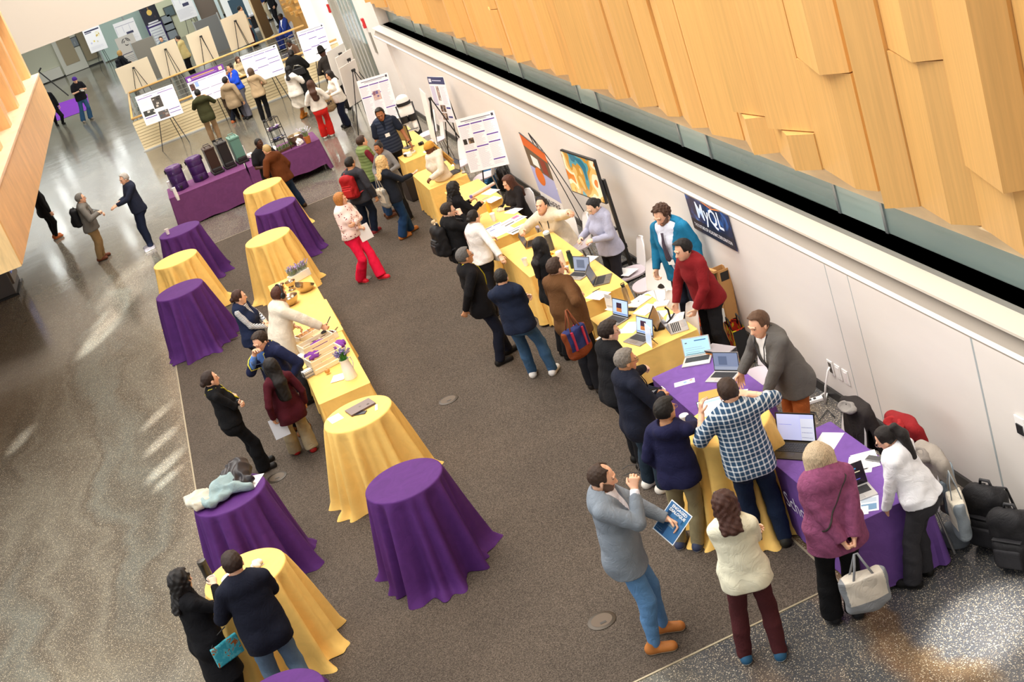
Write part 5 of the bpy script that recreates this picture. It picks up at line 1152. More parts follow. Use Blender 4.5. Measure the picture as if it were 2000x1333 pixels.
# ================================================================== tables
PUR, YEL = fabric(PURPLE_C, .75, .12, 5., .10), fabric(YELLOW_C, .75, .10, 5., .05)
PUR3 = fabric('#6b3a68', .75, .12, 5., .10)
PUR2 = fabric('#73509c', .75, .12, 5., .10)
WHITEP = plain('#f3f1ee', .6); DKMET = plain('#3a3a3c', .4, .6)
def cloth_round(name, m, seed, R=.405, h=1.07, flare=.15, parent=None):
    rg = random.Random(seed); k1, k2, k3 = rg.choice([9, 10]), rg.choice([14, 15]), rg.choice([21, 23]); p1, p2, p3, p4 = [rg.uniform(0, 6.28) for _ in range(4)]
    n = 168; rings = [(R*.5, h, 0), (R*.95, h, 0), (R-.004, h-.001, 0), (R+.004, h-.006, 0), (R+.008, h-.018, .0)]
    vs = [(0, 0, h)]; fs = []
    T_ = [.05, .12, .22, .34, .46, .58, .70, .82, .91, .97, 1.0]
    prof = [(r, z, None) for r, z, _ in rings]+[(None, None, t) for t in T_]
    for r, z, t in prof:
        for j in range(n):
            a = 2*PI*j/n
            if t is None: rr, zz = r, z
            else:
                f = math.sin(k1*a+p1+.25*math.sin(2*a+p4))*.5+math.sin(k2*a+p2)*.33+math.sin(k3*a+p3+1.2*t)*.22
                lo = math.sin(2*a+p4)*.03*t+math.sin(3*a+p2)*.03*t*t
                f = math.copysign(abs(f)**.8, f)
                rr = R+.008+flare*t**1.15+f*.125*t**.6+lo+(max(0, t-.93)*(.55+.5*math.sin(4*a+p1))); zz = h-.018-(h-.024)*t
                if t > .96: zz += .012*(1+math.sin(k1*a+p3))*(1 if t < 1 else .4)
                zz = max(zz, .008)
            vs.append((rr*math.cos(a), rr*math.sin(a), zz))
    fs += [(0, 1+j, 1+(j+1) % n) for j in range(n)]
    for i in range(len(prof)-1): fs += [(1+i*n+j, 1+(i+1)*n+j, 1+(i+1)*n+(j+1) % n, 1+i*n+(j+1) % n) for j in range(n)]
    mb = MB(); mb.add(vs, fs); return mb.build(name, m, parent, smooth=True)
CT = {}
def cocktail(key, px, py, m, label, seed, z=1.07, R=.405):
    p = at(px, py, z); e = empty('cocktail_table', (p[0], p[1], 0), 0, label, 'table', 'tall round cocktail tables')
    cloth_round('tablecloth', m, seed, parent=e, R=R)
    MB().lathe([(.38, 1.035), (.38, 1.06)], 32).build('tabletop', plain('#6b5a48'), e); MB().lathe([(.03, .03), (.03, 1.035)], 12).build('pole', DKMET, e); MB().lathe([(.28, .008), (.26, .03)], 24).build('base', DKMET, e)
    CT[key] = p; return e
cocktail('Y1', 698, 808, YEL, 'tall round table in yellow cloth with a closed laptop on it', 1)
cocktail('P1', 788, 938, PUR, 'tall round table in purple cloth with an empty top, nearest the carpet centre', 2)
cocktail('PC', 448, 966, PUR, 'tall round table in purple cloth piled with coats', 3)
cocktail('YB', 478, 1120, YEL, 'tall round table in yellow cloth where a pair stand with cups', 4)
cocktail('PB', 540, 1372, PUR, 'tall round table in purple cloth cut off by the bottom edge', 5)
cocktail('P2', 350, 566, PUR, 'empty tall round table in purple cloth, nearest of three along the carpet edge', 6)
cocktail('P3', 350, 449, PUR, 'tall round table in purple cloth with one paper cup on top', 7)
cocktail('Y2', 342, 506, YEL, 'tall round table in yellow cloth, empty, between two purple ones at the carpet edge', 8)
cocktail('Y3', 522, 463, YEL, 'tall round table in yellow cloth, empty, just beyond the buffet', 9)
cocktail('P4', 537, 402, PUR, 'tall round table in purple cloth behind the empty yellow one at the far carpet edge', 10)
cocktail('Y4', 512, 362, YEL, 'tall round table in yellow cloth where the brown-sweater man leans', 11)
cocktail('Y5', 1418, 826, YEL, 'tall round table in yellow cloth in front of the man in the plaid shirt', 12)
def cloth_rect(name, m, x0, x1, y0, y1, seed, parent, h=.755, drop=.03, drops=None, fold=.018, flare=.035, sag=.0):
    rg = random.Random(seed); r = .02; P = []
    drops = drops or {}
    def seg(a, b, nrm, side, n):
        for i in range(n): t = i/n; P.append((a[0]+(b[0]-a[0])*t, a[1]+(b[1]-a[1])*t, nrm, side))
    def arc(c, a0, s, n=5):
        for i in range(n+1):
            a = a0+PI/2*i/n; P.append((c[0]+r*math.cos(a), c[1]+r*math.sin(a), (math.cos(a), math.sin(a)), s))
    nx, ny = max(8, int((x1-x0)/.035)), max(8, int((y1-y0)/.035))
    seg((x0+r, y0), (x1-r, y0), (0, -1), 'y0', nx); arc((x1-r, y0+r), -PI/2, 'c'); seg((x1, y0+r), (x1, y1-r), (1, 0), 'x1', ny); arc((x1-r, y1-r), 0, 'c')
    seg((x1-r, y1), (x0+r, y1), (0, 1), 'y1', nx); arc((x0+r, y1-r), PI/2, 'c'); seg((x0, y1-r), (x0, y0+r), (-1, 0), 'x0', ny); arc((x0+r, y0+r), PI, 'c')
    n = len(P); p1, p2 = rg.uniform(0, 6), rg.uniform(0, 6)
    T_ = [0, .02, .06, .15, .3, .45, .6, .75, .88, 1]; vs = []
    s = 0; S = []
    for i in range(n):
        S.append(s); q = P[(i+1) % n]; s += math.hypot(q[0]-P[i][0], q[1]-P[i][1])
    for t in T_:
        for i in range(n):
            x, y, nn, side = P[i]; cr = 1 if side == 'c' else 0
            d = drops.get(side, drop); zb = d+(.012*math.sin(S[i]*9+p1))
            f = math.sin(S[i]*13+p1+1.5*math.sin(S[i]*3+p2))*.6+math.sin(S[i]*27+p2)*.4
            o = (flare*t+fold*f*t**.8+(.045*t if cr else 0)) if t > .02 else (.004 if t else 0)
            vs.append((x+nn[0]*o, y+nn[1]*o, h-(0 if t == 0 else .003 if t == .02 else .003+(h-zb-.003)*t)))
    fs = [tuple(range(n))]
    for k in range(len(T_)-1): fs += [(k*n+i, (k+1)*n+i, (k+1)*n+(i+1) % n, k*n+(i+1) % n) for i in range(n)]
    mb = MB(); mb.add(vs, fs); return mb.build(name, m, parent, smooth='auto')
def banquet(name, label, m, x0, x1, y0, y1, seed, group='folding tables along the wall', legs=True, **kw):
    e = empty(name, ((x0+x1)/2, (y0+y1)/2, 0), 0, label, 'table', group); hx, hy = (x1-x0)/2, (y1-y0)/2
    c = cloth_rect('tablecloth', m, -hx, hx, -hy, hy, seed, e, **kw)
    MB().box((-hx+.01, -hy+.01, .715), (hx-.01, hy-.01, .75)).build('tabletop', plain('#8a7a66'), e)
    for sx in (-1, 1):
        for sy in (-1, 1): MB().tube([(sx*(hx-.09), sy*(hy-.22), 0), (sx*(hx-.09), sy*(hy-.18), .715)], .016, 8).build('leg', plain('#9a9894', .4, .5), e)
    return e, c
TZ = .756
banquet('banquet_table', 'yellow-covered table at the far end holding a monitor on a stand', YEL, 3.34, 4.06, 25.82, 28.9, 21, drops={'y0': .30})
banquet('banquet_table', 'yellow-covered table with an open laptop, where the woman in the headwrap leans', YEL, 3.26, 4.0, 23.3, 24.76, 22)
banquet('banquet_table', 'yellow-covered table with rolled poster in front of the seated brown-haired woman', YEL, 3.42, 4.06, 21.2, 22.75, 23)
banquet('banquet_table', 'yellow-covered table spread with printed posters beside the fleece man', YEL, 3.30, 4.0, 19.22, 20.72, 24)
banquet('banquet_table', 'yellow-covered table with a tall grey tumbler and a gold laptop', YEL, 3.28, 4.09, 17.15, 18.75, 25)
banquet('banquet_table', 'yellow-covered table with two laptops beside the brown-blazer man', YEL, 3.36, 4.13, 15.52, 17.02, 26)
banquet('banquet_table', 'yellow-covered table crowded with open laptops, nearest of the yellow wall tables', YEL, 3.40, 4.19, 13.46, 14.98, 27, drops={'y0': .40, 'c': .10})
def school(label, x0, x1, y0, y1, seed):
    e, c = banquet('banquet_table', label, PUR2, x0, x1, y0, y1, seed, flare=.02, fold=.010)
    hx, hy = (x1-x0)/2, (y1-y0)/2
    M = basis((-hx-.026, hy-.33, .52), (0, -1, 0), (-.03, 0, 1), (-1, 0, 0))
    mb = MB(); text_mesh(mb, 'School', .24, basis((-hx-.040, hy-.66, .46), (0, -1, 0), (-.045, 0, 1), (-1, 0, 0)), sx=.85); mb.build('school_lettering', plain('#e6dff0', .6), c)
    mb = MB(); text_mesh(mb, 'of data science', .07, basis((-hx-.050, hy-.66, .31), (0, -1, 0), (-.045, 0, 1), (-1, 0, 0))) if False else None
    mb = MB(); pts = [(.0, .20), (.08, .17), (.13, .08), (.12, -.02), (.08, -.10), (.10, -.17), (-.06, -.17), (-.10, -.06), (-.12, .04), (-.08, .15)]
    Mx = basis((-hx-.038, hy-.22, .47), (0, -1, 0), (-.045, 0, 1), (-1, 0, 0)); mb.poly([(p[0]*.9, p[1]*.9, 0) for p in pts], Mx)
    mb.mat(1)
    for q in ([(-.05, .10, .002), (0, .04, .002), (-.02, -.04, .002), (.02, -.12, .002)], [(.03, .12, .002), (.07, .05, .002), (.04, -.02, .002), (.06, -.10, .002)], [(-.08, 0, .002), (-.03, .0, .002), (.0, -.06, .002)]):
        for a, b in zip(q[:-1], q[1:]):
            d = Vector((b[1]-a[1], a[0]-b[0], 0)).normalized()*.005; mb.quad(tuple(Vector(a)-d), tuple(Vector(b)-d), tuple(Vector(b)+d), tuple(Vector(a)+d), Mx)
    mb.build('gold_emblem', [plain('#e0a53a', .6), plain('#f6e8d0', .6)], c)
    return e
school('purple-covered table with school lettering and two open laptops, beside the yellow tables', 3.34, 4.10, 11.45, 12.80, 31)
school('purple-covered table with school lettering where the plum and white women stand', 3.50, 4.22, 8.86, 10.46, 32)
# buffet: three tables pushed together, the middle cloth overlapping
BFX0, BFX1 = -.02, .67
banquet('buffet_table', 'yellow-covered buffet table at the far end carrying metal bowls and a planter', YEL, BFX0, BFX1, 19.2, 21.6, 41, group='buffet tables')
banquet('buffet_table', 'yellow-covered buffet table at the near end with wooden crates and a white jug', YEL, BFX0, BFX1, 15.92, 18.6, 42, group='buffet tables')
o = cloth_rect('buffet_cloth', YEL, BFX0-.03, BFX1+.03, 18.15, 19.75, 43, None, h=.766, drop=.30, drops={'y0': .73, 'y1': .73, 'x0': .25}, fold=.025)
tag(o, 'loose yellow cloth laid across the gap between the two buffet tables', 'tablecloth')
# drinks tables
banquet('drinks_table', 'purple-covered table with five tall drink dispensers on it', PUR3, -1.27, .57, 31.02, 32.14, 51, group='drinks tables', fold=.006)
banquet('drinks_table', 'purple-covered table with a snack rack, flowers and a bowl of cups', PUR3, .62, 2.36, 30.98, 32.10, 52, group='drinks tables', fold=.006, drops={'y0': .16, 'x1': .06})
# ================================================================== laptops, papers, small things
def screen_mat(bg, kind=0):
    m, nt, b = _new('screen'); mp = coords(nt, (1, 1, 1), 'Generated')
    br = nt.nodes.new('ShaderNodeTexBrick'); br.inputs['Scale'].default_value = 5.; br.inputs['Mortar Size'].default_value = .012; br.inputs['Row Height'].default_value = .22
    a = lin(bg); br.inputs['Color1'].default_value = (*a, 1); br.inputs['Color2'].default_value = (*mulc(a, .8), 1); br.inputs['Mortar'].default_value = (*mulc(a, .45), 1)
    L(nt, mp, 'Vector', br, 'Vector'); L(nt, br, 'Color', b, 'Base Color'); L(nt, br, 'Color', b, 'Emission Color'); b.inputs['Emission Strength'].default_value = .45; b.inputs['Roughness'].default_value = .15
    return m
KEYS = plain('#1d1d1f', .5)
def laptop(px, py, z, rz, label, body='#b9babc', bezel='#1b1b1d', kb='#232325', scr='#8fb0d8', open_=105, blocks=(), w=.31, d=.215):
    p = at(px, py, z); e = empty('laptop', p, math.radians(rz), label, 'laptop', 'laptops on the tables'); bm = plain(body, .35, .4)
    base = MB().box((-w/2, -d/2, 0), (w/2, d/2, .014)).build('base', bm, e, bevel=.004)
    MB().box((-w*.43, -d*.12, .014), (w*.43, d*.40, .0150)).build('keyboard_well', plain(kb, .5), base)
    mb = MB()
    for r in range(5):
        for c in range(13): mb.box((-w*.42+c*w*.0648, -d*.10+r*d*.098, .015), (-w*.42+c*w*.0648+w*.052, -d*.10+r*d*.098+d*.075, .0175))
    mb.build('keys', plain('#3a3a3c' if kb != '#e6e4e0' else '#d8d6d0', .5), base)
    MB().box((-w*.17, -d*.45, .014), (w*.17, -d*.17, .0148)).build('touchpad', plain(body, .25, .4), base)
    t = math.radians(open_); M = basis((0, d/2-.004, .012), (1, 0, 0), (0, -math.cos(t), math.sin(t)), (0, -math.sin(t), -math.cos(t)))
    lid = MB().box((-w/2, 0, -.006), (w/2, d*.98, 0), M).build('lid', bm if bezel == body else plain(body, .35, .4), e, bevel=.002)
    MB().box((-w*.49, .006, 0), (w*.49, d*.965, .0012), M).build('bezel', plain(bezel, .3), lid)
    MB().quad((-w*.465, .018, .0016), (w*.465, .018, .0016), (w*.465, d*.93, .0016), (-w*.465, d*.93, .0016), M).build('display', plain(scr, .15, 0, .5, .55), lid)
    mb = MB(); cols = []
    for i, (x0, y0, x1, y1, c) in enumerate(blocks):
        cols.append(plain(c, .2, 0, .5, .5)); mb.mat(i).quad((w*.93*(x0-.5), .018+d*.85*y0, .002), (w*.93*(x1-.5), .018+d*.85*y0, .002), (w*.93*(x1-.5), .018+d*.85*y1, .002), (w*.93*(x0-.5), .018+d*.85*y1, .002), M)
    if blocks: mb.build('screen_content', cols, lid)
    return e
UI = ((.02, .05, .98, .12, '#5a78b8'), (.25, .2, .6, .8, '#3a2a3a'), (.25, .2, .6, .45, '#d8884a'), (.68, .2, .95, .8, '#a9c4ea'))
DOC = ((.05, .15, .6, .18, '#8fa8b0'), (.05, .3, .8, .32, '#8fa8b0'), (.05, .42, .7, .44, '#8fa8b0'), (.08, .72, .16, .78, '#4a5a60'), (.45, .8, .9, .86, '#3a6a9a'), (.05, .04, .95, .07, '#35454a'))
SPL = ((.0, .0, .62, 1, '#b9c2ec'), (.64, .0, 1, .86, '#c8cede'), (.66, .1, .95, .12, '#6a7090'), (.66, .3, .95, .32, '#6a7090'), (.66, .5, .95, .52, '#6a7090'), (.05, .6, .4, .62, '#7078b0'))
CODE = ((.1, .72, .8, .78, '#3a8ac0'), (.1, .55, .9, .60, '#c8c0a0'), (.1, .38, .7, .44, '#b08840'), (.1, .2, .85, .24, '#5a5ac0'))
laptop(1362, 706, TZ, -33, 'silver laptop with a pale blue page open on the purple table', '#d9d8d6', '#c9c8c6', '#3a3a3a', '#a9d4e0', 108, DOC)
laptop(1412, 738, TZ, -53, 'silver laptop with a dark screen under the pointing hand', '#d6d4d2', '#1a1a1c', '#2a2a2c', '#6f7c96', 105, ((.2, .3, .55, .8, '#55627c'), (.0, .0, 1, .2, '#8a94a8')))
laptop(1545, 882, TZ, -53, 'large dark laptop with a split white and blue screen on the near purple table', '#4a4438', '#17171a', '#1c1b18', '#b0b8e8', 108, SPL, w=.40, d=.28)
laptop(1672, 968, TZ, -8, 'slim laptop showing coloured code on black between the two women', '#c9c8c6', '#101012', '#2a2a2c', '#1a1418', 100, CODE)
laptop(1200, 628, TZ, -72, 'grey laptop nearest the standing code sign on the yellow table', '#8f8d8a', '#17171a', '#2b2b2d', '#a9bfe0', 108, UI)
laptop(1247, 665, TZ, -72, 'grey laptop by the table edge in front of the young man with glasses', '#8f8d8a', '#17171a', '#2b2b2d', '#a9bfe0', 108, UI)
laptop(1325, 640, TZ, 74, 'silver laptop turned away with its keyboard towards the wall', '#c6c4c0', '#1a1a1c', '#d8d4cc', '#565a66', 108)
laptop(1128, 540, TZ, -62, 'grey laptop with a photo on screen at the brown-blazer man', '#b2aea8', '#17171a', '#2b2b2d', '#7f8ca6', 106, ((.2, .2, .7, .8, '#59657c'),))
laptop(1178, 548, TZ, 62, 'laptop seen from behind its lid next to the white sheets', '#7c766c', '#17171a', '#232325', '#565a66', 105)
laptop(1042, 476, TZ, 70, 'gold-lidded laptop seen from behind at the tumbler table', '#a98a52', '#17171a', '#4a4640', '#565a66', 105)
laptop(884, 338, TZ, -84, 'dark laptop beside the woman with braids', '#3a3a3c', '#17171a', '#1c1c1e', '#4a5058', 104)
lt = CT['Y1']; e = empty('laptop', (lt[0]+.06, lt[1]+.10, 1.072), math.radians(12), 'closed brown-grey laptop lying on the yellow cocktail table', 'laptop')
MB().box((-.16, -.11, 0), (.16, .11, .016)).build('base', plain('#6a5c58', .35, .5), e, bevel=.005); b = MB().box((-.16, -.11, .017), (.16, .11, .024)).build('lid', plain('#74645f', .35, .5), e, bevel=.004); MB().lathe([(.016, .0242), (.001, .0246)], 14).build('round_mark', plain('#4a403c', .3, .5), b)
def sheet(px, py, z, w, h, rz, label, cat='paper', lines=6, ink='#8a8890', bg='#f7f6f4', head=None, blocks=(), name='paper_sheet', group=None, M=None, thick=.0012):
    p = at(px, py, z) if M is None else None
    mb = MB(); mb.box((-w/2, -h/2, 0), (w/2, h/2, thick)); mb.mat(1); zz = thick+.0006
    rg = random.Random(int(px*7+py))
    for i in range(lines):
        y = h*.5-h*.12-(h*.76)*i/max(lines, 1); mb.quad((-w*.42, y-.0022, zz), (w*(.2+.22*rg.random()), y-.0022, zz), (w*(.2+.2*rg.random()), y+.0022, zz), (-w*.42, y+.0022, zz)) if i % 3 != 2 else None
    ms = [plain(bg, .6), plain(ink, .7)]
    if head: ms.append(plain(head, .6)); mb.mat(2).quad((-w*.48, h*.38, zz), (w*.48, h*.38, zz), (w*.48, h*.485, zz), (-w*.48, h*.485, zz))
    for i, (x0, y0, x1, y1, c) in enumerate(blocks):
        ms.append(plain(c, .6)); mb.mat(len(ms)-1).quad((w*(x0-.5), h*(y0-.5), zz+.0003), (w*(x1-.5), h*(y0-.5), zz+.0003), (w*(x1-.5), h*(y1-.5), zz+.0003), (w*(x0-.5), h*(y1-.5), zz+.0003))
    o = mb.build(name, ms)
    if M is None: o.location = [float(v) for v in p]; o.rotation_euler = (0, 0, math.radians(rz))
    else: o.matrix_world = M
    return tag(o, label, cat, group)
Z = TZ
sheet(1337, 748, Z, .22, .10, -20, 'white folded leaflet with a blue circle on the purple table', lines=3, blocks=((.45, .3, .6, .75, '#8fb0d8'), (.75, .5, .9, .9, '#d89a9a')))
sheet(1617, 862, Z, .216, .28, -50, 'blank white sheet behind the large dark laptop', lines=0)
sheet(1680, 908, Z, .216, .28, -35, 'white form under a pen beside the white sweater woman', lines=4)
sheet(1690, 900, Z+.002, .216, .28, -20, 'second white form overlapping the one under the pen', lines=4)
sheet(1697, 985, Z, .16, .22, -30, 'colour-printed card sticking out by the slim laptop', lines=0, blocks=((.1, .1, .9, .5, '#6a90b0'), (.1, .6, .9, .9, '#b0bcc8')))
sheet(1671, 1000, Z+.001, .21, .12, -30, 'small white slip at the front edge of the near purple table', lines=2)
sheet(1434, 776, 1.072, .216, .26, -40, 'white sheet on the far side of the plaid man\'s table', lines=2)
sheet(1388, 772, 1.073, .24, .20, -25, 'gold folder lying on the plaid man\'s table', 'folder', 0, bg='#c99a48', name='folder')
sheet(1190, 640+14, Z, .216, .28, -62, 'white sheet between the two grey laptops', lines=2)
sheet(1232, 640, Z+.001, .216, .28, -50, 'blank white paper slid under the second grey laptop', lines=0)
sheet(1248, 590, Z, .21, .28, -66, 'white booklet with a small black mark nearest the chairs', lines=0, blocks=((.45, .45, .55, .53, '#2a2a2a'),), thick=.012)
sheet(1262, 606, Z, .21, .26, -66, 'white notebook with a pen line beside the white router', lines=1, blocks=((.6, .5, .68, .54, '#2a2a2a'),), thick=.01)
sheet(1283, 618, Z, .21, .28, -50, 'plain sheet lying beside the white router', lines=1)
sheet(1318, 622, Z+.001, .21, .26, -30, 'white page tucked behind the turned-away laptop', lines=0)
sheet(1168, 577, Z, .28, .216, -66, 'two white sheets with a pen at the near end of the laptops table', lines=0, blocks=((.0, .9, .5, .93, '#3a3a3a'),))
sheet(1146, 510, Z, .216, .28, -62, 'white open notepad behind the dark green flask', lines=0, thick=.008)
sheet(958, 375, Z, .22, .28, 20, 'white printed page under the rolled poster', lines=3)
sheet(962, 390, Z, .22, .28, 14, 'white handout with blue print nearest the seated woman', lines=5, ink='#6a78a0')
sheet(1003, 412, Z, .20, .26, 24, 'white card with a dark rim at the edge of the posters table', lines=1)
sheet(966, 452, Z, .46, .60, 8, 'large printed poster sheet lying flat on the yellow table', 'poster', 0, blocks=((.03, .9, .30, .96, '#5a4a9a'), (.36, .9, .64, .96, '#5a4a9a'), (.7, .9, .97, .96, '#5a4a9a'), (.05, .5, .28, .52, '#55555a'), (.4, .3, .62, .32, '#55555a'), (.7, .5, .95, .52, '#55555a'), (.4, .6, .6, .68, '#8a98c0'), (.1, .2, .35, .22, '#2a2a2a')), name='printed_poster')
sheet(1000, 432, Z+.001, .40, .30, 16, 'magazine page with pink print beside the fleece man', 'magazine', 0, blocks=((.05, .6, .6, .72, '#c09aa0'), (.65, .6, .95, .95, '#d06a90'), (.05, .2, .5, .35, '#5a5048'), (.55, .2, .95, .3, '#6a6a90')), name='magazine')
sheet(1012, 448, Z+.003, .32, .26, 10, 'leaflet with black and purple bands at the corner of the posters table', 'leaflet', 0, blocks=((.05, .7, .7, .8, '#4a3a8a'), (.1, .3, .5, .48, '#3a3632'), (.55, .3, .9, .45, '#2a2a2e')), name='leaflet')
sheet(897, 318, Z, .28, .22, -30, 'loose white papers at the far side of the laptop by the braids woman', lines=2)
sheet(832, 296, Z, .10, .14, 0, 'small white card next to the headset', lines=0)
sheet(655, 818, 1.072, .15, .20, 10, 'white slip of paper on the yellow cocktail table', lines=2)
sheet(735, 796-0, 1.073, .03, .16, -10, 'white plastic fork lying beyond the laptop', 'fork', 0, name='plastic_fork')
sheet(490, 942, 1.073, .22, .28, -28, 'white sheet under the black jacket on the purple table', lines=3)
sheet(661, 738, Z+.008, .18, .22, -20, 'white card leaning flat at the near edge of the buffet', lines=0)
def cup(p, label, name='paper_cup', r=.041, h=.11, c='#f3f0ec', lid=None, group='paper cups'):
    e = empty(name, p, 0, label, 'cup', group); MB().lathe([(r*.72, 0), (r, h), (r*1.06, h+.002), (r*1.06, h-.004)] if not lid else [(r*.72, 0), (r, h)], 20, cap1=bool(lid)).build('cup', plain(c, .5), e, smooth='auto')
    if lid: MB().lathe([(r*1.05, h), (r*1.05, h+.012), (r*.9, h+.016)], 20).build('lid', plain(lid, .4), e)
    else: MB().lathe([(r*.9, h*.72), (r*.3, h*.72)], 16).build('drink', plain('#5a4030', .3), e)
    return e
def bottle(p, label, prof, c, cap=None, capc='#1a1a1a', name='bottle', rough=.35, metal=0., handle=False):
    e = empty(name, p, 0, label, 'bottle'); MB().lathe(prof, 20).build('body', plain(c, rough, metal), e, smooth='auto')
    if cap: MB().lathe(cap, 18).build('cap', plain(capc, .4), e, smooth='auto')
    if handle: MB().tube([(-.022, 0, prof[-1][1]+.02), (-.02, 0, prof[-1][1]+.05), (.02, 0, prof[-1][1]+.05), (.022, 0, prof[-1][1]+.02)], .006, 6).build('loop_handle', plain(capc, .4), e)
    return e
p3 = CT['P3']; cup((p3[0]-.22, p3[1]-.02, 1.072), 'white paper cup alone on the purple cocktail table')
cup(at(1028, 519, Z), 'white paper cup on the yellow table before the long-haired woman')
cup(at(966, 432, Z), 'white lidded cup beside the orange juice bottle', lid='#f4f2ee', h=.12)
bottle(at(957, 414, Z), 'clear bottle of orange juice on the posters table', [(.03, 0), (.034, .01), (.034, .11), (.016, .16), (.015, .18)], '#f0b838', [(.017, .18), (.017, .205)], '#e8e0d0')
bottle(at(1078, 488, Z), 'tall grey tumbler with a pale blue lid', [(.036, 0), (.045, .02), (.047, .25)], '#55575a', [(.048, .25), (.05, .28), (.03, .295), (.012, .30)], '#cfe2ea', 'tumbler')
bottle(at(1120, 523, Z), 'dark green metal flask standing on the yellow table', [(.036, 0), (.036, .19), (.03, .215)], '#1f3a2c', [(.03, .215), (.03, .25)], '#16281f')
bottle(at(1100, 520, Z), 'large cream insulated mug beside the green flask', [(.05, 0), (.05, .20)], '#efe4da', [(.051, .20), (.045, .225)], '#f4ece6', 'insulated_mug')
cup(at(1108, 534, Z), 'small white cup in front of the cream mug', r=.045, h=.09)
bottle(at(1228, 594, Z), 'brass metal bottle with a black loop cap by the code sign', [(.033, 0), (.034, .20), (.022, .235)], '#b59a70', [(.022, .235), (.022, .265)], '#1a1a1a', metal=.6, handle=True)
e = empty('banana', at(1078, 505, Z), .6, 'yellow and black striped toy bunch beside the black jacket woman', 'toy'); MB().tube([(-.06, 0, .02), (-.03, 0, .055), (.02, 0, .065), (.06, 0, .04)], [.012, .02, .02, .01], 8).build('body', plain('#e0a82a'), e, smooth=True); MB().tube([(-.02, .001, .062), (.0, .001, .085), (.03, .001, .06)], .008, 6).build('black_band', BLACK, e)
# standing sign, router and monitor on the crowded table
e = empty('table_sign', at(1192, 605, Z), math.radians(-70), 'white upright table sign with grey print beside the first grey laptop', 'sign')
M = basis((0, 0, 0), (1, 0, 0), (0, .12, .99), (0, -.99, .12)); mb = MB(); mb.box((-.07, 0, -.004), (.07, .20, 0), M); mb.build('panel', WHITEP, e)
mb = MB()
for i, (y, w) in enumerate(((.18, .09), (.165, .11), (.15, .08), (.045, .1), (.03, .09))): mb.quad((-w/2, y, .001), (w/2, y, .001), (w/2, y+.005, .001), (-w/2, y+.005, .001), M)
mb.build('printed_lines', plain('#9a9898'), e); MB().box((-.07, -.03, 0), (.07, .04, .006)).build('foot', WHITEP, e)
e = empty('wifi_router', at(1292, 596, Z), math.radians(-40), 'white router with two raised antennas on the yellow table', 'router'); MB().box((-.10, -.06, 0), (.10, .06, .03)).build('body', WHITEP, e, bevel=.012)
for sx in (-.06, .06): MB().tube([(sx, .05, .02), (sx*1.2, .08, .17)], .008, 8).build('antenna', plain('#d9d6d2', .4), e)
e = empty('tablet_stand', at(1310, 625, Z), math.radians(20), 'black curved stand behind the open laptops', 'stand'); MB().tube([(0, 0, .006), (.02, .02, .12), (.0, .04, .16)], .012, 8).build('arm', BLACK, e); MB().tube([(-.10, -.03, .008), (0, 0, .008), (.12, .04, .03)], .010, 8).build('base', BLACK, e)
e = empty('monitor', at(1290, 640, Z), math.radians(58), 'portable monitor showing an amber reflection between the laptops', 'monitor'); M = basis((0, 0, .03), (1, 0, 0), (0, .25, .97), (0, -.97, .25)); MB().box((-.16, 0, -.01), (.16, .20, 0), M).build('casing', BLACK, e, bevel=.003); MB().quad((-.15, .01, .001), (.15, .01, .001), (.15, .19, .001), (-.15, .19, .001), M).build('display', plain('#b98e4e', .2, 0, .5, .1), e); MB().box((-.08, -.06, 0), (.08, .06, .03)).build('foot', BLACK, e)
e = empty('tablet', at(1268, 676, Z), math.radians(-92), 'white-edged tablet propped on a small black stand at the table end', 'tablet'); M = basis((0, 0, .005), (1, 0, 0), (0, .2, .98), (0, -.98, .2)); MB().box((-.10, 0, -.006), (.10, .24, 0), M).build('casing', WHITEP, e, bevel=.002); MB().quad((-.09, .012, .001), (.09, .012, .001), (.09, .228, .001), (-.09, .228, .001), M).build('display', plain('#a8bede', .2, 0, .5, .4), e)
for sx in (-.05, .05): MB().tube([(sx, .09, .003), (sx, .03, .10)], .004, 5).build('prop', BLACK, e)
def phone(p, rz, label, c='#17171a', M=None):
    e = empty('phone', p, rz, label, 'phone'); MB().box((-.037, -.075, 0), (.037, .075, .009)).build('body', plain(c, .25), e, bevel=.003); MB().quad((-.033, -.07, .0095), (.033, -.07, .0095), (.033, .07, .0095), (-.033, .07, .0095)).build('screen', plain('#24262c', .1), e)
    if M is not None: e.matrix_world = M
    return e
phone(at(1232, 605, Z), .6, 'black phone beside the metal bottle on the yellow table'); phone(at(704, 808, 1.072), 1.0, 'black phone lying in front of the closed laptop'); phone(at(1222, 622, Z), 2.2, 'small dark phone next to the grey laptop'); phone(at(1708, 897, Z+.008), .5, 'grey phone on top of the white forms', '#8a8a8c')
e = empty('game_controller', at(720, 793, 1.072), .4, 'white earphone case and charger on the yellow cocktail table', 'charger'); MB().box((-.04, -.03, 0), (.04, .03, .022)).build('case', WHITEP, e, bevel=.01); MB().lathe([(.02, .022), (.016, .026)], 14).build('button', plain('#4a3a30'), e); MB().tube([(-.04, 0, .01), (-.08, -.03, .008), (-.10, .0, .008)], .004, 5).build('cable', WHITEP, e)
e.name = 'earphone_case'
e = empty('box', at(1408, 690, Z), math.radians(-65), 'flat grey and black box at the back of the purple table', 'box'); MB().box((-.17, -.08, 0), (.17, .08, .05)).build('body', plain('#2a2624'), e); MB().box((-.17, -.08, .05), (.17, .08, .058)).build('lid', plain('#9a9498', .5), e); MB().box((-.17, -.082, .002), (.17, -.08, .03)).build('orange_strip', plain('#c87a34'), e)
e.name = 'storage_box'
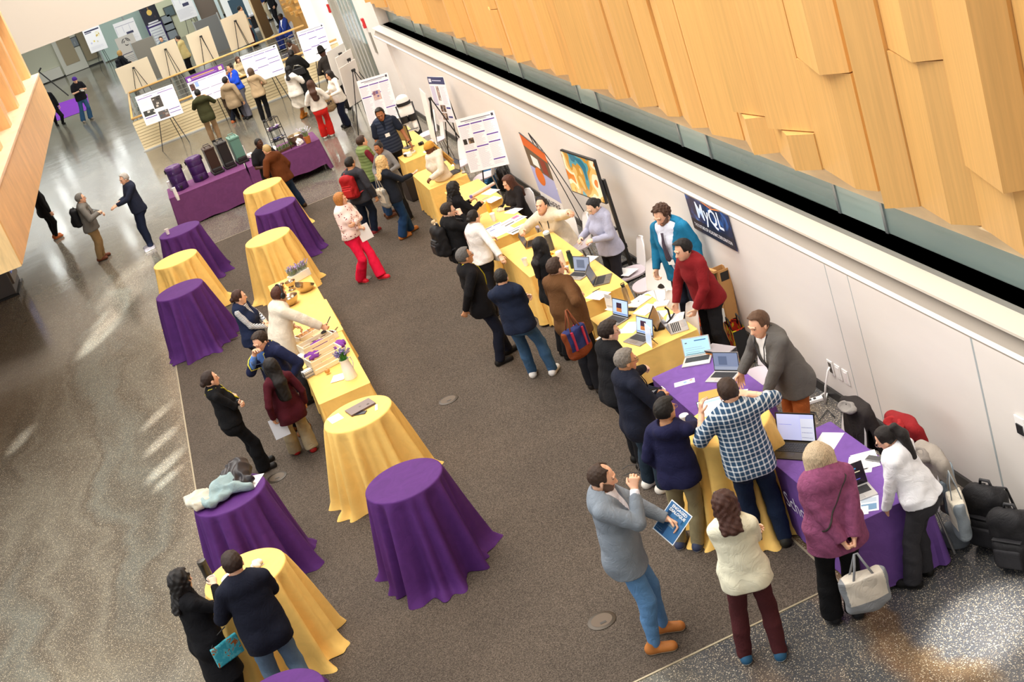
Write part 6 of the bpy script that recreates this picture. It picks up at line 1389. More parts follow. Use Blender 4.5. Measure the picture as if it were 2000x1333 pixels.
def pen(px, py, z, rz, label, c='#22222a'):
    e = empty('pen', at(px, py, z), math.radians(rz), label, 'pen'); MB().tube([(-.06, 0, .006), (.05, 0, .006)], .005, 6).build('barrel', plain(c, .4), e); MB().tube([(.05, 0, .006), (.065, 0, .006)], [.004, .001], 6).build('tip', plain('#8a8a8a', .3, .6), e)
pen(1683, 919, Z+.006, -20, 'dark pen lying on the white forms'); pen(1165, 568, Z+.003, 10, 'black pen above the white sheets on the laptops table'); pen(948, 388, Z+.004, 10, 'thin pen in front of the rolled poster', '#8a90c0')
e = empty('rolled_poster', at(943, 371, Z+.03), math.radians(24), 'pink and white rolled poster with blue end lying on the yellow table', 'poster'); MB().tube([(-.26, 0, 0), (.26, 0, 0)], .028, 14).build('roll', plain('#e8c0b0'), e, smooth='auto'); MB().tube([(-.29, 0, 0), (-.26, 0, 0)], .029, 14).build('end_cap', plain('#6a58b0'), e, smooth='auto')
# far table: monitor, headset, keyboard
e = empty('monitor', at(797, 288, Z), math.radians(-70), 'thin monitor on a black pole stand at the far yellow table', 'monitor'); MB().box((-.12, -.09, 0), (.12, .09, .012)).build('base', plain('#4a4640', .4), e); MB().tube([(0, 0, .012), (0, .02, .40)], .013, 8).build('pole', BLACK, e); MB().box((-.28, -.03, .16), (.28, -.01, .50)).build('casing', plain('#2a2620', .4), e, bevel=.004); MB().quad((-.265, -.0305, .175), (.265, -.0305, .175), (.265, -.0305, .485), (-.265, -.0305, .485)).build('display', plain('#a88a4c', .2, 0, .5, .1), e)
e = empty('vr_headset', at(798, 306, Z), math.radians(-60), 'white virtual reality headset with black visor on the far yellow table', 'headset'); MB().box((-.09, -.05, .0), (.09, .04, .09)).build('shell', WHITEP, e, bevel=.03, seg=4); MB().box((-.07, -.056, .02), (.02, -.048, .07)).build('visor', BLACK, e, bevel=.003); MB().tube([(-.08, .03, .05), (-.10, .12, .05), (0, .19, .05), (.10, .12, .05), (.08, .03, .05)], .014, 8).build('head_strap', plain('#d8d4ce'), e, smooth=True)
e = empty('keyboard', at(801, 256, Z), math.radians(-30), 'pale keyboard at the far end of the yellow table', 'keyboard'); MB().box((-.2, -.07, 0), (.2, .07, .02)).build('body', plain('#c8c4bc'), e, bevel=.006); mb = MB(); [mb.box((-.185+.035*i, -.055+.036*j, .02), (-.157+.035*i, -.028+.036*j, .026)) for i in range(11) for j in range(3)]; mb.build('keys', plain('#55524e'), e)
e = empty('camera', at(823, 283, Z), .5, 'small black camera next to the leaning board at the far table', 'camera'); MB().box((-.05, -.03, 0), (.05, .03, .06)).build('body', BLACK, e, bevel=.006); MB().lathe([(.025, 0), (.025, .04)], 14, basis((0, -.03, .03), (1, 0, 0), (0, 0, 1), (0, -1, 0))).build('lens', plain('#2a2a2e', .2), e)
e = empty('suitcase', at(818, 345, .38), .15, 'black case with stickers on the low shelf between two yellow tables', 'case'); MB().box((-.35, -.2, -.37), (.35, .2, .10)).build('body', plain('#2a2220', .5), e, bevel=.02); MB().box((.05, -.12, .10), (.14, -.06, .105)).build('sticker', plain('#d8c8a8'), e); MB().box((.16, -.15, .10), (.22, -.08, .105)).build('sticker', plain('#b88a6a'), e)
e = empty('mouse', at(906, 338, Z), .3, 'grey mouse and card reader beside the dark laptop', 'mouse'); MB().sphere((0, 0, .015), (.035, .055, .02), 14, 8).build('shell', plain('#b0aca4'), e, smooth=True); MB().box((-.004, .01, .030), (.004, .035, .037)).build('wheel', BLACK, e)
# ================================================================== buffet and drinks
STEEL = plain('#b9a68c', .18, .9)
def bowl(p, label, r, h, tilt=(0, 0), m=STEEL, fill=None, name='metal_bowl', inner='#8a7458'):
    e = empty(name, p, 0, label, 'bowl'); e.rotation_euler = (tilt[0], tilt[1], 0)
    prof = [(r*.35, 0), (r*.72, h*.25), (r*.94, h*.62), (r, h), (r*1.03, h+.004), (r*.98, h+.002), (r*.90, h*.62), (r*.68, h*.28), (r*.3, h*.06)]
    MB().lathe(prof, 28).build('bowl', m, e, smooth=True)
    if fill:
        mb = MB(); rg = random.Random(int(r*1000))
        for i in range(16): a, q = rg.uniform(0, 6.28), r*.7*rg.random()**.5; mb.sphere((q*math.cos(a), q*math.sin(a), h*.72+rg.uniform(0, .02)), (.035, .03, .022), 8, 5)
        o = mb.build('filling', fill, e, smooth=True); o['kind'] = 'stuff'
    return e
BZ = .757
bowl(at(594, 572, BZ), 'large tilted steel bowl at the far end of the buffet', .155, .15, (-.35, .45))
bowl(at(569, 596, BZ), 'large steel bowl beside the headphones man\'s head', .15, .14)
bowl(at(570, 560, BZ+.05), 'raised small steel bowl behind the large ones', .085, .09); e = empty('bowl_stand', at(571, 566, BZ), 0, 'short steel stand under the raised small bowl', 'stand'); MB().lathe([(.07, 0), (.05, .01), (.04, .045), (.05, .05)], 18).build('column', STEEL, e, smooth=True); MB().lathe([(.075, .0), (.075, .006)], 18).build('base', STEEL, e)
bowl(at(549, 566, BZ), 'small steel bowl at the far left corner of the buffet', .085, .08)
def plant(p, label, name, rz=0, w=.3, d=.14, h=.12, c='#efe9df', leaf='#7d8f6a', flower='#a58fc0', n=120, ht=.16, pot=None, seed=5, spread=.12):
    e = empty(name, p, rz, label, 'plant'); rg = random.Random(seed)
    if pot is None: MB().box((-w/2, -d/2, 0), (w/2, d/2, h)).build('planter', plain(c, .5), e, bevel=.006)
    else: MB().lathe(pot, 20).build('planter', plain(c, .45), e, smooth='auto')
    mb = MB(); fl = MB()
    for i in range(n):
        x, y = rg.uniform(-w*.45, w*.45), rg.uniform(-d*.45, d*.45); a = rg.uniform(0, 6.28); l = ht*rg.uniform(.6, 1.15); b = spread*rg.uniform(.2, 1)
        tip = (x+b*math.cos(a), y+b*math.sin(a), h+l); mid = (x+b*.35*math.cos(a), y+b*.35*math.sin(a), h+l*.6); q = .006
        s_, c_ = math.sin(a)*q, -math.cos(a)*q
        mb.add([(x, y, h-.02), (mid[0]+s_, mid[1]+c_, mid[2]), tip, (mid[0]-s_, mid[1]-c_, mid[2])], [(0, 1, 2, 3)])
        if i % 4 == 0 and flower: fl.tube([mid, tip], [.004, .009], 5)
    mb.build('foliage', plain(leaf, .7), e)
    if flower: fl.build('flowers', plain(flower, .7), e)
    return e
plant(at(587, 545, BZ), 'white planter box of lavender at the far end of the buffet', 'lavender_planter', math.radians(24), w=.36, d=.15, h=.12, n=260, ht=.13, leaf='#8a9a80', seed=4, spread=.10)
def crate(p, rz, label, fruit=True, tilt=0.):
    e = empty('wooden_crate', p, rz, label, 'crate', 'slatted wooden crates'); m = wood_mat('#efe0c0', grain=(1, 6, 6), var=.08); w, d, h = .46, .26, .20
    if tilt: e.rotation_euler = (tilt, 0, rz)
    for sy in (-1, 1):
        mb = MB(); [mb.box((-w/2, sy*d/2-.006, .01+.065*i), (w/2, sy*d/2+.006, .06+.065*i)) for i in range(3)]; mb.build('slatted_side', m, e)
    for sx in (-1, 1): MB().box((sx*w/2-.008, -d/2, 0), (sx*w/2+.008, d/2, h)).build('end_panel', m, e)
    MB().box((-w/2, -d/2, 0), (w/2, d/2, .01)).build('floor_board', m, e); return e
cA = at(640, 714, BZ); crate(cA, math.radians(14), 'nearer slatted wooden crate behind the white jug')
cB = at(626, 690, BZ); crate((cB[0], cB[1]+.06, BZ), math.radians(14), 'farther slatted wooden crate with purple napkins and lemons')
def cloth_blob(p, label, size, c, seed, name='napkin', cat='napkin'):
    V, Q = sdf_mesh([('+', Ell((0, 0, size[2]*.6), (size[0], size[1], size[2])), 0), ('+', Ell((size[0]*.6, size[1]*.3, size[2]*.5), (size[0]*.5, size[1]*.6, size[2]*.8)), .03), ('&', Half((0, 0, .003), (0, 0, 1)), 0)], .009, folds(.014, 70, seed))
    o = arrmesh(name, V, Q, fabric(c), smooth=True); o.location = [float(v) for v in p]; return tag(o, label, cat)
cloth_blob(at(612, 700, BZ+.12), 'bunched purple napkin at the left corner of the nearer crate', (.10, .08, .05), PURPLE_T, 1); cloth_blob(at(664, 678, BZ+.10), 'purple napkin draped over the right end of the farther crate', (.08, .12, .05), PURPLE_T, 2)
cloth_blob(at(623, 676, BZ+.08), 'purple napkin at the back of the farther crate', (.11, .06, .05), PURPLE_T, 3); cloth_blob(at(606, 705, BZ+.08), 'dark purple napkin spilling from the farther crate to the table', (.06, .07, .07), '#5a2f78', 4)
def fruit(p, label, c, r=.034, name='fruit'):
    e = empty(name, p, 0, label, 'fruit'); MB().sphere((0, 0, r), (r*1.1, r, r), 14, 9).build('skin', plain(c, .4), e, smooth=True); MB().tube([(0, 0, 2*r-.004), (.003, 0, 2*r+.008)], .003, 5).build('stem', plain('#5a4420'), e)
for (x, y, lab, c, nm) in ((653, 686, 'yellow lemon at the top of the farther crate', '#e8d050', 'lemon'), (637, 697, 'yellow apple in the middle of the farther crate', '#d8c060', 'apple'), (629, 700, 'green pear lying left of the apple in the crate', '#b8b860', 'pear'), (636, 718, 'small orange fruit in the nearer crate', '#c8904a', 'orange')): fruit(at(x, y, BZ+.10)-np.array([0, 0, .088]), lab, c, name=nm)
jp = at(686, 738, BZ)
e = empty('water_jug', jp, math.radians(40), 'white enamel jug of lavender at the near end of the buffet', 'jug'); MB().lathe([(.085, 0), (.088, .01), (.070, .16), (.058, .24), (.068, .275), (.064, .275), (.052, .23)], 26).build('body', plain('#f4f3f1', .25), e, smooth='auto'); MB().tube([(.062, 0, .25), (.12, 0, .24), (.13, 0, .15), (.078, 0, .06)], .008, 8).build('handle', plain('#f4f3f1', .25), e, smooth=True)
plant((jp[0], jp[1], jp[2]+.20), 'green and purple flowers standing in the white jug', 'flower_bunch', w=.08, d=.08, h=.07, c='#3f7a34', leaf='#4f9a3a', flower='#8a78b0', n=150, ht=.13, pot=[(.045, 0), (.045, .07)], seed=8, spread=.11)
def tray(px, py, rz, label, c, fill, n, seed, w=.36, d=.20):
    e = empty('serving_tray', at(px, py, BZ), math.radians(rz), label, 'tray'); mb = MB(); mb.box((-w/2, -d/2, 0), (w/2, d/2, .05))
    for a, b in (((-w/2, -d/2), (w/2, -d/2+.012)), ((-w/2, d/2-.012), (w/2, d/2)), ((-w/2, -d/2), (-w/2+.012, d/2)), ((w/2-.012, -d/2), (w/2, d/2))): mb.box((a[0], a[1], .05), (b[0], b[1], .085))
    mb.build('tray', plain(c, .4), e); rg = random.Random(seed); f = MB()
    for i in range(n):
        x, y, a = rg.uniform(-w*.42, w*.42), rg.uniform(-d*.38, d*.38), rg.uniform(0, 3.1); f.sphere((0, 0, 0), (.028, .013, .013), 8, 5, Matrix.Translation((x, y, .065+.02*rg.random())) @ Matrix.Rotation(a, 4, 'Z'))
    o = f.build('food', plain(fill, .7), e, smooth=True); o['kind'] = 'stuff'
    return e
tray(607, 657, 22, 'white tray of small golden pastries under the reaching hand', '#f2efe9', '#c8935a', 60, 3, .42, .17)
tray(643, 664, 24, 'white dish of dark brownies right of the pastries', '#efe9e2', '#5a2a1c', 40, 4, .24, .17)
e = empty('label_stand', at(612, 671, BZ), math.radians(22), 'black and gold card rack in front of the pastry tray', 'stand'); M = basis((0, 0, 0), (1, 0, 0), (0, .3, .95), (0, -.95, .3)); MB().box((-.15, 0, -.01), (.15, .07, 0), M).build('panel', BLACK, e); [MB().quad((-.12+.075*i, .012, .001), (-.09+.075*i, .012, .001), (-.09+.075*i, .055, .001), (-.12+.075*i, .055, .001), M).build('card', plain('#d8c49a'), e) for i in range(4)]
e = empty('menu_card', at(604, 690, BZ), math.radians(10), 'blank white card standing between pastries and crate', 'card'); M = basis((0, 0, 0), (1, 0, 0), (0, .35, .93), (0, -.93, .35)); MB().box((-.07, 0, -.002), (.07, .17, 0), M).build('panel', WHITEP, e); MB().box((-.06, -.01, 0), (.06, .06, .004)).build('foot', WHITEP, e)
e = empty('cake_board', at(628, 664, BZ), math.radians(22), 'wooden board with a folded white cloth between the two trays', 'board'); MB().box((-.09, -.06, 0), (.09, .06, .10)).build('box', plain('#d9bb88', .6), e); MB().box((-.10, -.09, 0), (.10, -.06, .02)).build('cloth', WHITEP, e)
e = empty('bread_basket', at(589, 685, BZ), 0, 'wire basket of wrapped bread near the suit man\'s elbow', 'basket'); MB().lathe([(.07, 0), (.10, .09), (.095, .09), (.065, .01)], 18).build('basket', plain('#c8b078', .5), e, smooth=True); MB().sphere((0, 0, .08), (.085, .08, .05), 12, 7).build('bread', plain('#e0c68a', .6), e, smooth=True)
e = empty('napkin_holder', at(604, 735, BZ), math.radians(14), 'black wire holder with stacked white napkins at the buffet edge', 'holder'); mb = MB()
for z in (.02, .06, .10): mb.tube([(-.08, -.07, z), (.08, -.07, z), (.08, .07, z), (-.08, .07, z)], .004, 5, closed=True)
for x, y in ((-.08, -.07), (.08, -.07), (.08, .07), (-.08, .07)): mb.tube([(x, y, 0), (x, y, .11)], .004, 5)
mb.build('frame', DKMET, e); mb = MB(); [mb.box((-.07, -.06, .004+.012*i), (.07, .06, .014+.012*i)) for i in range(7)]; mb.build('napkin_pile', WHITEP, e)
e = empty('sugar_pot', at(591, 707, BZ), 0, 'white lidded pot beside the farther crate', 'pot'); MB().lathe([(.06, 0), (.07, .05), (.06, .09)], 18).build('body', WHITEP, e, smooth='auto'); MB().lathe([(.06, .09), (.03, .115), (.008, .12)], 18).build('lid', WHITEP, e, smooth='auto')
e = empty('coffee_pot', at(578, 668, BZ), 0, 'small white pot at the left edge of the buffet', 'pot'); MB().lathe([(.05, 0), (.055, .06), (.045, .08)], 18).build('body', WHITEP, e, smooth='auto'); MB().lathe([(.045, .08), (.01, .095)], 18).build('lid', plain('#e0dcd6'), e, smooth='auto')
e = empty('serving_tongs', at(654, 653, BZ+.03), math.radians(50), 'steel tongs lying over the dish of brownies', 'tongs'); [MB().tube([(-.12, sy*.012, .03), (0, sy*.016, .035), (.12, sy*.004, .05)], .006, 6).build('arm', STEEL, e) for sy in (-1, 1)]
# drinks
DZ = .757
def dispenser(px, py, label, c, d2):
    e = empty('drink_dispenser', at(px, py, DZ), math.radians(4), label, 'dispenser', 'round insulated drink dispensers'); MB().lathe([(.17, 0), (.18, .02), (.18, .16), (.175, .17), (.18, .18), (.185, .36), (.18, .37), (.185, .38), (.185, .50), (.17, .52)], 28).build('body', plain(c, .35), e, smooth='auto')
    MB().lathe([(.19, .50), (.19, .54), (.17, .565), (.14, .565), (.13, .555)], 28).build('lid', plain(d2, .3), e, smooth='auto'); MB().box((-.03, -.215, .05), (.03, -.17, .11)).build('tap', BLACK, e, bevel=.006); [MB().box((sx*.19-.02, -.02, .44), (sx*.19+.02, .02, .53)).build('latch', BLACK, e) for sx in (-1, 1)]
dispenser(355, 369, 'purple round drink dispenser at the left end of the drinks tables', '#3c1d57', '#5a3a72'); dispenser(394, 351, 'purple round drink dispenser next to the brown carrier', '#3c1d57', '#4a2a64')
def carrier(px, py, label, c):
    e = empty('drink_carrier', at(px, py, DZ), math.radians(6), label, 'dispenser', 'tall rectangular drink carriers'); MB().box((-.12, -.20, .05), (.12, .20, .60)).build('body', plain(c, .4), e, bevel=.03, seg=3); MB().box((-.125, -.21, .56), (.125, .21, .62)).build('lid', plain(c, .35), e, bevel=.02)
    MB().box((-.13, -.30, 0), (.13, .21, .06)).build('base', plain('#1c1a1a', .5), e, bevel=.015); MB().box((-.11, -.30, .06), (.11, -.20, .15)).build('tap_cover', plain('#1c1a1a', .5), e, bevel=.02)
    for y in (-.12, .1): MB().tube([(-.07, y, .61), (-.06, y, .67), (.06, y, .67), (.07, y, .61)], .011, 6).build('handle', plain(c, .4), e)
carrier(425, 336, 'dark brown drink carrier with top handles', '#35221b'); carrier(449, 325, 'black drink carrier with top handles', '#1f1e20'); carrier(473, 315, 'sage green drink carrier with top handles', '#5f8a7c')
def cupstack(px, py, n, label, h0=.03, lean=0.):
    e = empty('cup_stack', at(px, py, DZ), 0, label, 'cups'); e.rotation_euler = (lean, 0, 0); mb = MB(); [mb.lathe([(.032, .025*i), (.042, .025*i+.10)], 16) for i in range(n)]; o = mb.build('cups', WHITEP, e, smooth='auto'); o['kind'] = 'stuff'
cupstack(483, 313, 11, 'tall stack of white cups right of the green carrier'); cupstack(349, 391, 9, 'stack of white cups at the left edge of the drinks table'); cupstack(336, 372, 6, 'short stack of white lids behind the first purple dispenser')
cloth_blob(at(490, 308, DZ), 'white crumpled napkins beside the tall cup stack', (.10, .08, .07), '#f4f1ee', 9); cloth_blob(at(533, 296, DZ), 'white napkins on the drinks table beside the server', (.12, .09, .07), '#f4f1ee', 10); cloth_blob(at(587, 283, DZ), 'white paper flowers in front of the big bowl', (.08, .06, .10), '#f8f6f2', 11, 'paper_flowers', 'decoration')
plant(at(558, 293, DZ), 'low tray of green leaves under the wire rack', 'greenery', .35, .42, .16, .05, '#5a3a28', '#6f8f4a', None, 170, .10, seed=12, spread=.08)
bowl(at(541, 305, DZ), 'orange bowl at the server\'s elbow', .08, .08, m=plain('#b0481f', .4), name='orange_bowl')
bowl(at(583, 281, DZ), 'big metal bowl filled with white cups and lids', .20, .22, m=plain('#8d7c60', .3, .5), fill=WHITEP)
plant(at(603, 279, DZ), 'copper pot holding white and green flowers', 'potted_flowers', 0, .1, .1, .16, '#b5692e', '#8aa070', '#dcd6ea', 140, .20, pot=[(.06, 0), (.08, .16), (.07, .16)], seed=14, spread=.14)
e = empty('snack_rack', at(554, 297, DZ), math.radians(20), 'tall black wire rack of wrapped snacks on the purple table', 'rack')
for x, y in ((-.17, -.11), (.17, -.11), (.17, .11), (-.17, .11)): MB().tube([(x, y, 0), (x*.85, y*.9, .82)], .009, 6).build('upright', BLACK, e)
for z, c in ((.30, '#2a3f8a'), (.56, '#6a4a8a')):
    s_ = MB(); [s_.tube([(-.16, y, z), (.16, y, z)], .005, 5) for y in (-.1, -.05, 0, .05, .1)]; s_.tube([(-.16, -.1, z+.06), (.16, -.1, z+.06), (.16, .1, z+.06), (-.16, .1, z+.06)], .006, 5, closed=True); sh_ = s_.build('shelf', BLACK, e)
    rg = random.Random(int(z*100))
    for i in range(22):
        x, y = rg.uniform(-.14, .14), rg.uniform(-.08, .08); col = rg.choice([c, c, '#e8e4da', '#1f2a5a' if z < .5 else '#d8d4c8']); b_ = MB().box((-.03, -.02, 0), (.03, .02, .03), Matrix.Translation((x, y, z+.02+.03*rg.random())) @ Euler((rg.uniform(-.5, .5), rg.uniform(-.4, .4), rg.uniform(0, 3))).to_matrix().to_4x4()); b_.build('snack_packet', plain(col, .3), sh_)
MB().tube([(-.145, -.1, .82), (.145, -.1, .82), (.145, .1, .82), (-.145, .1, .82)], .008, 6, closed=True).build('top_rail', BLACK, e)
# ================================================================== easels and posters
def frame_of(x, y, yaw, z, tilt):
    f = Vector((math.cos(yaw), math.sin(yaw), 0)); r = Vector((-math.sin(yaw), math.cos(yaw), 0)); up = Vector((-math.sin(tilt)*f.x, -math.sin(tilt)*f.y, math.cos(tilt)))
    return f, r, up
def easel(x, y, yaw, z, tilt, w, h, label, low=.28, rear=.62):
    yw = math.radians(yaw); e = empty('easel', (x, y, 0), yw, label, 'easel', 'black tripod easels'); th = math.tan(tilt)
    ax, az = -(z+h*.80)*th-.03, max(z+h*.80, 1.25); bx = .03
    for s_ in (-1, 1): MB().tube([(bx+low*.35, s_*max(.30, w*.36), 0), (ax, s_*.03, az)], .0125, 6).build('leg', BLACK, e)
    MB().tube([(ax-rear, 0, 0), (ax-.02, 0, az)], .0125, 6).build('rear_leg', BLACK, e); MB().box((ax-.035, -.045, az-.03), (ax+.03, .045, az+.03)).build('top_joint', BLACK, e)
    zz = z-.012; fx = bx+low*.35-(bx+low*.35-ax)*zz/az; wy = max(.30, w*.36)*(1-zz/az)+.03*zz/az
    MB().tube([(fx+.012, -wy-.04, zz), (fx+.012, wy+.04, zz)], .010, 6).build('ledge', BLACK, e); return e
def poster(x, y, yaw, z, w, h, tilt, label, style, name='poster_board', cat='poster', seed=1, group=None, **kw):
    yw = math.radians(yaw); f, r, up = frame_of(x, y, yw, z, tilt); n = r.cross(up)
    M = basis((x, y, z), r, up, n); o0 = .012; rg = random.Random(seed); mb = MB(); ms = [plain(kw.get('bg', '#f2eff2'), .55)]; idx = {}
    def q(x0, y0, x1, y1, c, lay=1):
        if c not in idx: idx[c] = len(ms); ms.append(plain(c, .6))
        zz = o0+.0012*lay; mb.mat(idx[c]).quad((w*(x0-.5), h*y0, zz), (w*(x1-.5), h*y0, zz), (w*(x1-.5), h*y1, zz), (w*(x0-.5), h*y1, zz))
    mb.box((-w/2, 0, 0), (w/2, h, o0))
    def lines(x0, y0, x1, y1, c='#c6c4ce'):
        yy = y1-.012
        while yy > y0+.01: q(x0, yy-.006, x0+(x1-x0)*rg.uniform(.6, 1), yy, c); yy -= .017
    def photo(x0, y0, x1, y1, base):
        q(x0, y0, x1, y1, base[0], 2)
        for i in range(7): a, b = rg.uniform(x0, x1-.02), rg.uniform(y0, y1-.02); q(a, b, min(a+rg.uniform(.02, .1), x1), min(b+rg.uniform(.02, .08), y1), rg.choice(base[1:]), 3)
    hd = kw.get('head', '#5b3a9a')
    if style == 'sci':
        nc = kw.get('cols', 3); q(.12, .935, .88, .95, '#6a6a78'); q(.22, .912, .78, .922, '#8a8a98'); q(.90, .92, .96, .97, '#3a3a4a'); top = .88
        for c in range(nc):
            x0, x1 = .03+c*.95/nc, .03+(c+1)*.95/nc-.02; cuts = kw.get('cuts', [[.88, .40], [.88, .70, .45], [.88, .62, .48, .16]])[c % 3]
            for k, t in enumerate(cuts):
                q(x0, t-.022, x1, t, hd); b = cuts[k+1] if k+1 < len(cuts) else .03; lines(x0, b+.01, x1-.01, t-.03)
            if c < nc-1: q(x1+.008, .03, x1+.010, .88, '#c9c4d4')
        for ph in kw.get('photos', ()): photo(*ph[:4], ph[4])
    elif style == 'banded':
        q(0, .80, 1, 1, '#6a2a8e'); q(.15, .90, .75, .93, '#c9a05a', 2); q(.12, .86, .80, .875, '#b79ac8', 2); q(.86, .84, .95, .96, '#e8c0a0', 2); q(.04, .83, .12, .93, '#e8d8d0', 2)
        for c in range(2):
            x0, x1 = .03+c*.49, .48+c*.49
            for t, b in ((.76, .46), (.44, .24), (.22, .03)): q(x0, t-.015, x1, t, '#5a2a8a'); lines(x0+(.28 if c == 0 and t > .7 else 0), b+.01, x1, t-.02)
        photo(.03, .50, .15, .73, ('#4a2420', '#8a5a4a', '#1f1a20', '#b88a7a')); q(.17, .58, .26, .74, '#8fa8d8', 2)
    elif style == 'photos':
        q(.2, .93, .8, .945, '#7a7a88'); cols = 4; q(.03, .86, .42, .885, '#8a72b0'); q(.56, .86, .97, .885, '#8a72b0')
        lines(.05, .58, .40, .84); lines(.56, .3, .97, .84); photo(.36, .42, .60, .80, ('#4a443e', '#8a8078', '#c9c0b4', '#2a2622')); photo(.05, .28, .34, .46, ('#3a3a36', '#8a8a80', '#d8d4cc')); photo(.40, .05, .66, .30, ('#5a5450', '#9a9088', '#7a5a4a', '#3a5a6a')); lines(.05, .04, .36, .2); q(.05, .21, .36, .235, hd); q(.68, .24, .97, .262, hd); q(.68, .13, .97, .15, hd); lines(.68, .03, .97, .12)
    elif style == 'navy':
        q(0, .84, 1, 1, '#3a3f66'); q(.25, .91, .8, .93, '#c8cce0', 2); q(.05, .88, .2, .96, '#dfe2ee', 2); q(.04, .36, .30, .8, '#c8c4dc'); photo(.38, .48, .55, .80, ('#a8928a', '#6a5a58', '#d8cfc8')); lines(.62, .4, .96, .8)
        for i in range(4): photo(.36+.17*(i % 2), .05+.18*(i//2), .50+.17*(i % 2), .20+.18*(i//2), ('#6a4a3a', '#c9a890', '#2a2422'))
        q(.72, .30, .97, .34, '#4a4a8a'); q(.72, .10, .97, .14, '#4a4a8a'); lines(.04, .04, .30, .34); q(.04, .38, .3, .4, '#3a3a7a')
    elif style == 'bulb':
        q(0, 0, 1, 1, '#3a2570'); photo(.0, .55, 1, 1, ('#2c2c3a', '#4a3a44', '#1f2430', '#5a4a6a')); M2 = Matrix.Translation((-.0, h*.83, o0+.006)); idx['bulb'] = len(ms); ms.append(plain('#d9b45a', .4, 0, .5, .25)); mb.mat(idx['bulb']).add([(w*.15*math.cos(a), w*.15*math.sin(a)*1.1, 0) for a in np.linspace(0, 2*PI, 20)[:-1]], [tuple(range(19))], M2); q(.46, .90, .54, .97, '#8a6a4a', 4)
        q(.20, .56, .80, .60, '#f2eef6', 4); q(.12, .50, .9, .54, '#f2eef6', 4); q(.10, .02, .88, .46, '#eef0f4', 3); [q(.16, .10+.07*i, .8, .115+.07*i, '#a8a4c0', 4) for i in range(5)]
    elif style == 'greybanner':
        q(.08, .48, .92, .5, '#2f2a52'); [q(.14, .04+.05*i, .14+.6*rg.uniform(.7, 1), .055+.05*i, '#8a8a90') for i in range(8)]; q(.05, .46, .10, .485, '#2f2a52', 2)
        for a0, a1, rr in ((.2, 1.5, .22), (1.8, 2.9, .22), (.4, 1.4, .15), (2.0, 2.8, .13), (3.6, 5.4, .10)):
            pts = [(w*rr*math.cos(a), h*.78+w*rr*math.sin(a)*1.15, o0+.004) for a in np.linspace(a0, a1, 9)]
            if 'ink' not in idx: idx['ink'] = len(ms); ms.append(plain('#2a2a2e', .6))
            mb.mat(idx['ink']).tube(pts, .016, 5)
    elif style == 'tree':
        q(.08, .86, .92, .92, '#2f2f52'); q(.08, .80, .45, .84, '#5a5a78'); photo(.62, .56, .85, .78, ('#f0ecd8', '#e0b83a', '#c99a2a', '#e8cc5a')); [q(.2+.18*i, .35+.05*(i % 2), .28+.18*i, .42+.05*(i % 2), ['#c9c4e8', '#e8d060', '#d8d0c0'][i]) for i in range(3)]; lines(.1, .1, .9, .25, '#d8d6e0')
    elif style == 'plainpage':
        q(.04, .82, .96, .84, '#9a98b0'); [q(.04+.32*i, .5, .06+.32*i, .8, '#c8c6d8') for i in range(3)]; q(.45, .40, .78, .50, '#3a3a5a'); lines(.05, .06, .95, .36, '#d0ced8')
    o = mb.build(name, ms); o.matrix_world = M; tag(o, label, cat, group); return o
HG = ('#5b3a9a',)
BR = [(-.86, 42.23, 257, .85, 1.18, .89, .15, 'photos', 'poster with three grey photos on an easel, leftmost before the stairs'), (.75, 42.3, 264, .85, 1.18, .89, .17, 'banded', 'poster with a purple title band on an easel behind the man in olive'),
      (2.46, 42.3, 256, .85, 1.16, .87, .19, 'sci', 'text poster with a small round diagram behind the woman in the beige blazer'), (4.15, 42.3, 252, .80, .86, 1.0, .26, 'sci', 'text poster beside the stairs above the man in the hat')]
for i, (x, y, yaw, z, w, h, t, st, lab) in enumerate(BR):
    y -= .75; x *= .985
    poster(x, y, yaw, z, w, h, t, lab, st, seed=i+3); easel(x, y, yaw, z, t, w, h, 'easel under the '+['three-photo poster', 'purple-banded poster', 'round-diagram poster', 'poster above the hatted man'][i]+' before the stairs')
for i, (x, y, yaw, w, h, lab) in enumerate(((-1.35, 51.3, 94, 1.22, .98, 'blank beige back of a wide board, lowest left beyond the handrail'), (-.07, 51.4, 97, .93, 1.22, 'blank beige back of a tall board left of the man in yellow'), (1.2, 51.2, 108, .93, 1.22, 'blank beige back of a tall board right of the man in yellow'), (2.62, 51.9, 102, .95, 1.22, 'blank beige back of a tall board, farthest right beyond the handrail'))):
    poster(x, y, yaw, .72, w, h, .18, lab, 'none', bg='#f2e2c6', seed=i, group='boards seen from behind'); easel(x, y, yaw, .72, .18, w, h, 'easel holding the '+['wide blank board beyond the handrail', 'blank board left of the man in yellow', 'blank board right of the man in yellow', 'farthest right blank board beyond the handrail'][i])
for i, (x, y, yaw, lab) in enumerate(((3.78, 33.44, 136, 'nearest white board seen from behind in front of the lifts'), (3.98, 35.2, 136, 'middle white board seen from behind in front of the lifts'), (4.0, 36.6, 130, 'farthest white board seen from behind in front of the lifts'))):
    poster(x, y, yaw, .75, .74, .98, .12, lab, 'none', bg='#e9e5df', seed=i); easel(x, y, yaw, .75, .12, .74, .98, 'easel of the '+['nearest', 'middle', 'farthest'][i]+' white board by the lifts')
PH = ('#c9a8a0', '#6a5a8a', '#e8c8b0', '#8a5a6a')
poster(3.93, 31.0, 240, .55, .80, 1.06, .2, 'poster behind the white mannequin legs at the far end of the wall', 'sci', seed=21, photos=((.38, .50, .62, .70, PH),), cuts=[[.86, .62], [.86, .66], [.86, .3]]); easel(3.93, 31.0, 240, .55, .2, .80, 1.06, 'easel holding the poster behind the mannequin legs')
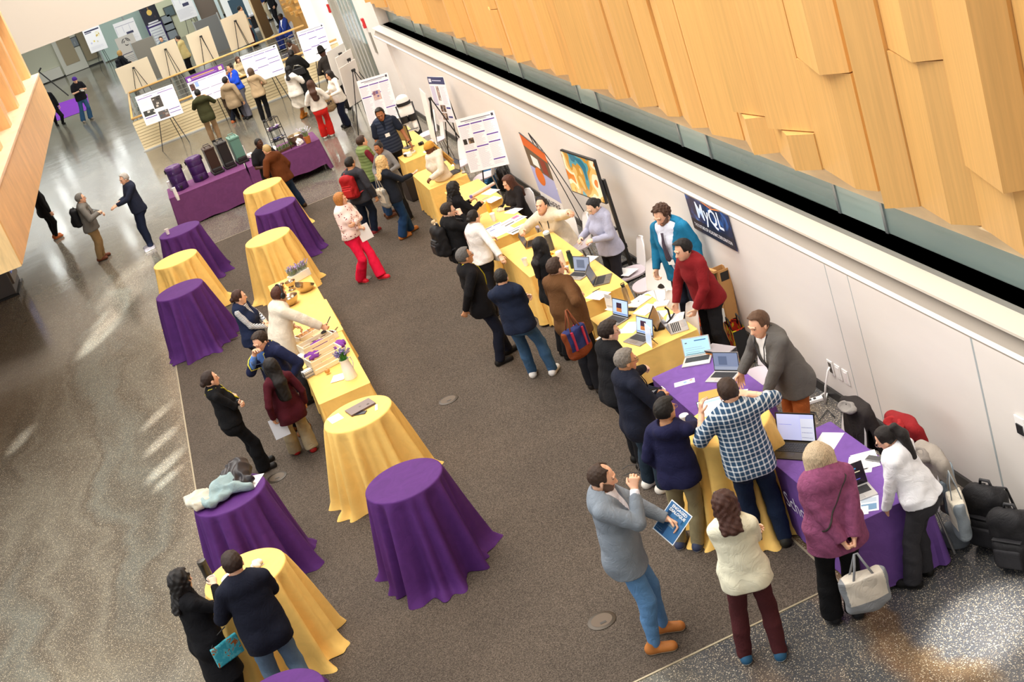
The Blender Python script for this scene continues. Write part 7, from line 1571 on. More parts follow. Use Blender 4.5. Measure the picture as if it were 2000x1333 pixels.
poster(4.66, 27.27, 196, .86, .70, .95, .1, 'narrow poster with a dark blue heading against the white wall', 'navy', seed=22); easel(4.66, 27.27, 196, .86, .1, .7, .95, 'easel under the poster with the dark blue heading', rear=.02)
poster(4.38, 23.05, 236, .76, .76, .98, .14, 'large poster with purple headings above the seated brown-haired woman', 'sci', seed=23, photos=((.05, .52, .14, .62, ('#2a2624', '#4a4440')), (.18, .52, .32, .62, ('#7a6a5a', '#3a3430', '#a88a6a')))); easel(4.38, 23.05, 236, .76, .14, .76, .98, 'easel under the large poster with purple headings')
p = atx(824, 201, 4.25); poster(4.22, p[1], 176, .66, .80, 1.05, .12, 'white board seen edge-on beside the far yellow table', 'none', bg='#efecea'); easel(4.22, p[1], 176, .66, .12, .8, 1.05, 'easel of the edge-on white board', rear=.45)
poster(-2.88, 68.3, 262, .9, .84, 1.12, .15, 'lobby poster with a small golden tree on an easel', 'tree', seed=31); easel(-2.88, 68.3, 262, .9, .15, .84, 1.12, 'easel of the golden tree poster in the lobby')
poster(-1.32, 66.25, 259, .9, 1.0, 1.05, .1, 'white lobby poster behind the grey banner', 'plainpage', seed=32); easel(-1.32, 66.25, 259, .9, .1, 1.0, 1.05, 'easel behind the grey lobby banner')
poster(-1.5, 64.1, 278, .01, .85, 1.5, .0, 'grey banner with a black line drawing of a head in the lobby', 'greybanner', 'banner', 'banner', bg='#c9c3bb')
poster(-.05, 69.9, 269, .01, .84, 1.9, .0, 'purple lobby banner with a glowing bulb photo', 'bulb', 'banner', 'banner', bg='#3a2570')
poster(1.55, 67.2, 262, .9, .9, 1.5, .08, 'white notice sheet on an easel before the far white wall', 'plainpage', seed=35); easel(1.55, 67.2, 262, .9, .08, .9, 1.5, 'easel of the notice sheet before the far white wall')
poster(1.9, 69.2, 270, 1.7, .5, 1.2, 0., 'purple wall banner with pale lettering in the lobby', 'none', 'banner', 'banner', bg='#6a2a96')
p = lob(292, 150); e = empty('room_divider', (-.75, 57.5, 0), 0, 'grey fabric room divider behind the blank boards', 'divider'); MB().box((-.45, -.03, .05), (.45, .03, 1.7)).build('panel', plain('#8a857c', .8), e); MB().box((-.50, -.05, 0), (-.45, .05, 1.75)).build('post', ALU, e); MB().box((.45, -.05, 0), (.5, .05, 1.75)).build('post', ALU, e)
e = empty('room_divider', (1.95, 58.5, 0), 0, 'grey divider between the two right-hand blank boards', 'divider'); MB().box((-.5, -.03, .05), (.5, .03, 1.5)).build('panel', plain('#77797a', .8), e); MB().box((-.55, -.05, 0), (-.5, .05, 1.55)).build('post', ALU, e); MB().box((.5, -.05, 0), (.55, .05, 1.55)).build('post', ALU, e)
e = empty('room_divider', at(527, 75, 0), 1.1, 'narrow brown divider beside the seated man in blue', 'divider'); MB().box((-.5, -.03, .05), (.5, .03, 1.75)).build('panel', plain('#6b604e', .8), e); MB().box((-.53, -.04, 0), (-.5, .04, 1.8)).build('post', plain('#d8c9a8'), e)
p = at(482, 42, 0); banquet('lobby_table', 'purple-covered table in the lobby with a row of small items', PUR2, p[0]-.5, p[0]+.6, p[1]+1.0, p[1]+1.8, 61, group='lobby tables', drop=.45)
p = at(515, 66, 0); e = empty('lobby_desk', (p[0]-.3, p[1]+2, 0), .2, 'dark desk with white bottles before the brown divider', 'desk'); MB().box((-.5, -.35, .68), (.5, .35, .73)).build('desktop', plain('#d8d8e2', .4), e); [MB().box((sx*.45-.02, sy*.3-.02, 0), (sx*.45+.02, sy*.3+.02, .68)).build('leg', BLACK, e) for sx in (-1, 1) for sy in (-1, 1)]; MB().box((-.48, -.1, .1), (.48, .3, .6)).build('drawers', plain('#2a2a30'), e)
for i in range(4): bottle((p[0]-.5+.14*i, p[1]+1.9, .731), 'small white bottle on the dark lobby desk', [(.03, 0), (.03, .16), (.012, .2)], '#eeeeea', [(.013, .2), (.013, .22)], '#dddddd')['group'] = 'bottles on the lobby desk'
poster(3.3, 57.5, 250, .01, .6, 1.9, 0, 'dark teal banner with pale lines beside the carved wood', 'none', 'banner', 'banner', bg='#2d4a5e')
for i, (px, py, lab) in enumerate(((326, 39, 'upper framed photo on the lobby pillar'), (331, 52, 'middle framed photo on the lobby pillar'), (337, 66, 'lower framed photo on the lobby pillar'), (331, 22, 'dark square plaque on the lobby pillar'), (143, 83, 'dark square plaque beside the lobby door'))):
    p = aty(px, py, 69.46 if i < 4 else 72.0); e = empty('wall_picture', p, 0, lab, 'picture'); MB().box((-.25, -.02, -.25), (.25, .03, .25)).build('frame', plain('#4a4a44'), e); MB().box((-.21, -.025, -.21), (.21, -.02, .21)).build('photo', plain('#8a929a' if i != 3 else '#5a6a70', .3), e)
# ================================================================== TV, tension banner, wall poster
yw = math.radians(186); f, r, up = frame_of(4.6, 17.81, yw, 1.27, 0.03); n = r.cross(up); M = basis((0, 0, 0), r, up, n)
e = empty('television', (4.58, 17.81, 1.26), 0, 'large screen on a black stand showing a yellow and teal picture', 'television'); MB().box((-.57, 0, -.04), (.57, .65, .0), M).build('casing', BLACK, e, bevel=.005)
sm, nt, b = _new('tv picture'); mp = coords(nt, (1, 1, 1), 'Object'); n1 = N(nt, 'ShaderNodeTexNoise', Scale=2.6, Detail=1., Distortion=.3); L(nt, mp, 'Vector', n1, 'Vector'); rr_ = ramp(nt, [(.0, lin('#2f6e86')), (.36, lin('#4d93a0')), (.42, lin('#b98a3a')), (.5, lin('#d9b26a')), (.58, lin('#ead9b8')), (.66, lin('#c8742a'))], 'CONSTANT'); L(nt, n1, 'Fac', rr_, 'Fac'); L(nt, rr_, 'Color', b, 'Base Color'); L(nt, rr_, 'Color', b, 'Emission Color'); b.inputs['Emission Strength'].default_value = .3; b.inputs['Roughness'].default_value = .12
MB().quad((-.55, .02, .003), (.55, .02, .003), (.55, .63, .003), (-.55, .63, .003), M).build('screen', sm, e)
e = empty('television_stand', (4.66, 17.72, 0), yw+PI/2, 'black wheeled stand under the large screen', 'stand')
for s_ in (-.38, .30): MB().box((s_-.03, .05, .04), (s_+.03, .09, 1.55)).build('upright', BLACK, e)
MB().box((-.40, .04, .5), (.33, .10, .56)).build('crossbar', BLACK, e); [MB().box((s_-.03, -.30, .0), (s_+.03, .38, .05)).build('foot', BLACK, e) for s_ in (-.38, .30)]; MB().box((-.25, -.05, .75), (.2, .09, .78)).build('shelf', BLACK, e)
# tension banner: four corners seen on the photo's plane, held by bowed rods
yb = math.radians(187); f, r, up = frame_of(4.5, 19.8, yb, .2, -.01)
M = basis((4.52, 19.8, .2), r, up, r.cross(up)); bw, bh = .78, 1.70
e = empty('tension_banner', (0, 0, 0), 0, 'tall banner with orange top, photo and bold dark lettering before the white wall', 'banner')
mb = MB(); ms = ['#f4f1ee', '#d8672a', '#6a5a48', '#aab0dc', '#d8722a', '#2a2a34', '#8a3a2a']; mb.add([(-bw/2, 0, 0), (bw/2, 0, 0), (bw/2, bh*.86, 0), (-bw/2, bh, 0)], [(0, 1, 2, 3)], M)
def bq(k, x0, y0, x1, y1, lay=1): mb.mat(k).add([(bw*(x-.5), bh*y*(1-.14*x), .0015*lay) for x, y in ((x0, y0), (x1, y0), (x1, y1), (x0, y1))], [(0, 1, 2, 3)], M)
bq(1, 0, .88, 1, 1); bq(2, 0, .68, 1, .88); bq(0, .2, .72, .5, .82, 2); bq(6, .6, .70, .85, .86, 2); bq(3, 0, .42, 1, .68); mb.mat(4).add([(bw*.2*math.cos(a)-bw*.15, bh*.585+bw*.2*math.sin(a), .004) for a in np.linspace(0, 2*PI, 18)[:-1]], [tuple(range(17))], M)
banner = mb.build('fabric_panel', [plain(c, .6) for c in ms], e)
mb = MB(); text_mesh(mb, 'WHERE', .17, M @ Matrix.Translation((0, bh*.31, .004)) @ Matrix.Rotation(-.10, 4, 'Z')); text_mesh(mb, 'RESEARCH', .17, M @ Matrix.Translation((0, bh*.21, .004)), bold=.004, sx=.85); mb.build('lettering', plain('#22222c'), banner)
c0 = M @ Vector((-bw*.1, bh+.02, -.03))
for dx in (-.42, .25, .75):
    mb = MB(); g_ = M @ Vector((dx, 0, -.30)); g_.z = 0.008; mid = (c0+g_)/2+Vector((.0, -.16*(1 if dx > 0 else .4), .30)); pts = [c0*(1-t)**2+mid*2*t*(1-t)+g_*t*t for t in np.linspace(0, 1, 12)]; pts = [Vector((min(q.x, 4.96), q.y, q.z)) for q in pts]; mb.tube([tuple(q) for q in pts], .007, 6); mb.build('bowed_rod', BLACK, e)
MB().tube([tuple(M @ Vector((-bw*.5, bh, .0))), tuple(M @ Vector((bw*.5, bh*.86, .0)))], .009, 6).build('top_bar', BLACK, e)
e = empty('wall_poster', (4.985, 14.30, 1.33), 0, 'dark blue galaxy poster with white MyQL lettering on the wall', 'poster'); M = basis((0, 0, 0), (0, -1, 0), (0, 0, 1), (-1, 0, 0)); pw, ph_ = 1.22, .60
sm, nt, b = _new('galaxy print'); mp = coords(nt, (1, 1.6, 1.6), 'Object', (.5, 0, 0)); n1 = N(nt, 'ShaderNodeTexNoise', Scale=2.6, Detail=7., Distortion=.8); L(nt, mp, 'Vector', n1, 'Vector'); r_ = ramp(nt, [(.30, lin('#12122a')), (.5, lin('#1c2450')), (.62, lin('#2f62b0')), (.72, lin('#7fb4e6')), (.78, lin('#d8742a'))]); L(nt, n1, 'Fac', r_, 'Fac'); L(nt, r_, 'Color', b, 'Base Color'); b.inputs['Roughness'].default_value = .35
pb = MB().box((-pw/2, 0, 0), (pw/2, ph_, .008), M).build('print', sm, e); MB().quad((-pw/2, 0, .009), (pw/2, 0, .009), (pw/2, ph_*.26, .009), (-pw/2, ph_*.26, .009), M).build('dark_band', plain('#1d1a2e', .4), pb)
mb = MB(); [mb.add([(-.55, ph_*.86+dy, .0095), (.15, ph_*.70+dy*.6, .0095), (.55, ph_*.80+dy, .0095), (.55, ph_*.83+dy, .0095), (.15, ph_*.73+dy*.6, .0095), (-.55, ph_*.89+dy, .0095)], [(0, 1, 4, 5), (1, 2, 3, 4)], M) for dy in (0, .05)]; mb.build('orange_streak', plain('#e0823a', .4, 0, .5, .2), pb)
mb = MB(); text_mesh(mb, 'MyQL', .30, M @ Matrix.Translation((.02, ph_*.50, .011)), bold=.004); mb.build('title_lettering', plain('#e4eefa', .4, 0, .5, .2), pb)
mb = MB(); text_mesh(mb, 'THE FUTURE OF ACADEMIC EXPLORATION', .064, M @ Matrix.Translation((0, ph_*.13, .011)), bold=.001, sx=.86); mb.build('subtitle_lettering', plain('#f2f2f6', .4), pb)
# ================================================================== chairs
def shell_pts(u, v): return None
def make_chair(loc, rz, label, seat_c='#b9adb4', shell_c='#e9e6e6', hole=False):
    e = empty('shell_chair', loc, rz, label, 'chair', 'white shell chairs'); sh = plain(shell_c, .35); st = plain(seat_c, .7)
    # local: sitter faces +x
    mb = MB(); H0, W = .45, .44
    def seat(u, v, th=0.):
        a = 2*PI*v; q = u; ex = .8; c, s_ = math.cos(a), math.sin(a); x = math.copysign(abs(c)**ex, c)*.215*q; y = math.copysign(abs(s_)**ex, s_)*.22*q
        return (x+.02, y, H0+th+.018*(x/.215)**2*(-1 if x > 0 else .6)+.012*(y/.22)**2-.012)
    mb.grid(lambda u, v: seat(max(u, .02), v), 6, 28, True); mb.grid(lambda u, v: seat(max(u, .02), v, -.022), 6, 28, True); mb.grid(lambda u, v: seat(1, v, -.022*u), 1, 28, True)
    mb.build('seat', st if not hole else sh, e, smooth=True)
    mb = MB()
    def back(u, v, th=0.):
        t = (v-.5)*2; z = u; w = .205*(1-.28*z**2.2)*(1 if z < .85 else math.sqrt(max(1-((z-.85)/.15)**2*.75, .05)))
        return (-.19-.09*z+.045*(t*t)*(1-.3*z)-th, w*t, H0+.0+.42*z)
    n, m = 10, 10
    mb.grid(lambda u, v: back(u, v), n, m); mb.grid(lambda u, v: back(u, 1-v, .014), n, m)
    for vv in (0, 1): mb.grid(lambda u, v: back(u, vv, .014*v), n, 1)
    mb.grid(lambda u, v: back(1, u, .014*v), m, 1)
    bk = mb.build('backrest', sh, e, smooth=True)
    if hole: MB().lathe([(.001, 0), (.055, .001)], 18, basis((-.205, 0, H0+.07), (0, 1.5, 0), (-.3, 0, 1), (1, 0, .3))).build('handle_hole', BLACK, bk)
    for sx in (-1, 1):
        for sy in (-1, 1): MB().tube([(sx*.15, sy*.16, H0-.02), (sx*.21+.01, sy*.205, 0)], .012, 8).build('leg', plain('#b9b7b4', .3, .6), e)
    return e
P = lambda x, y: (x, y, 0)
make_chair(P(4.52, 16.62), PI*.97, 'white shell chair against the wall behind the lavender woman, nearest the screen stand')
make_chair(P(4.55, 16.02), PI*1.02, 'white shell chair between the lavender woman and the teal blazer man')
make_chair(P(4.40, 15.52), PI*1.18, 'white shell chair with a dark oval handle hole beside the teal blazer', hole=True)
make_chair(P(4.08, 14.45), PI*1.03, 'white shell chair whose back the teal-blazer man rests his hand on')
make_chair(P(4.10, 13.92), PI*1.0, 'white shell chair gripped by the young man in maroon')
make_chair(P(4.36, 18.42), PI*.98, 'white shell chair turned to the tumbler table behind the fleece man')
make_chair(tuple(PEOPLE['fleece']['root'][:2]+W_ if False else PEOPLE['fleece']['root'][:2])+(0,), math.radians(216), 'white shell chair under the fleece pullover man')
make_chair(tuple(PEOPLE['seatbrown']['root'][:2])+(0,), math.radians(196), 'white shell chair under the seated brown-haired woman')
make_chair(P(4.42, 20.05), PI*1.0, 'white shell chair with a black bag, between the two seated people')
make_chair(P(4.40, 23.9), PI*.9, 'white shell chair behind the braids woman\'s laptop'); make_chair(P(4.36, 25.4), PI*1.2, 'white shell chair by the wall behind the easel legs'); make_chair(P(4.42, 27.9), PI, 'white shell chair half hidden by the edge-on board, nearer'); make_chair(P(4.45, 28.8), PI, 'white shell chair half hidden by the edge-on board, farther')
make_chair(P(4.36, 12.42), PI*1.05, 'white shell chair behind the man in the charcoal jacket'); make_chair(P(4.16, 10.30), PI*1.02, 'white shell chair covered by a black and grey coat'); make_chair(P(4.30, 9.72), PI*1.03, 'white shell chair covered by a red coat'); make_chair(P(4.18, 9.14), PI*.98, 'white shell chair covered by a grey coat and totes')
make_chair(tuple(PEOPLE['seatblue']['root'][:2])+(0,), math.radians(200), 'white shell chair under the man in bright blue')
def sdf_thing(name, ops, res, m, label, cat, loc=(0, 0, 0), rz=0., nz=None, parent=None, **kw):
    V, Q = sdf_mesh(ops, res, nz); o = arrmesh(name, V, Q, m, smooth=True, parent=parent); o.location = [float(v) for v in loc]; o.rotation_euler = (0, 0, rz)
    if label: tag(o, label, cat, **kw)
    return o
def coat(loc, rz, label, c, c2, seed, long_=.45):
    e = empty('coat', loc, rz, label, 'coat')
    ops = [('+', Con((-.33, 0, .90-long_), (-.30, 0, .86), (0, 1, 0), (.23, .05), (.20, .045)), 0), ('+', Con((-.20, 0, .50), (-.25, 0, .86), (0, 1, 0), (.20, .035), (.19, .04)), .05), ('+', Ell((-.28, 0, .89), (.085, .20, .055)), .05), ('+', Cap((-.29, .2, .84), (-.30, .27, .48), .055, .045), .03), ('+', Cap((-.29, -.2, .84), (-.31, -.26, .50), .055, .045), .03)]
    V, Q = sdf_mesh(ops, .013, ridges(.010, 19, seed)); arrmesh('shell', V, Q, fabric(c), parent=e)
    V, Q = sdf_mesh([('+', Ell((-.20, .0, .90), (.07, .13, .045)), 0), ('-', Ell((-.16, 0, .94), (.06, .09, .05)), .01)], .010, folds(.006, 50, seed)); arrmesh('collar', V, Q, fabric(c2), parent=e)
    return e
coat((4.16, 10.30, 0), PI*1.02, 'black and grey coat hung over a chair by the wall', '#2c2726', '#85807c', 1); coat((4.30, 9.72, 0), PI*1.03, 'dark red coat hung over a chair by the wall', '#7d191c', '#8d2022', 2); coat((4.18, 9.14, 0), PI*.98, 'taupe grey coat hung over the chair nearest the backpacks', '#8d857c', '#77706a', 3, .62)
# coats on the purple table
pc = CT['PC']; z0 = 1.072
o = sdf_thing('folded_coat', [('+', Box((0, 0, .045), (.19, .12, .03), None, .03), 0), ('+', Ell((.1, .05, .09), (.16, .10, .05)), .05), ('+', Cap((.12, -.1, .06), (.22, -.16, .03), .05, .035), .03), ('&', Half((0, 0, .002), (0, 0, 1)), 0)], .010, fabric('#8fa3a4'), 'pale blue-grey jacket folded on the purple table', 'jacket', (pc[0]-.08, pc[1]-.04, z0), .4, ridges(.012, 34, 2)); o.scale = (1.2, 1.25, 1.5)
o = sdf_thing('folded_coat', [('+', Box((0, 0, .035), (.13, .15, .022), None, .02), 0), ('+', Ell((-.03, .02, .06), (.13, .14, .03)), .05), ('&', Half((0, 0, .002), (0, 0, 1)), 0)], .010, fabric('#cbc3b1'), 'cream coat folded at the left edge of the purple table', 'jacket', (pc[0]-.29, pc[1]+.04, z0), .3, ridges(.012, 34, 3)); o.scale = (1.1, 1.2, 1.5)
o = sdf_thing('puffer_jacket', [('+', Ell((0, 0, .09), (.17, .13, .09)), 0), ('+', Ell((.06, .06, .13), (.12, .10, .07)), .03), ('+', Cap((-.1, -.08, .06), (.08, -.15, .05), .06, .05), .02), ('&', Half((0, 0, .002), (0, 0, 1)), 0)], .010, plain('#241f22', .45), 'crumpled black puffer jacket on top of the purple table', 'jacket', (pc[0]+.13, pc[1]+.14, z0), .2, ridges(.014, 42, 4)); o.scale = (1.15, 1.15, 1.3)
# ================================================================== bags
def backpack(M, label, c, c2, s=1., straps=True, res=.010):
    """local: z up, +x faces away from the wearer's back"""
    e = empty('backpack', (0, 0, 0), 0, label, 'backpack'); e.matrix_world = M
    V, Q = sdf_mesh([('+', Box((.0, 0, .0), (.085, .15, .22), None, .07), 0), ('+', Box((.085, 0, -.07), (.045, .115, .11), None, .04), .01), ('+', Ell((.02, 0, .16), (.07, .13, .09)), .03)], res, folds(.004, 40, 1)); arrmesh('body', V*s, Q, fabric(c, .6), parent=e)
    MB().box((.05, -.10, .045), (.112, .10, .055)).build('zip', plain(c2, .5), e, bevel=.002).scale = (s, s, s)
    V, Q = sdf_mesh([('+', Box((.125, 0, -.08), (.018, .095, .075), None, .016), 0)], res); arrmesh('front_pocket', V*s, Q, fabric(c2, .6), parent=e)
    mb = MB(); mb.tube([(-.03, -.04, .215), (-.03, -.03, .26), (-.03, .03, .26), (-.03, .04, .215)], .011, 6); o = mb.build('top_handle', plain(c2, .6), e, smooth=True); o.scale = (s, s, s)
    if straps:
        for sy in (-1, 1):
            mb = MB(); mb.tube([(-.06, sy*.06, .20), (-.12, sy*.08, .16), (-.15, sy*.10, -.02), (-.10, sy*.12, -.16), (-.07, sy*.12, -.19)], .016, 6, flat=.4); o = mb.build('strap', plain(c2, .6), e, smooth=True); o.scale = (s, s, s)
    return e
def worn_pack(key, label, c, c2, s=1., side=None, dz=-.02):
    p = PEOPLE[key]; R = p['Rc']; f, l, u = R[:, 0], R[:, 1], R[:, 2]
    back = p['surf'](p['chest']-f*.45+u*(-.03), -f)
    o = back-f*.085*s+u*dz
    e = backpack(basis(o, -f, -l, u), label, c, c2, s, straps=False)
    for sg in (1, -1):
        pts = []
        W = np.array(basis(o, -f, -l, u))[:3, :3]
        for off, out in ((-.30, -1), (-.16, -1)): pts.append(p['surf'](p['chest']+l*sg*.085-f*.4+u*(.16 if off > -.2 else .10), -f))
        pts.append(p['surf'](p['chest']+l*sg*.10+u*.4-f*.02, u)); 
        for dz_ in (.10, .0, -.10): pts.append(p['surf'](p['chest']+f*.4+l*sg*(.115+.0*dz_)+u*dz_, f))
        pts.append(p['surf'](p['chest']+l*sg*.4-u*.17, l*sg)); pts.append(o+l*sg*-.0+l*sg*.12-u*.16+f*.05)
        li = [np.linalg.inv(np.array(e.matrix_world))@np.append(q, 1) for q in pts]
        MB().tube([tuple(q[:3]) for q in li], .016, 6, flat=.45).build('strap', plain(c2, .6), e, smooth=True)
worn_pack('redpack', 'red backpack worn by the man in the charcoal hooded jacket', '#a01c20', '#b82a2a'); worn_pack('bpackman', 'black backpack worn by the man holding his chin', '#1a1a1d', '#232327', 1.05); worn_pack('greypack', 'black backpack worn by the grey-haired man on the shiny floor', '#1b1b1e', '#242428', .95); worn_pack('lobbypack', 'black backpack worn by the blond person in the lobby', '#14151a', '#1c1e24', .9)
def floor_pack(px, py, rz, label, c, c2, s, tilt=.0, z=.0):
    p = at(px, py, 0); M = Matrix.Translation((p[0], p[1], .235*s+z)) @ Matrix.Rotation(rz, 4, 'Z') @ Matrix.Rotation(tilt, 4, 'Y'); return backpack(M, label, c, c2, s)
floor_pack(1945, 1066, math.radians(205), 'black backpack against the wall at the right edge, left of its pair', '#1b1a1c', '#262528', 1.28); floor_pack(1992, 1108, math.radians(212), 'black backpack cut by the right edge, in front of the other', '#1e1d1f', '#29282b', 1.2)
mb = MB(); a_, b_ = at(1893, 1050, .02), at(1985, 1078, .02)
for d in (0, .07): mb.tube([a_+[0, d, 0], (a_+b_)/2+[0, d+.02, .01], b_+[0, d, 0]], .014, 6, flat=.4)
tag(mb.build('backpack_straps', plain('#2c2622'), None, smooth=True), 'pair of loose dark straps on the terrazzo before the backpacks', 'strap')
floor_pack(967, 372, math.radians(190), 'bright blue backpack standing behind the seated brown-haired woman', '#1f5c8e', '#2a6ea2', 1.0, 0, .0)
floor_pack(992, 374, math.radians(170), 'black bag slumped by the wall behind the blue backpack', '#1d1c1e', '#2a2a2c', 1.0); floor_pack(988, 352, math.radians(160), 'grey bag between the blue backpack and the wall', '#6a6763', '#5a5855', .95)
backpack(Matrix.Translation((4.40, 20.05, .45+.2)) @ Matrix.Rotation(PI*.9, 4, 'Z'), 'small black bag on the chair between the two seated people', '#1c1a1e', '#2a282c', .85)
floor_pack(1398, 664, math.radians(170), 'dark brown backpack on the floor behind the maroon sweater man', '#2e1d1a', '#4a3632', .95)
def tote(M, label, panel, trim, w=.36, h=.34, d=.12, handle='#8c8f94', logo=None, hl=.22, strap2=None, dark=None, name='tote_bag'):
    """hangs from M's origin (the handle tops); +y across the bag, x is its thickness, -z down"""
    e = empty(name, (0, 0, 0), 0, label, 'bag'); e.matrix_world = M; t = -hl
    V, Q = sdf_mesh([('+', Con((0, 0, t-h+.03), (0, 0, t), (0, 1, 0), (w*.46, d*.5), (w*.5, d*.42)), 0), ('+', Box((0, 0, t-h*.5), (d*.34, w*.44, h*.48), None, .03), .03), ('&', Half((0, 0, t), (0, 0, -1)), 0)], .010, folds(.007, 26, w*9))
    mi = ((V[Q].mean(1)[:, 2] < t-h*.72) | (np.abs(V[Q].mean(1)[:, 1]) > w*.40)).astype(int)
    arrmesh('body', V, Q, [fabric(panel), fabric(trim)], parent=e, mi=mi)
    for sx in (-1, 1):
        MB().tube([(sx*d*.3, -w*.22, t-.02), (sx*d*.15, -w*.10, t+hl*.55), (0, -.012, 0), (0, .012, 0), (sx*d*.15, w*.10, t+hl*.55), (sx*d*.3, w*.22, t-.02)], .011, 6, flat=.45).build('handle', plain(handle, .7), e, smooth=True)
    if strap2:
        for y in (-.08, .08): MB().box((-d*.5-.006, y-.012, t-h*.72), (d*.5+.006, y+.012, t-.01)).build('stripe', plain(strap2), e)
    if logo:
        mb = MB(); text_mesh(mb, logo, .13, basis((-d*.5-.012, 0, t-h*.34), (0, -1, 0), (0, 0, 1), (-1, 0, 0)), bold=.004); text_mesh(mb, 'Institute', .04, basis((-d*.5-.012, -.01, t-h*.54), (0, -1, 0), (0, 0, 1), (-1, 0, 0))); mb.build('printed_lettering', plain('#22222a'), e)
        mb = MB(); text_mesh(mb, logo, .13, basis((d*.5+.012, 0, t-h*.34), (0, 1, 0), (0, 0, 1), (1, 0, 0)), bold=.004); text_mesh(mb, 'Institute', .04, basis((d*.5+.012, .01, t-h*.54), (0, 1, 0), (0, 0, 1), (1, 0, 0))); mb.build('printed_lettering', plain('#22222a'), e)
    return e
def bagM(o, y): y = unit(np.array([y[0], y[1], 0.])); x = np.cross(y, [0, 0, 1.]); return basis(o, x, y, (0, 0, 1))
h = PEOPLE['plum']['hand']; ctr = (h[0]+h[1])/2; fw = PEOPLE['plum']['W'][:, 0]
tote(bagM(ctr+np.array([0, 0, -.03])-fw*.09, PEOPLE['plum']['W'][:, 1]), 'light canvas tote with grey ends held behind the plum jacket', '#cfc8bb', '#84888c', .40, .30, .16, hl=.20)
p = PEOPLE['brownblz']; q = at(1106, 606, 1.30); tote(bagM(q, p['W'][:, 0]), 'navy tote with two red stripes and brown leather base on the brown blazer\'s arm', '#2c3260', '#7a3a1c', .36, .34, .15, '#8c4a26', hl=.24, strap2='#b01c3a')
p = PEOPLE['blonde']; q = p['surf'](p['chest']-p['Rc'][:, 0]*.5-p['Rc'][:, 2]*.05+p['Rc'][:, 1]*-.04, -p['Rc'][:, 0]); tote(bagM(q-p['Rc'][:, 0]*.075+[0, 0, .22], p['W'][:, 1]), 'beige tote with black ai+ print on the blonde woman\'s back', '#c3b9a6', '#8a8880', .36, .34, .12, '#a8a294', logo='ai+', hl=.26)
p = PEOPLE['whiteblz']; q = p['elb'][1]*.3+p['wri'][1]*.7; tote(bagM(q+p['W'][:, 1]*-.05+[0, 0, .03], p['W'][:, 0]), 'structured beige handbag with dark print on the white blazer\'s arm', '#b9a27e', '#a08a68', .40, .30, .18, '#9a8464', logo='ai+', hl=.16, name='handbag')
tote(basis((4.42, 8.80, .86), (.94, -.34, 0), (.34, .94, 0), (0, 0, 1)), 'cream tote with grey base hanging from the coat-covered chair', '#d3cbba', '#7f878d', .40, .36, .14, '#8a9298', hl=.22)
tote(basis((4.50, 9.02, .92), (.8, -.6, 0), (.6, .8, 0), (0, 0, 1)), 'grey-blue tote hanging behind the cream tote on the chair', '#7f8b93', '#6d7880', .34, .34, .12, '#7f8b93', hl=.2)
o = sdf_thing('cap', [('+', Con((0, 0, 0), (0, 0, .015), (0, 1, 0), (.17, .13), (.17, .13)), 0), ('+', Ell((-.06, 0, .03), (.10, .11, .05)), .02), ('&', Half((0, 0, .0), (0, 0, 1)), 0)], .009, fabric('#7f858b'), 'grey cloth bag bottom fallen flat on the floor under the totes', 'bag', at(1868, 1052, 0), -.4)
o.name = 'cloth_bag'
p = PEOPLE['wpurse']; q = p['surf'](p['pel']+p['W'][:, 0]*.35+p['W'][:, 1]*-.13+[0, 0, .02], p['W'][:, 0]); e = empty('purse', q+p['W'][:, 0]*.03, p['ob'].rotation_euler[2], 'small white crossbody purse on the white sweater woman\'s hip', 'bag'); MB().box((-.03, -.12, -.09), (.035, .12, .07)).build('body', plain('#ddd6c8', .5), e, bevel=.02, seg=3); MB().box((.030, -.12, -.02), (.04, .12, .07)).build('flap', plain('#e4ddd0', .5), e, bevel=.004); MB().box((.04, -.015, -.03), (.046, .015, -.01)).build('clasp', plain('#b9a060', .3, .7), e)
p = PEOPLE['blackcoat']; q = p['surf'](p['chest']-p['W'][:, 0]*.5-p['W'][:, 1]*.1-[0, 0, .12], -p['W'][:, 0]); e = empty('shoulder_bag', q-p['W'][:, 0]*.05, p['ob'].rotation_euler[2], 'black shoulder bag with a silver chain on the big black coat', 'bag'); MB().box((-.06, -.16, -.14), (.05, .16, .06)).build('body', plain('#171618', .5), e, bevel=.03, seg=3); MB().tube([(-.02, -.14, .06), (-.06, -.06, .14), (-.06, .06, .16), (-.02, .14, .06)], .012, 6).build('chain', plain('#b9b2a4', .3, .8), e, smooth=True)
p = PEOPLE['cupwoman']; q = p['surf'](p['pel']-p['W'][:, 1]*.5+p['W'][:, 0]*.06-[0, 0, .10], -p['W'][:, 1]); e = empty('zip_pouch', q-p['W'][:, 1]*.02, p['ob'].rotation_euler[2], 'turquoise pouch with orange pattern hanging at the black coat\'s side', 'bag'); MB().box((-.14, -.02, -.12), (.14, .02, .09)).build('body', pattern('camo', '#3aa0b4', '#58b8c4', .06, '#a8602e'), e, bevel=.015); MB().tube([(-.12, 0, .09), (-.05, .01, .16), (.08, .0, .2)], .006, 6).build('strap', plain('#17171a'), e)
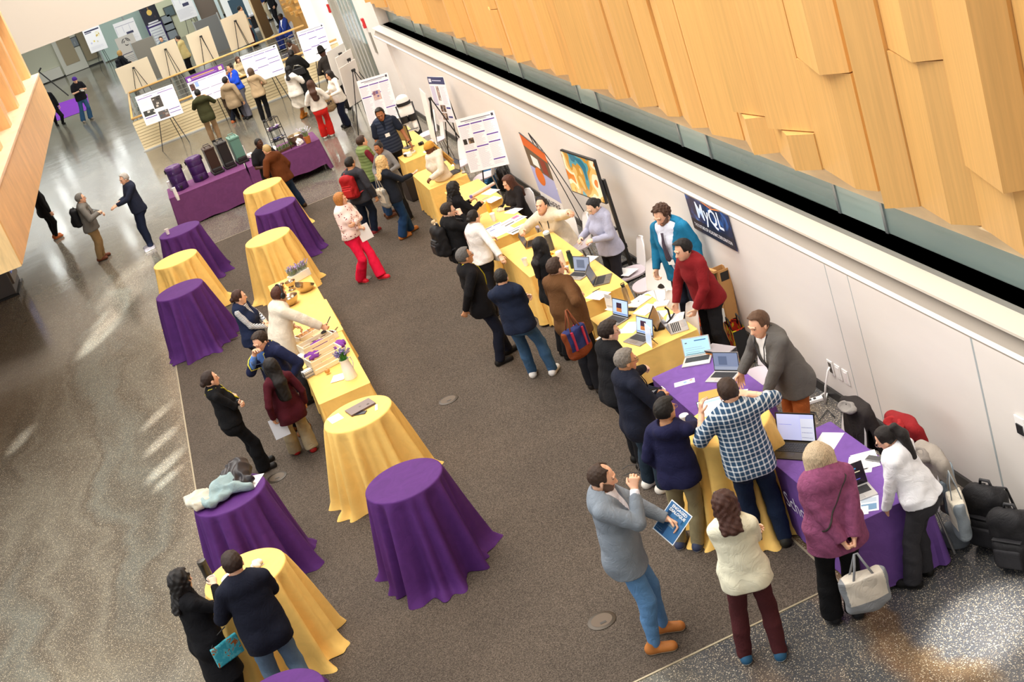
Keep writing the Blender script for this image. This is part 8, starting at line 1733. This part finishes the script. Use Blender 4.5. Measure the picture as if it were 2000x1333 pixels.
# shopping bags, box, painting roll by the wall
bx = at(1470, 690, 0)
e = empty('cardboard_box', (4.84, 14.28, 0), math.radians(8), 'tall narrow cardboard box with black tape leaning by the wall', 'box'); e.rotation_euler = (0, math.radians(5), math.radians(8))
KR = plain('#b98a52', .8); mb = MB(); w_, d_, h_ = .085, .085, .98
for lo, hi in (((-w_, -d_, 0), (w_, -d_+.006, h_)), ((-w_, d_-.006, 0), (w_, d_, h_)), ((-w_, -d_, 0), (-w_+.006, d_, h_)), ((w_-.006, -d_, 0), (w_, d_, h_))): mb.box(lo, hi)
mb.box((-w_, -d_, 0), (w_, d_, .006)); mb.build('carton', KR, e); MB().box((-w_-.04, -d_, h_-.01), (-w_, d_, h_+.02)).build('flap', KR, e); mb = MB(); mb.box((-w_-.002, -d_*.7, h_-.16), (-w_, d_*.6, h_-.02)); mb.box((-w_*.6, -d_-.002, h_-.14), (w_*.7, -d_, h_-.03)); mb.build('tape', plain('#1c1a18', .3), e); MB().box((-w_-.002, -d_*.8, .30), (-w_, d_*.8, .50)).build('shipping_label', plain('#e6e8e4', .6), e)
def shopper(loc, rz, label, c, h=.42, w=.36, d=.16, side=None):
    e = empty('shopping_bag', loc, rz, label, 'bag'); m = pattern('camo', c[0], c[1], .11, c[2]); mb = MB(); V = [(-d/2, -w/2, 0), (d/2, -w/2, 0), (d/2, w/2, 0), (-d/2, w/2, 0), (-d*.42, -w*.52, h), (d*.42, -w*.52, h), (d*.42, w*.52, h), (-d*.42, w*.52, h)]
    mb.add(V, [(0, 3, 2, 1), (0, 1, 5, 4), (1, 2, 6, 5), (2, 3, 7, 6), (3, 0, 4, 7)]); mb.build('body', m, e)
    if side: MB().add([(-d/2-.003, -w/2, 0.003), (-d/2-.003, w/2, 0.003), (-d*.42-.003, w*.5, h*.97), (-d*.42-.003, -w*.5, h*.97)], [(0, 1, 2, 3)]).build('blue_panel', plain(side, .5), e) if False else MB().add([(d/2, -w/2-.003, .003), (-d/2, -w/2-.003, .003), (-d*.42, -w*.52-.003, h*.97), (d*.42, -w*.52-.003, h*.97)], [(0, 1, 2, 3)]).build('blue_panel', plain(side, .5), e)
    for x in (-d*.35, d*.35): MB().tube([(x, -.08, h-.03), (x, -.05, h+.10), (x, .05, h+.10), (x, .08, h-.03)], .009, 6).build('handle', plain(c[2], .6), e, smooth=True)
shopper((4.72, 14.55, 0), math.radians(10), 'colourful flowered shopping bag with a blue side before the cardboard box', ('#e0a832', '#c8402a', '#d8d4c8'), .50, .34, .22, '#1f3570'); shopper((4.72, 13.75, 0), math.radians(-8), 'red, yellow and black shopping bag beside the charcoal-jacket man', ('#d8c02a', '#c83a22', '#1c1a1c'), .48, .32, .18, '#1a1a1c')
# power strip and cables
ps = at(1583, 788, 0)
e = empty('power_strip', (ps[0], ps[1], 0), math.radians(-15), 'white power strip on the terrazzo by the charcoal-jacket man', 'power strip'); MB().box((-.14, -.035, 0), (.14, .035, .04)).build('casing', plain('#efecea', .4), e, bevel=.01); [MB().box((-.11+.05*i, -.02, .04), (-.08+.05*i, .02, .042)).build('socket', BLACK, e) for i in range(4)]
o1 = MB().tube([(ps[0]+.13, ps[1], .03), (ps[0]+.25, ps[1]+.05, .02), (4.86, 12.05, .03), (4.90, 12.02, .22), (4.955, 11.98, .40), (4.985, 11.98, .43)], .011, 8).build('power_cord', plain('#f2efec', .4), None, smooth=True)
c1, c2, c3 = at(1592, 806, .012), at(1605, 835, .012), at(1622, 800, .012)
o2 = MB().tube([at(1572, 793, .014), at(1582, 805, .012), c1, at(1600, 822, .012), at(1616, 800, .012), at(1630, 815, .012)], .007, 6).build('black_cord', BLACK, None, smooth=True)
bpy.context.view_layer.update()
for q in (o1, o2): q.parent = e; q.matrix_parent_inverse = e.matrix_world.inverted()
# ================================================================== mannequin legs on display
g_ = at(757, 262, 0)
mx, my = 4.35, 30.9
p = at(758, 266, 0); mx, my = 4.32, 29.9; WH = plain('#f6f3ef', .35)
e = empty('mannequin_legs', (mx, my, 0), math.radians(255), 'white mannequin leg pair wearing black braces in front of the far poster', 'mannequin')
V, Q = sdf_mesh([('+', Con((0, 0, .80), (0, 0, 1.12), (0, 1, 0), (.16, .11), (.14, .10)), 0), ('+', Cap((0, .09, .84), (.06, .10, .46), .085, .06), .03), ('+', Cap((.06, .10, .46), (0, .10, .08), .06, .04), .02), ('+', Cap((0, -.09, .84), (.02, -.10, .46), .085, .06), .03), ('+', Cap((.02, -.10, .46), (-.02, -.10, .08), .06, .04), .02)], .012); arrmesh('legs', V, Q, WH, parent=e)
for sy in (-1, 1):
    MB().tube([(.0, sy*.19, 1.0), (.05, sy*.17, .46), (0, sy*.15, .08)], .020, 6).build('brace_bar', BLACK, e, smooth=True); MB().lathe([(.10, .60), (.105, .75)], 18, Matrix.Translation((.03, sy*.095, 0))).build('thigh_cuff', BLACK, e); MB().lathe([(.07, .22), (.075, .36)], 18, Matrix.Translation((.02, sy*.10, 0))).build('shin_cuff', BLACK, e); MB().box((-.06, sy*.1-.045, 0), (.17, sy*.1+.045, .08)).build('boot', BLACK, e, bevel=.02)
MB().lathe([(.165, .98), (.165, 1.05)], 22, Matrix.Scale(.8, 4, (1, 0, 0))).build('belt', BLACK, e)
# ================================================================== things in hands
def hand_frame(key, i):
    p = PEOPLE[key]; d, n = p['hdir'][i], p['hpn'][i]; s_ = np.cross(n, d); return p['hand'][i], d, n, s_
def held_sheet(key, i, w, h_, label, up=None, off=(.06, .0), normal=None, **kw):
    c, d, n, s_ = hand_frame(key, i); u = unit(np.array(up if up is not None else d, float)); nn = unit(np.array(normal if normal is not None else n, float)); nn = unit(nn-u*(nn@u)); x = np.cross(u, nn); M = basis(c+u*off[0]+x*off[1], x, u, nn)
    return sheet(3, 7, 0, w, h_, 0, label, M=M, **kw)
tocam = lambda p: unit(CO-np.asarray(p))
p = PEOPLE['blazer']; c = p['hand'][0]; nn = unit(tocam(c)+np.array([0, 0, .9])); o = held_sheet('blazer', 0, .24, .30, 'blue printed flyer titled innovation dialogue held by the grey-blazer man', up=(.55, -.05, .45), off=(.02, -.02), normal=nn, lines=0, bg='#e4edf6', cat='flyer', name='flyer', blocks=((.03, .03, .97, .97, '#2f6aa0'), (.05, .05, .45, .5, '#1f4a86'), (.40, .36, .66, .60, '#a8d0ea'), (.12, .62, .30, .78, '#1c3560'), (.08, .1, .35, .13, '#dce8f4'), (.08, .16, .30, .19, '#dce8f4'), (.5, .66, .62, .76, '#58a0d0'), (.78, .6, .95, .8, '#3a90c8')))
mb = MB(); text_mesh(mb, 'ENGAGED', .036, Matrix.Translation((.0, .115, .0035)), bold=.001); text_mesh(mb, 'DIALOGUE', .036, Matrix.Translation((.0, .080, .0035)), bold=.001); mb.build('flyer_lettering', plain('#f2f6fa'), o); o['label'] = 'blue printed flyer with white heading held by the grey-blazer man'
c, d, n, s_ = hand_frame('blazer', 1); hd = PEOPLE['blazer']; fx = unit(hd['Rh'][:, 0]); up_ = np.array([0, 0, 1.]); e = empty('eyeglasses', c+up_*.05, 0, 'dark-framed eyeglasses held up before the grey-blazer man\'s face', 'glasses'); mb = MB(); sd = unit(np.cross(up_, fx))
for sg in (1, -1): mb.tube([sd*(sg*.036+.028*math.cos(a))+up_*(.05+.022*math.sin(a))+fx*.06 for a in np.linspace(0, 2*PI, 17)[:-1]], .0035, 5, closed=True)
mb.build('rims', BLACK, e)
for sg in (1, -1): MB().tube([sd*sg*.064+up_*.055+fx*.06, sd*sg*.066+up_*.05-fx*.02, sd*sg*.055+up_*.02-fx*.08], .0035, 5).build('temple', BLACK, e)
held_sheet('floral', 1, .216, .28, 'white paper sheet carried by the woman in red trousers', up=(.1, 0, -1), off=(.08, 0), normal=tocam(PEOPLE['floral']['hand'][1]), lines=0)
held_sheet('maroon', 0, .20, .28, 'pale blue paper held low by the maroon-jacket woman', up=(0, 0, -1), off=(.10, 0), normal=tocam(PEOPLE['maroon']['hand'][0]), lines=0, bg='#d3dbe8')
def held_cup(key, i, label, lid=None, h_=.11, r=.04):
    c, d, n, s_ = hand_frame(key, i); e = cup(c-np.array([0, 0, h_*.5])+n*.035, label, lid=lid, h=h_, r=r)
held_cup('hoodie', 0, 'white lidded cup held by the navy hoodie man', '#f0eeea', .14) if False else None
q = PEOPLE['hoodie']; held_cup('hoodie', 1, 'tall white lidded cup in the navy hoodie man\'s hand', '#f4f2f0', .15, .043)
held_cup('cupwoman', 1, 'white paper cup raised by the woman in the black coat'); held_cup('whitecoat', 1, 'white paper cup in the white-coat woman\'s hand', '#eeeae6'); held_cup('greenvest', 1, 'clear drink cup held by the green-vest man')
c, d, n, s_ = hand_frame('brownblz', 1); bottle(c-np.array([0, 0, .06])+n*.03, 'clear bottle of pale drink in the brown-blazer man\'s hand', [(.03, 0), (.034, .02), (.034, .15), (.015, .20)], '#e8d8a8', [(.017, .20), (.017, .225)], '#e8e4da')
def held_phone(key, i, label, c='#1c1c20'):
    p_, d, n, s_ = hand_frame(key, i); M = basis(p_+n*.025, np.cross(d, -n), d, -n); ph = phone((0, 0, 0), 0, label, c, M=None); ph.matrix_world = M
held_phone('curly', 1, 'dark blue phone in the wavy-haired woman\'s hands', '#2a3a78'); held_phone('lavender', 1, 'white phone in the lavender woman\'s hand', '#e8e6e4'); held_phone('olive', 1, 'phone raised by the man in the olive blazer')
c = (PEOPLE['photog']['hand'][0]+PEOPLE['photog']['hand'][1])/2; e = empty('camera', c+PEOPLE['photog']['W'][:, 0]*.03, math.radians(292), 'black camera with white lens held by the photographer', 'camera'); MB().box((-.04, -.07, -.05), (.04, .07, .05)).build('body', BLACK, e, bevel=.012); MB().lathe([(.035, 0), (.04, .12), (.036, .20)], 18, basis((.03, 0, 0), (0, 1, 0), (.3, 0, -1) if False else (0, 0, 1), (1, 0, 0))).build('lens', plain('#dddad4', .3), e, smooth='auto')
c, d, n, s_ = hand_frame('plaid', 0); tb = at(1388, 796, 1.12); e = empty('tablet', tb, math.radians(-18), 'tablet with a white page held by the man in plaid over the round table', 'tablet'); M = basis((0, 0, 0), (1, 0, 0), (0, .75, .66), (0, -.66, .75)); MB().box((-.12, -.09, -.008), (.12, .09, 0), M).build('casing', plain('#2a2a2c', .4), e, bevel=.003); MB().quad((-.112, -.082, .001), (.112, -.082, .001), (.112, .082, .001), (-.112, .082, .001), M).build('display', plain('#eef2f8', .2, 0, .5, .5), e); MB().quad((-.112, .05, .002), (.112, .05, .002), (.112, .07, .002), (-.112, .07, .002), M).build('blue_header', plain('#8fb4e0', .2, 0, .5, .4), e)
c, d, n, s_ = hand_frame('headph', 1); e = empty('serving_scoop', c, math.radians(40), 'black serving scoop in the cream sweater man\'s reaching hand', 'scoop'); MB().tube([(0, 0, 0), (.08, 0, .05), (.16, 0, .09)], .008, 6).build('handle', BLACK, e); MB().sphere((-.05, 0, -.03), (.06, .04, .02), 12, 7).build('scoop', BLACK, e, smooth=True)
yb_ = CT['YB']; z1 = 1.072
bottle((yb_[0]-.33, yb_[1]+.12, z1), 'tall black tumbler on the near yellow table', [(.035, 0), (.042, .03), (.044, .22)], '#1c1a1a', [(.046, .22), (.044, .25), (.02, .255)], '#3a3632', 'tumbler'); cup((yb_[0]-.12, yb_[1]+.18, z1), 'white paper bowl beside the black tumbler', 'paper_bowl', .055, .05)
e = empty('paper_plate', (yb_[0]-.12, yb_[1]+.02, z1), .3, 'paper plate with red-sauced food between the chatting pair', 'plate'); MB().lathe([(.07, 0), (.11, .012), (.112, .014), (.105, .012), (.07, .004)], 24).build('plate', plain('#e8e2d4'), e, smooth=True); mb = MB(); [mb.sphere((.04*math.cos(a), .04*math.sin(a), .014), (.03, .018, .01), 8, 5) for a in (0, 1.4, 2.6, 4.1, 5.2)]; o = mb.build('food', plain('#b5583a'), e, smooth=True); o['kind'] = 'stuff'
e = empty('napkin', (yb_[0]+.14, yb_[1]+.02, z1), .5, 'crumpled grey-white napkin right of the plate', 'napkin'); V, Q = sdf_mesh([('+', Ell((0, 0, .03), (.06, .05, .035)), 0), ('&', Half((0, 0, .002), (0, 0, 1)), 0)], .008, folds(.012, 90, 3)); arrmesh('paper', V, Q, plain('#d8d4cc', .8), parent=e); MB().box((-.05, -.045, 0), (.05, .045, .003)).build('flat_corner', plain('#e4e0d8', .8), e)
pts = [at(75, 148, 1.75), at(95, 160, 1.4), at(112, 172, 1.1), at(133, 188, .62)]
mb = MB(); a0, a1 = np.array([pts[0][0], 52.0, 1.9]), np.array([0, 0, 0]); A_, B_ = aty(76, 140, 51.5), aty(134, 187, 51.5)
e = empty('boom_pole', (0, 0, 0), 0, 'long black boom pole slanting beside the photographer', 'pole'); B_[2] = max(B_[2], .02); MB().tube([tuple(A_), tuple((A_+B_)/2), tuple(B_)], .022, 6).build('pole', BLACK, e); MB().tube([tuple(A_+[0, 0, .0]), tuple(A_+[.12, 0, .10])], .03, 6).build('head', BLACK, e)

sheet(0, 0, 0, .22, .30, 0, 'white envelope lying on the chair seat behind the lavender woman', lines=0, M=Matrix.Translation((4.44, 16.62, .478)) @ Matrix.Rotation(.5, 4, 'Z'), name='envelope', cat='envelope')
p = atx(1996, 832, 5.0); e = empty('card_reader', (4.995, p[1], p[2]), 0, 'white and black card reader on the wall at the right edge', 'card reader'); MB().box((-.015, -.06, -.09), (0, .06, .09)).build('plate', WHITEP, e, bevel=.004); MB().box((-.025, -.04, -.07), (-.015, .04, .02)).build('reader', BLACK, e)
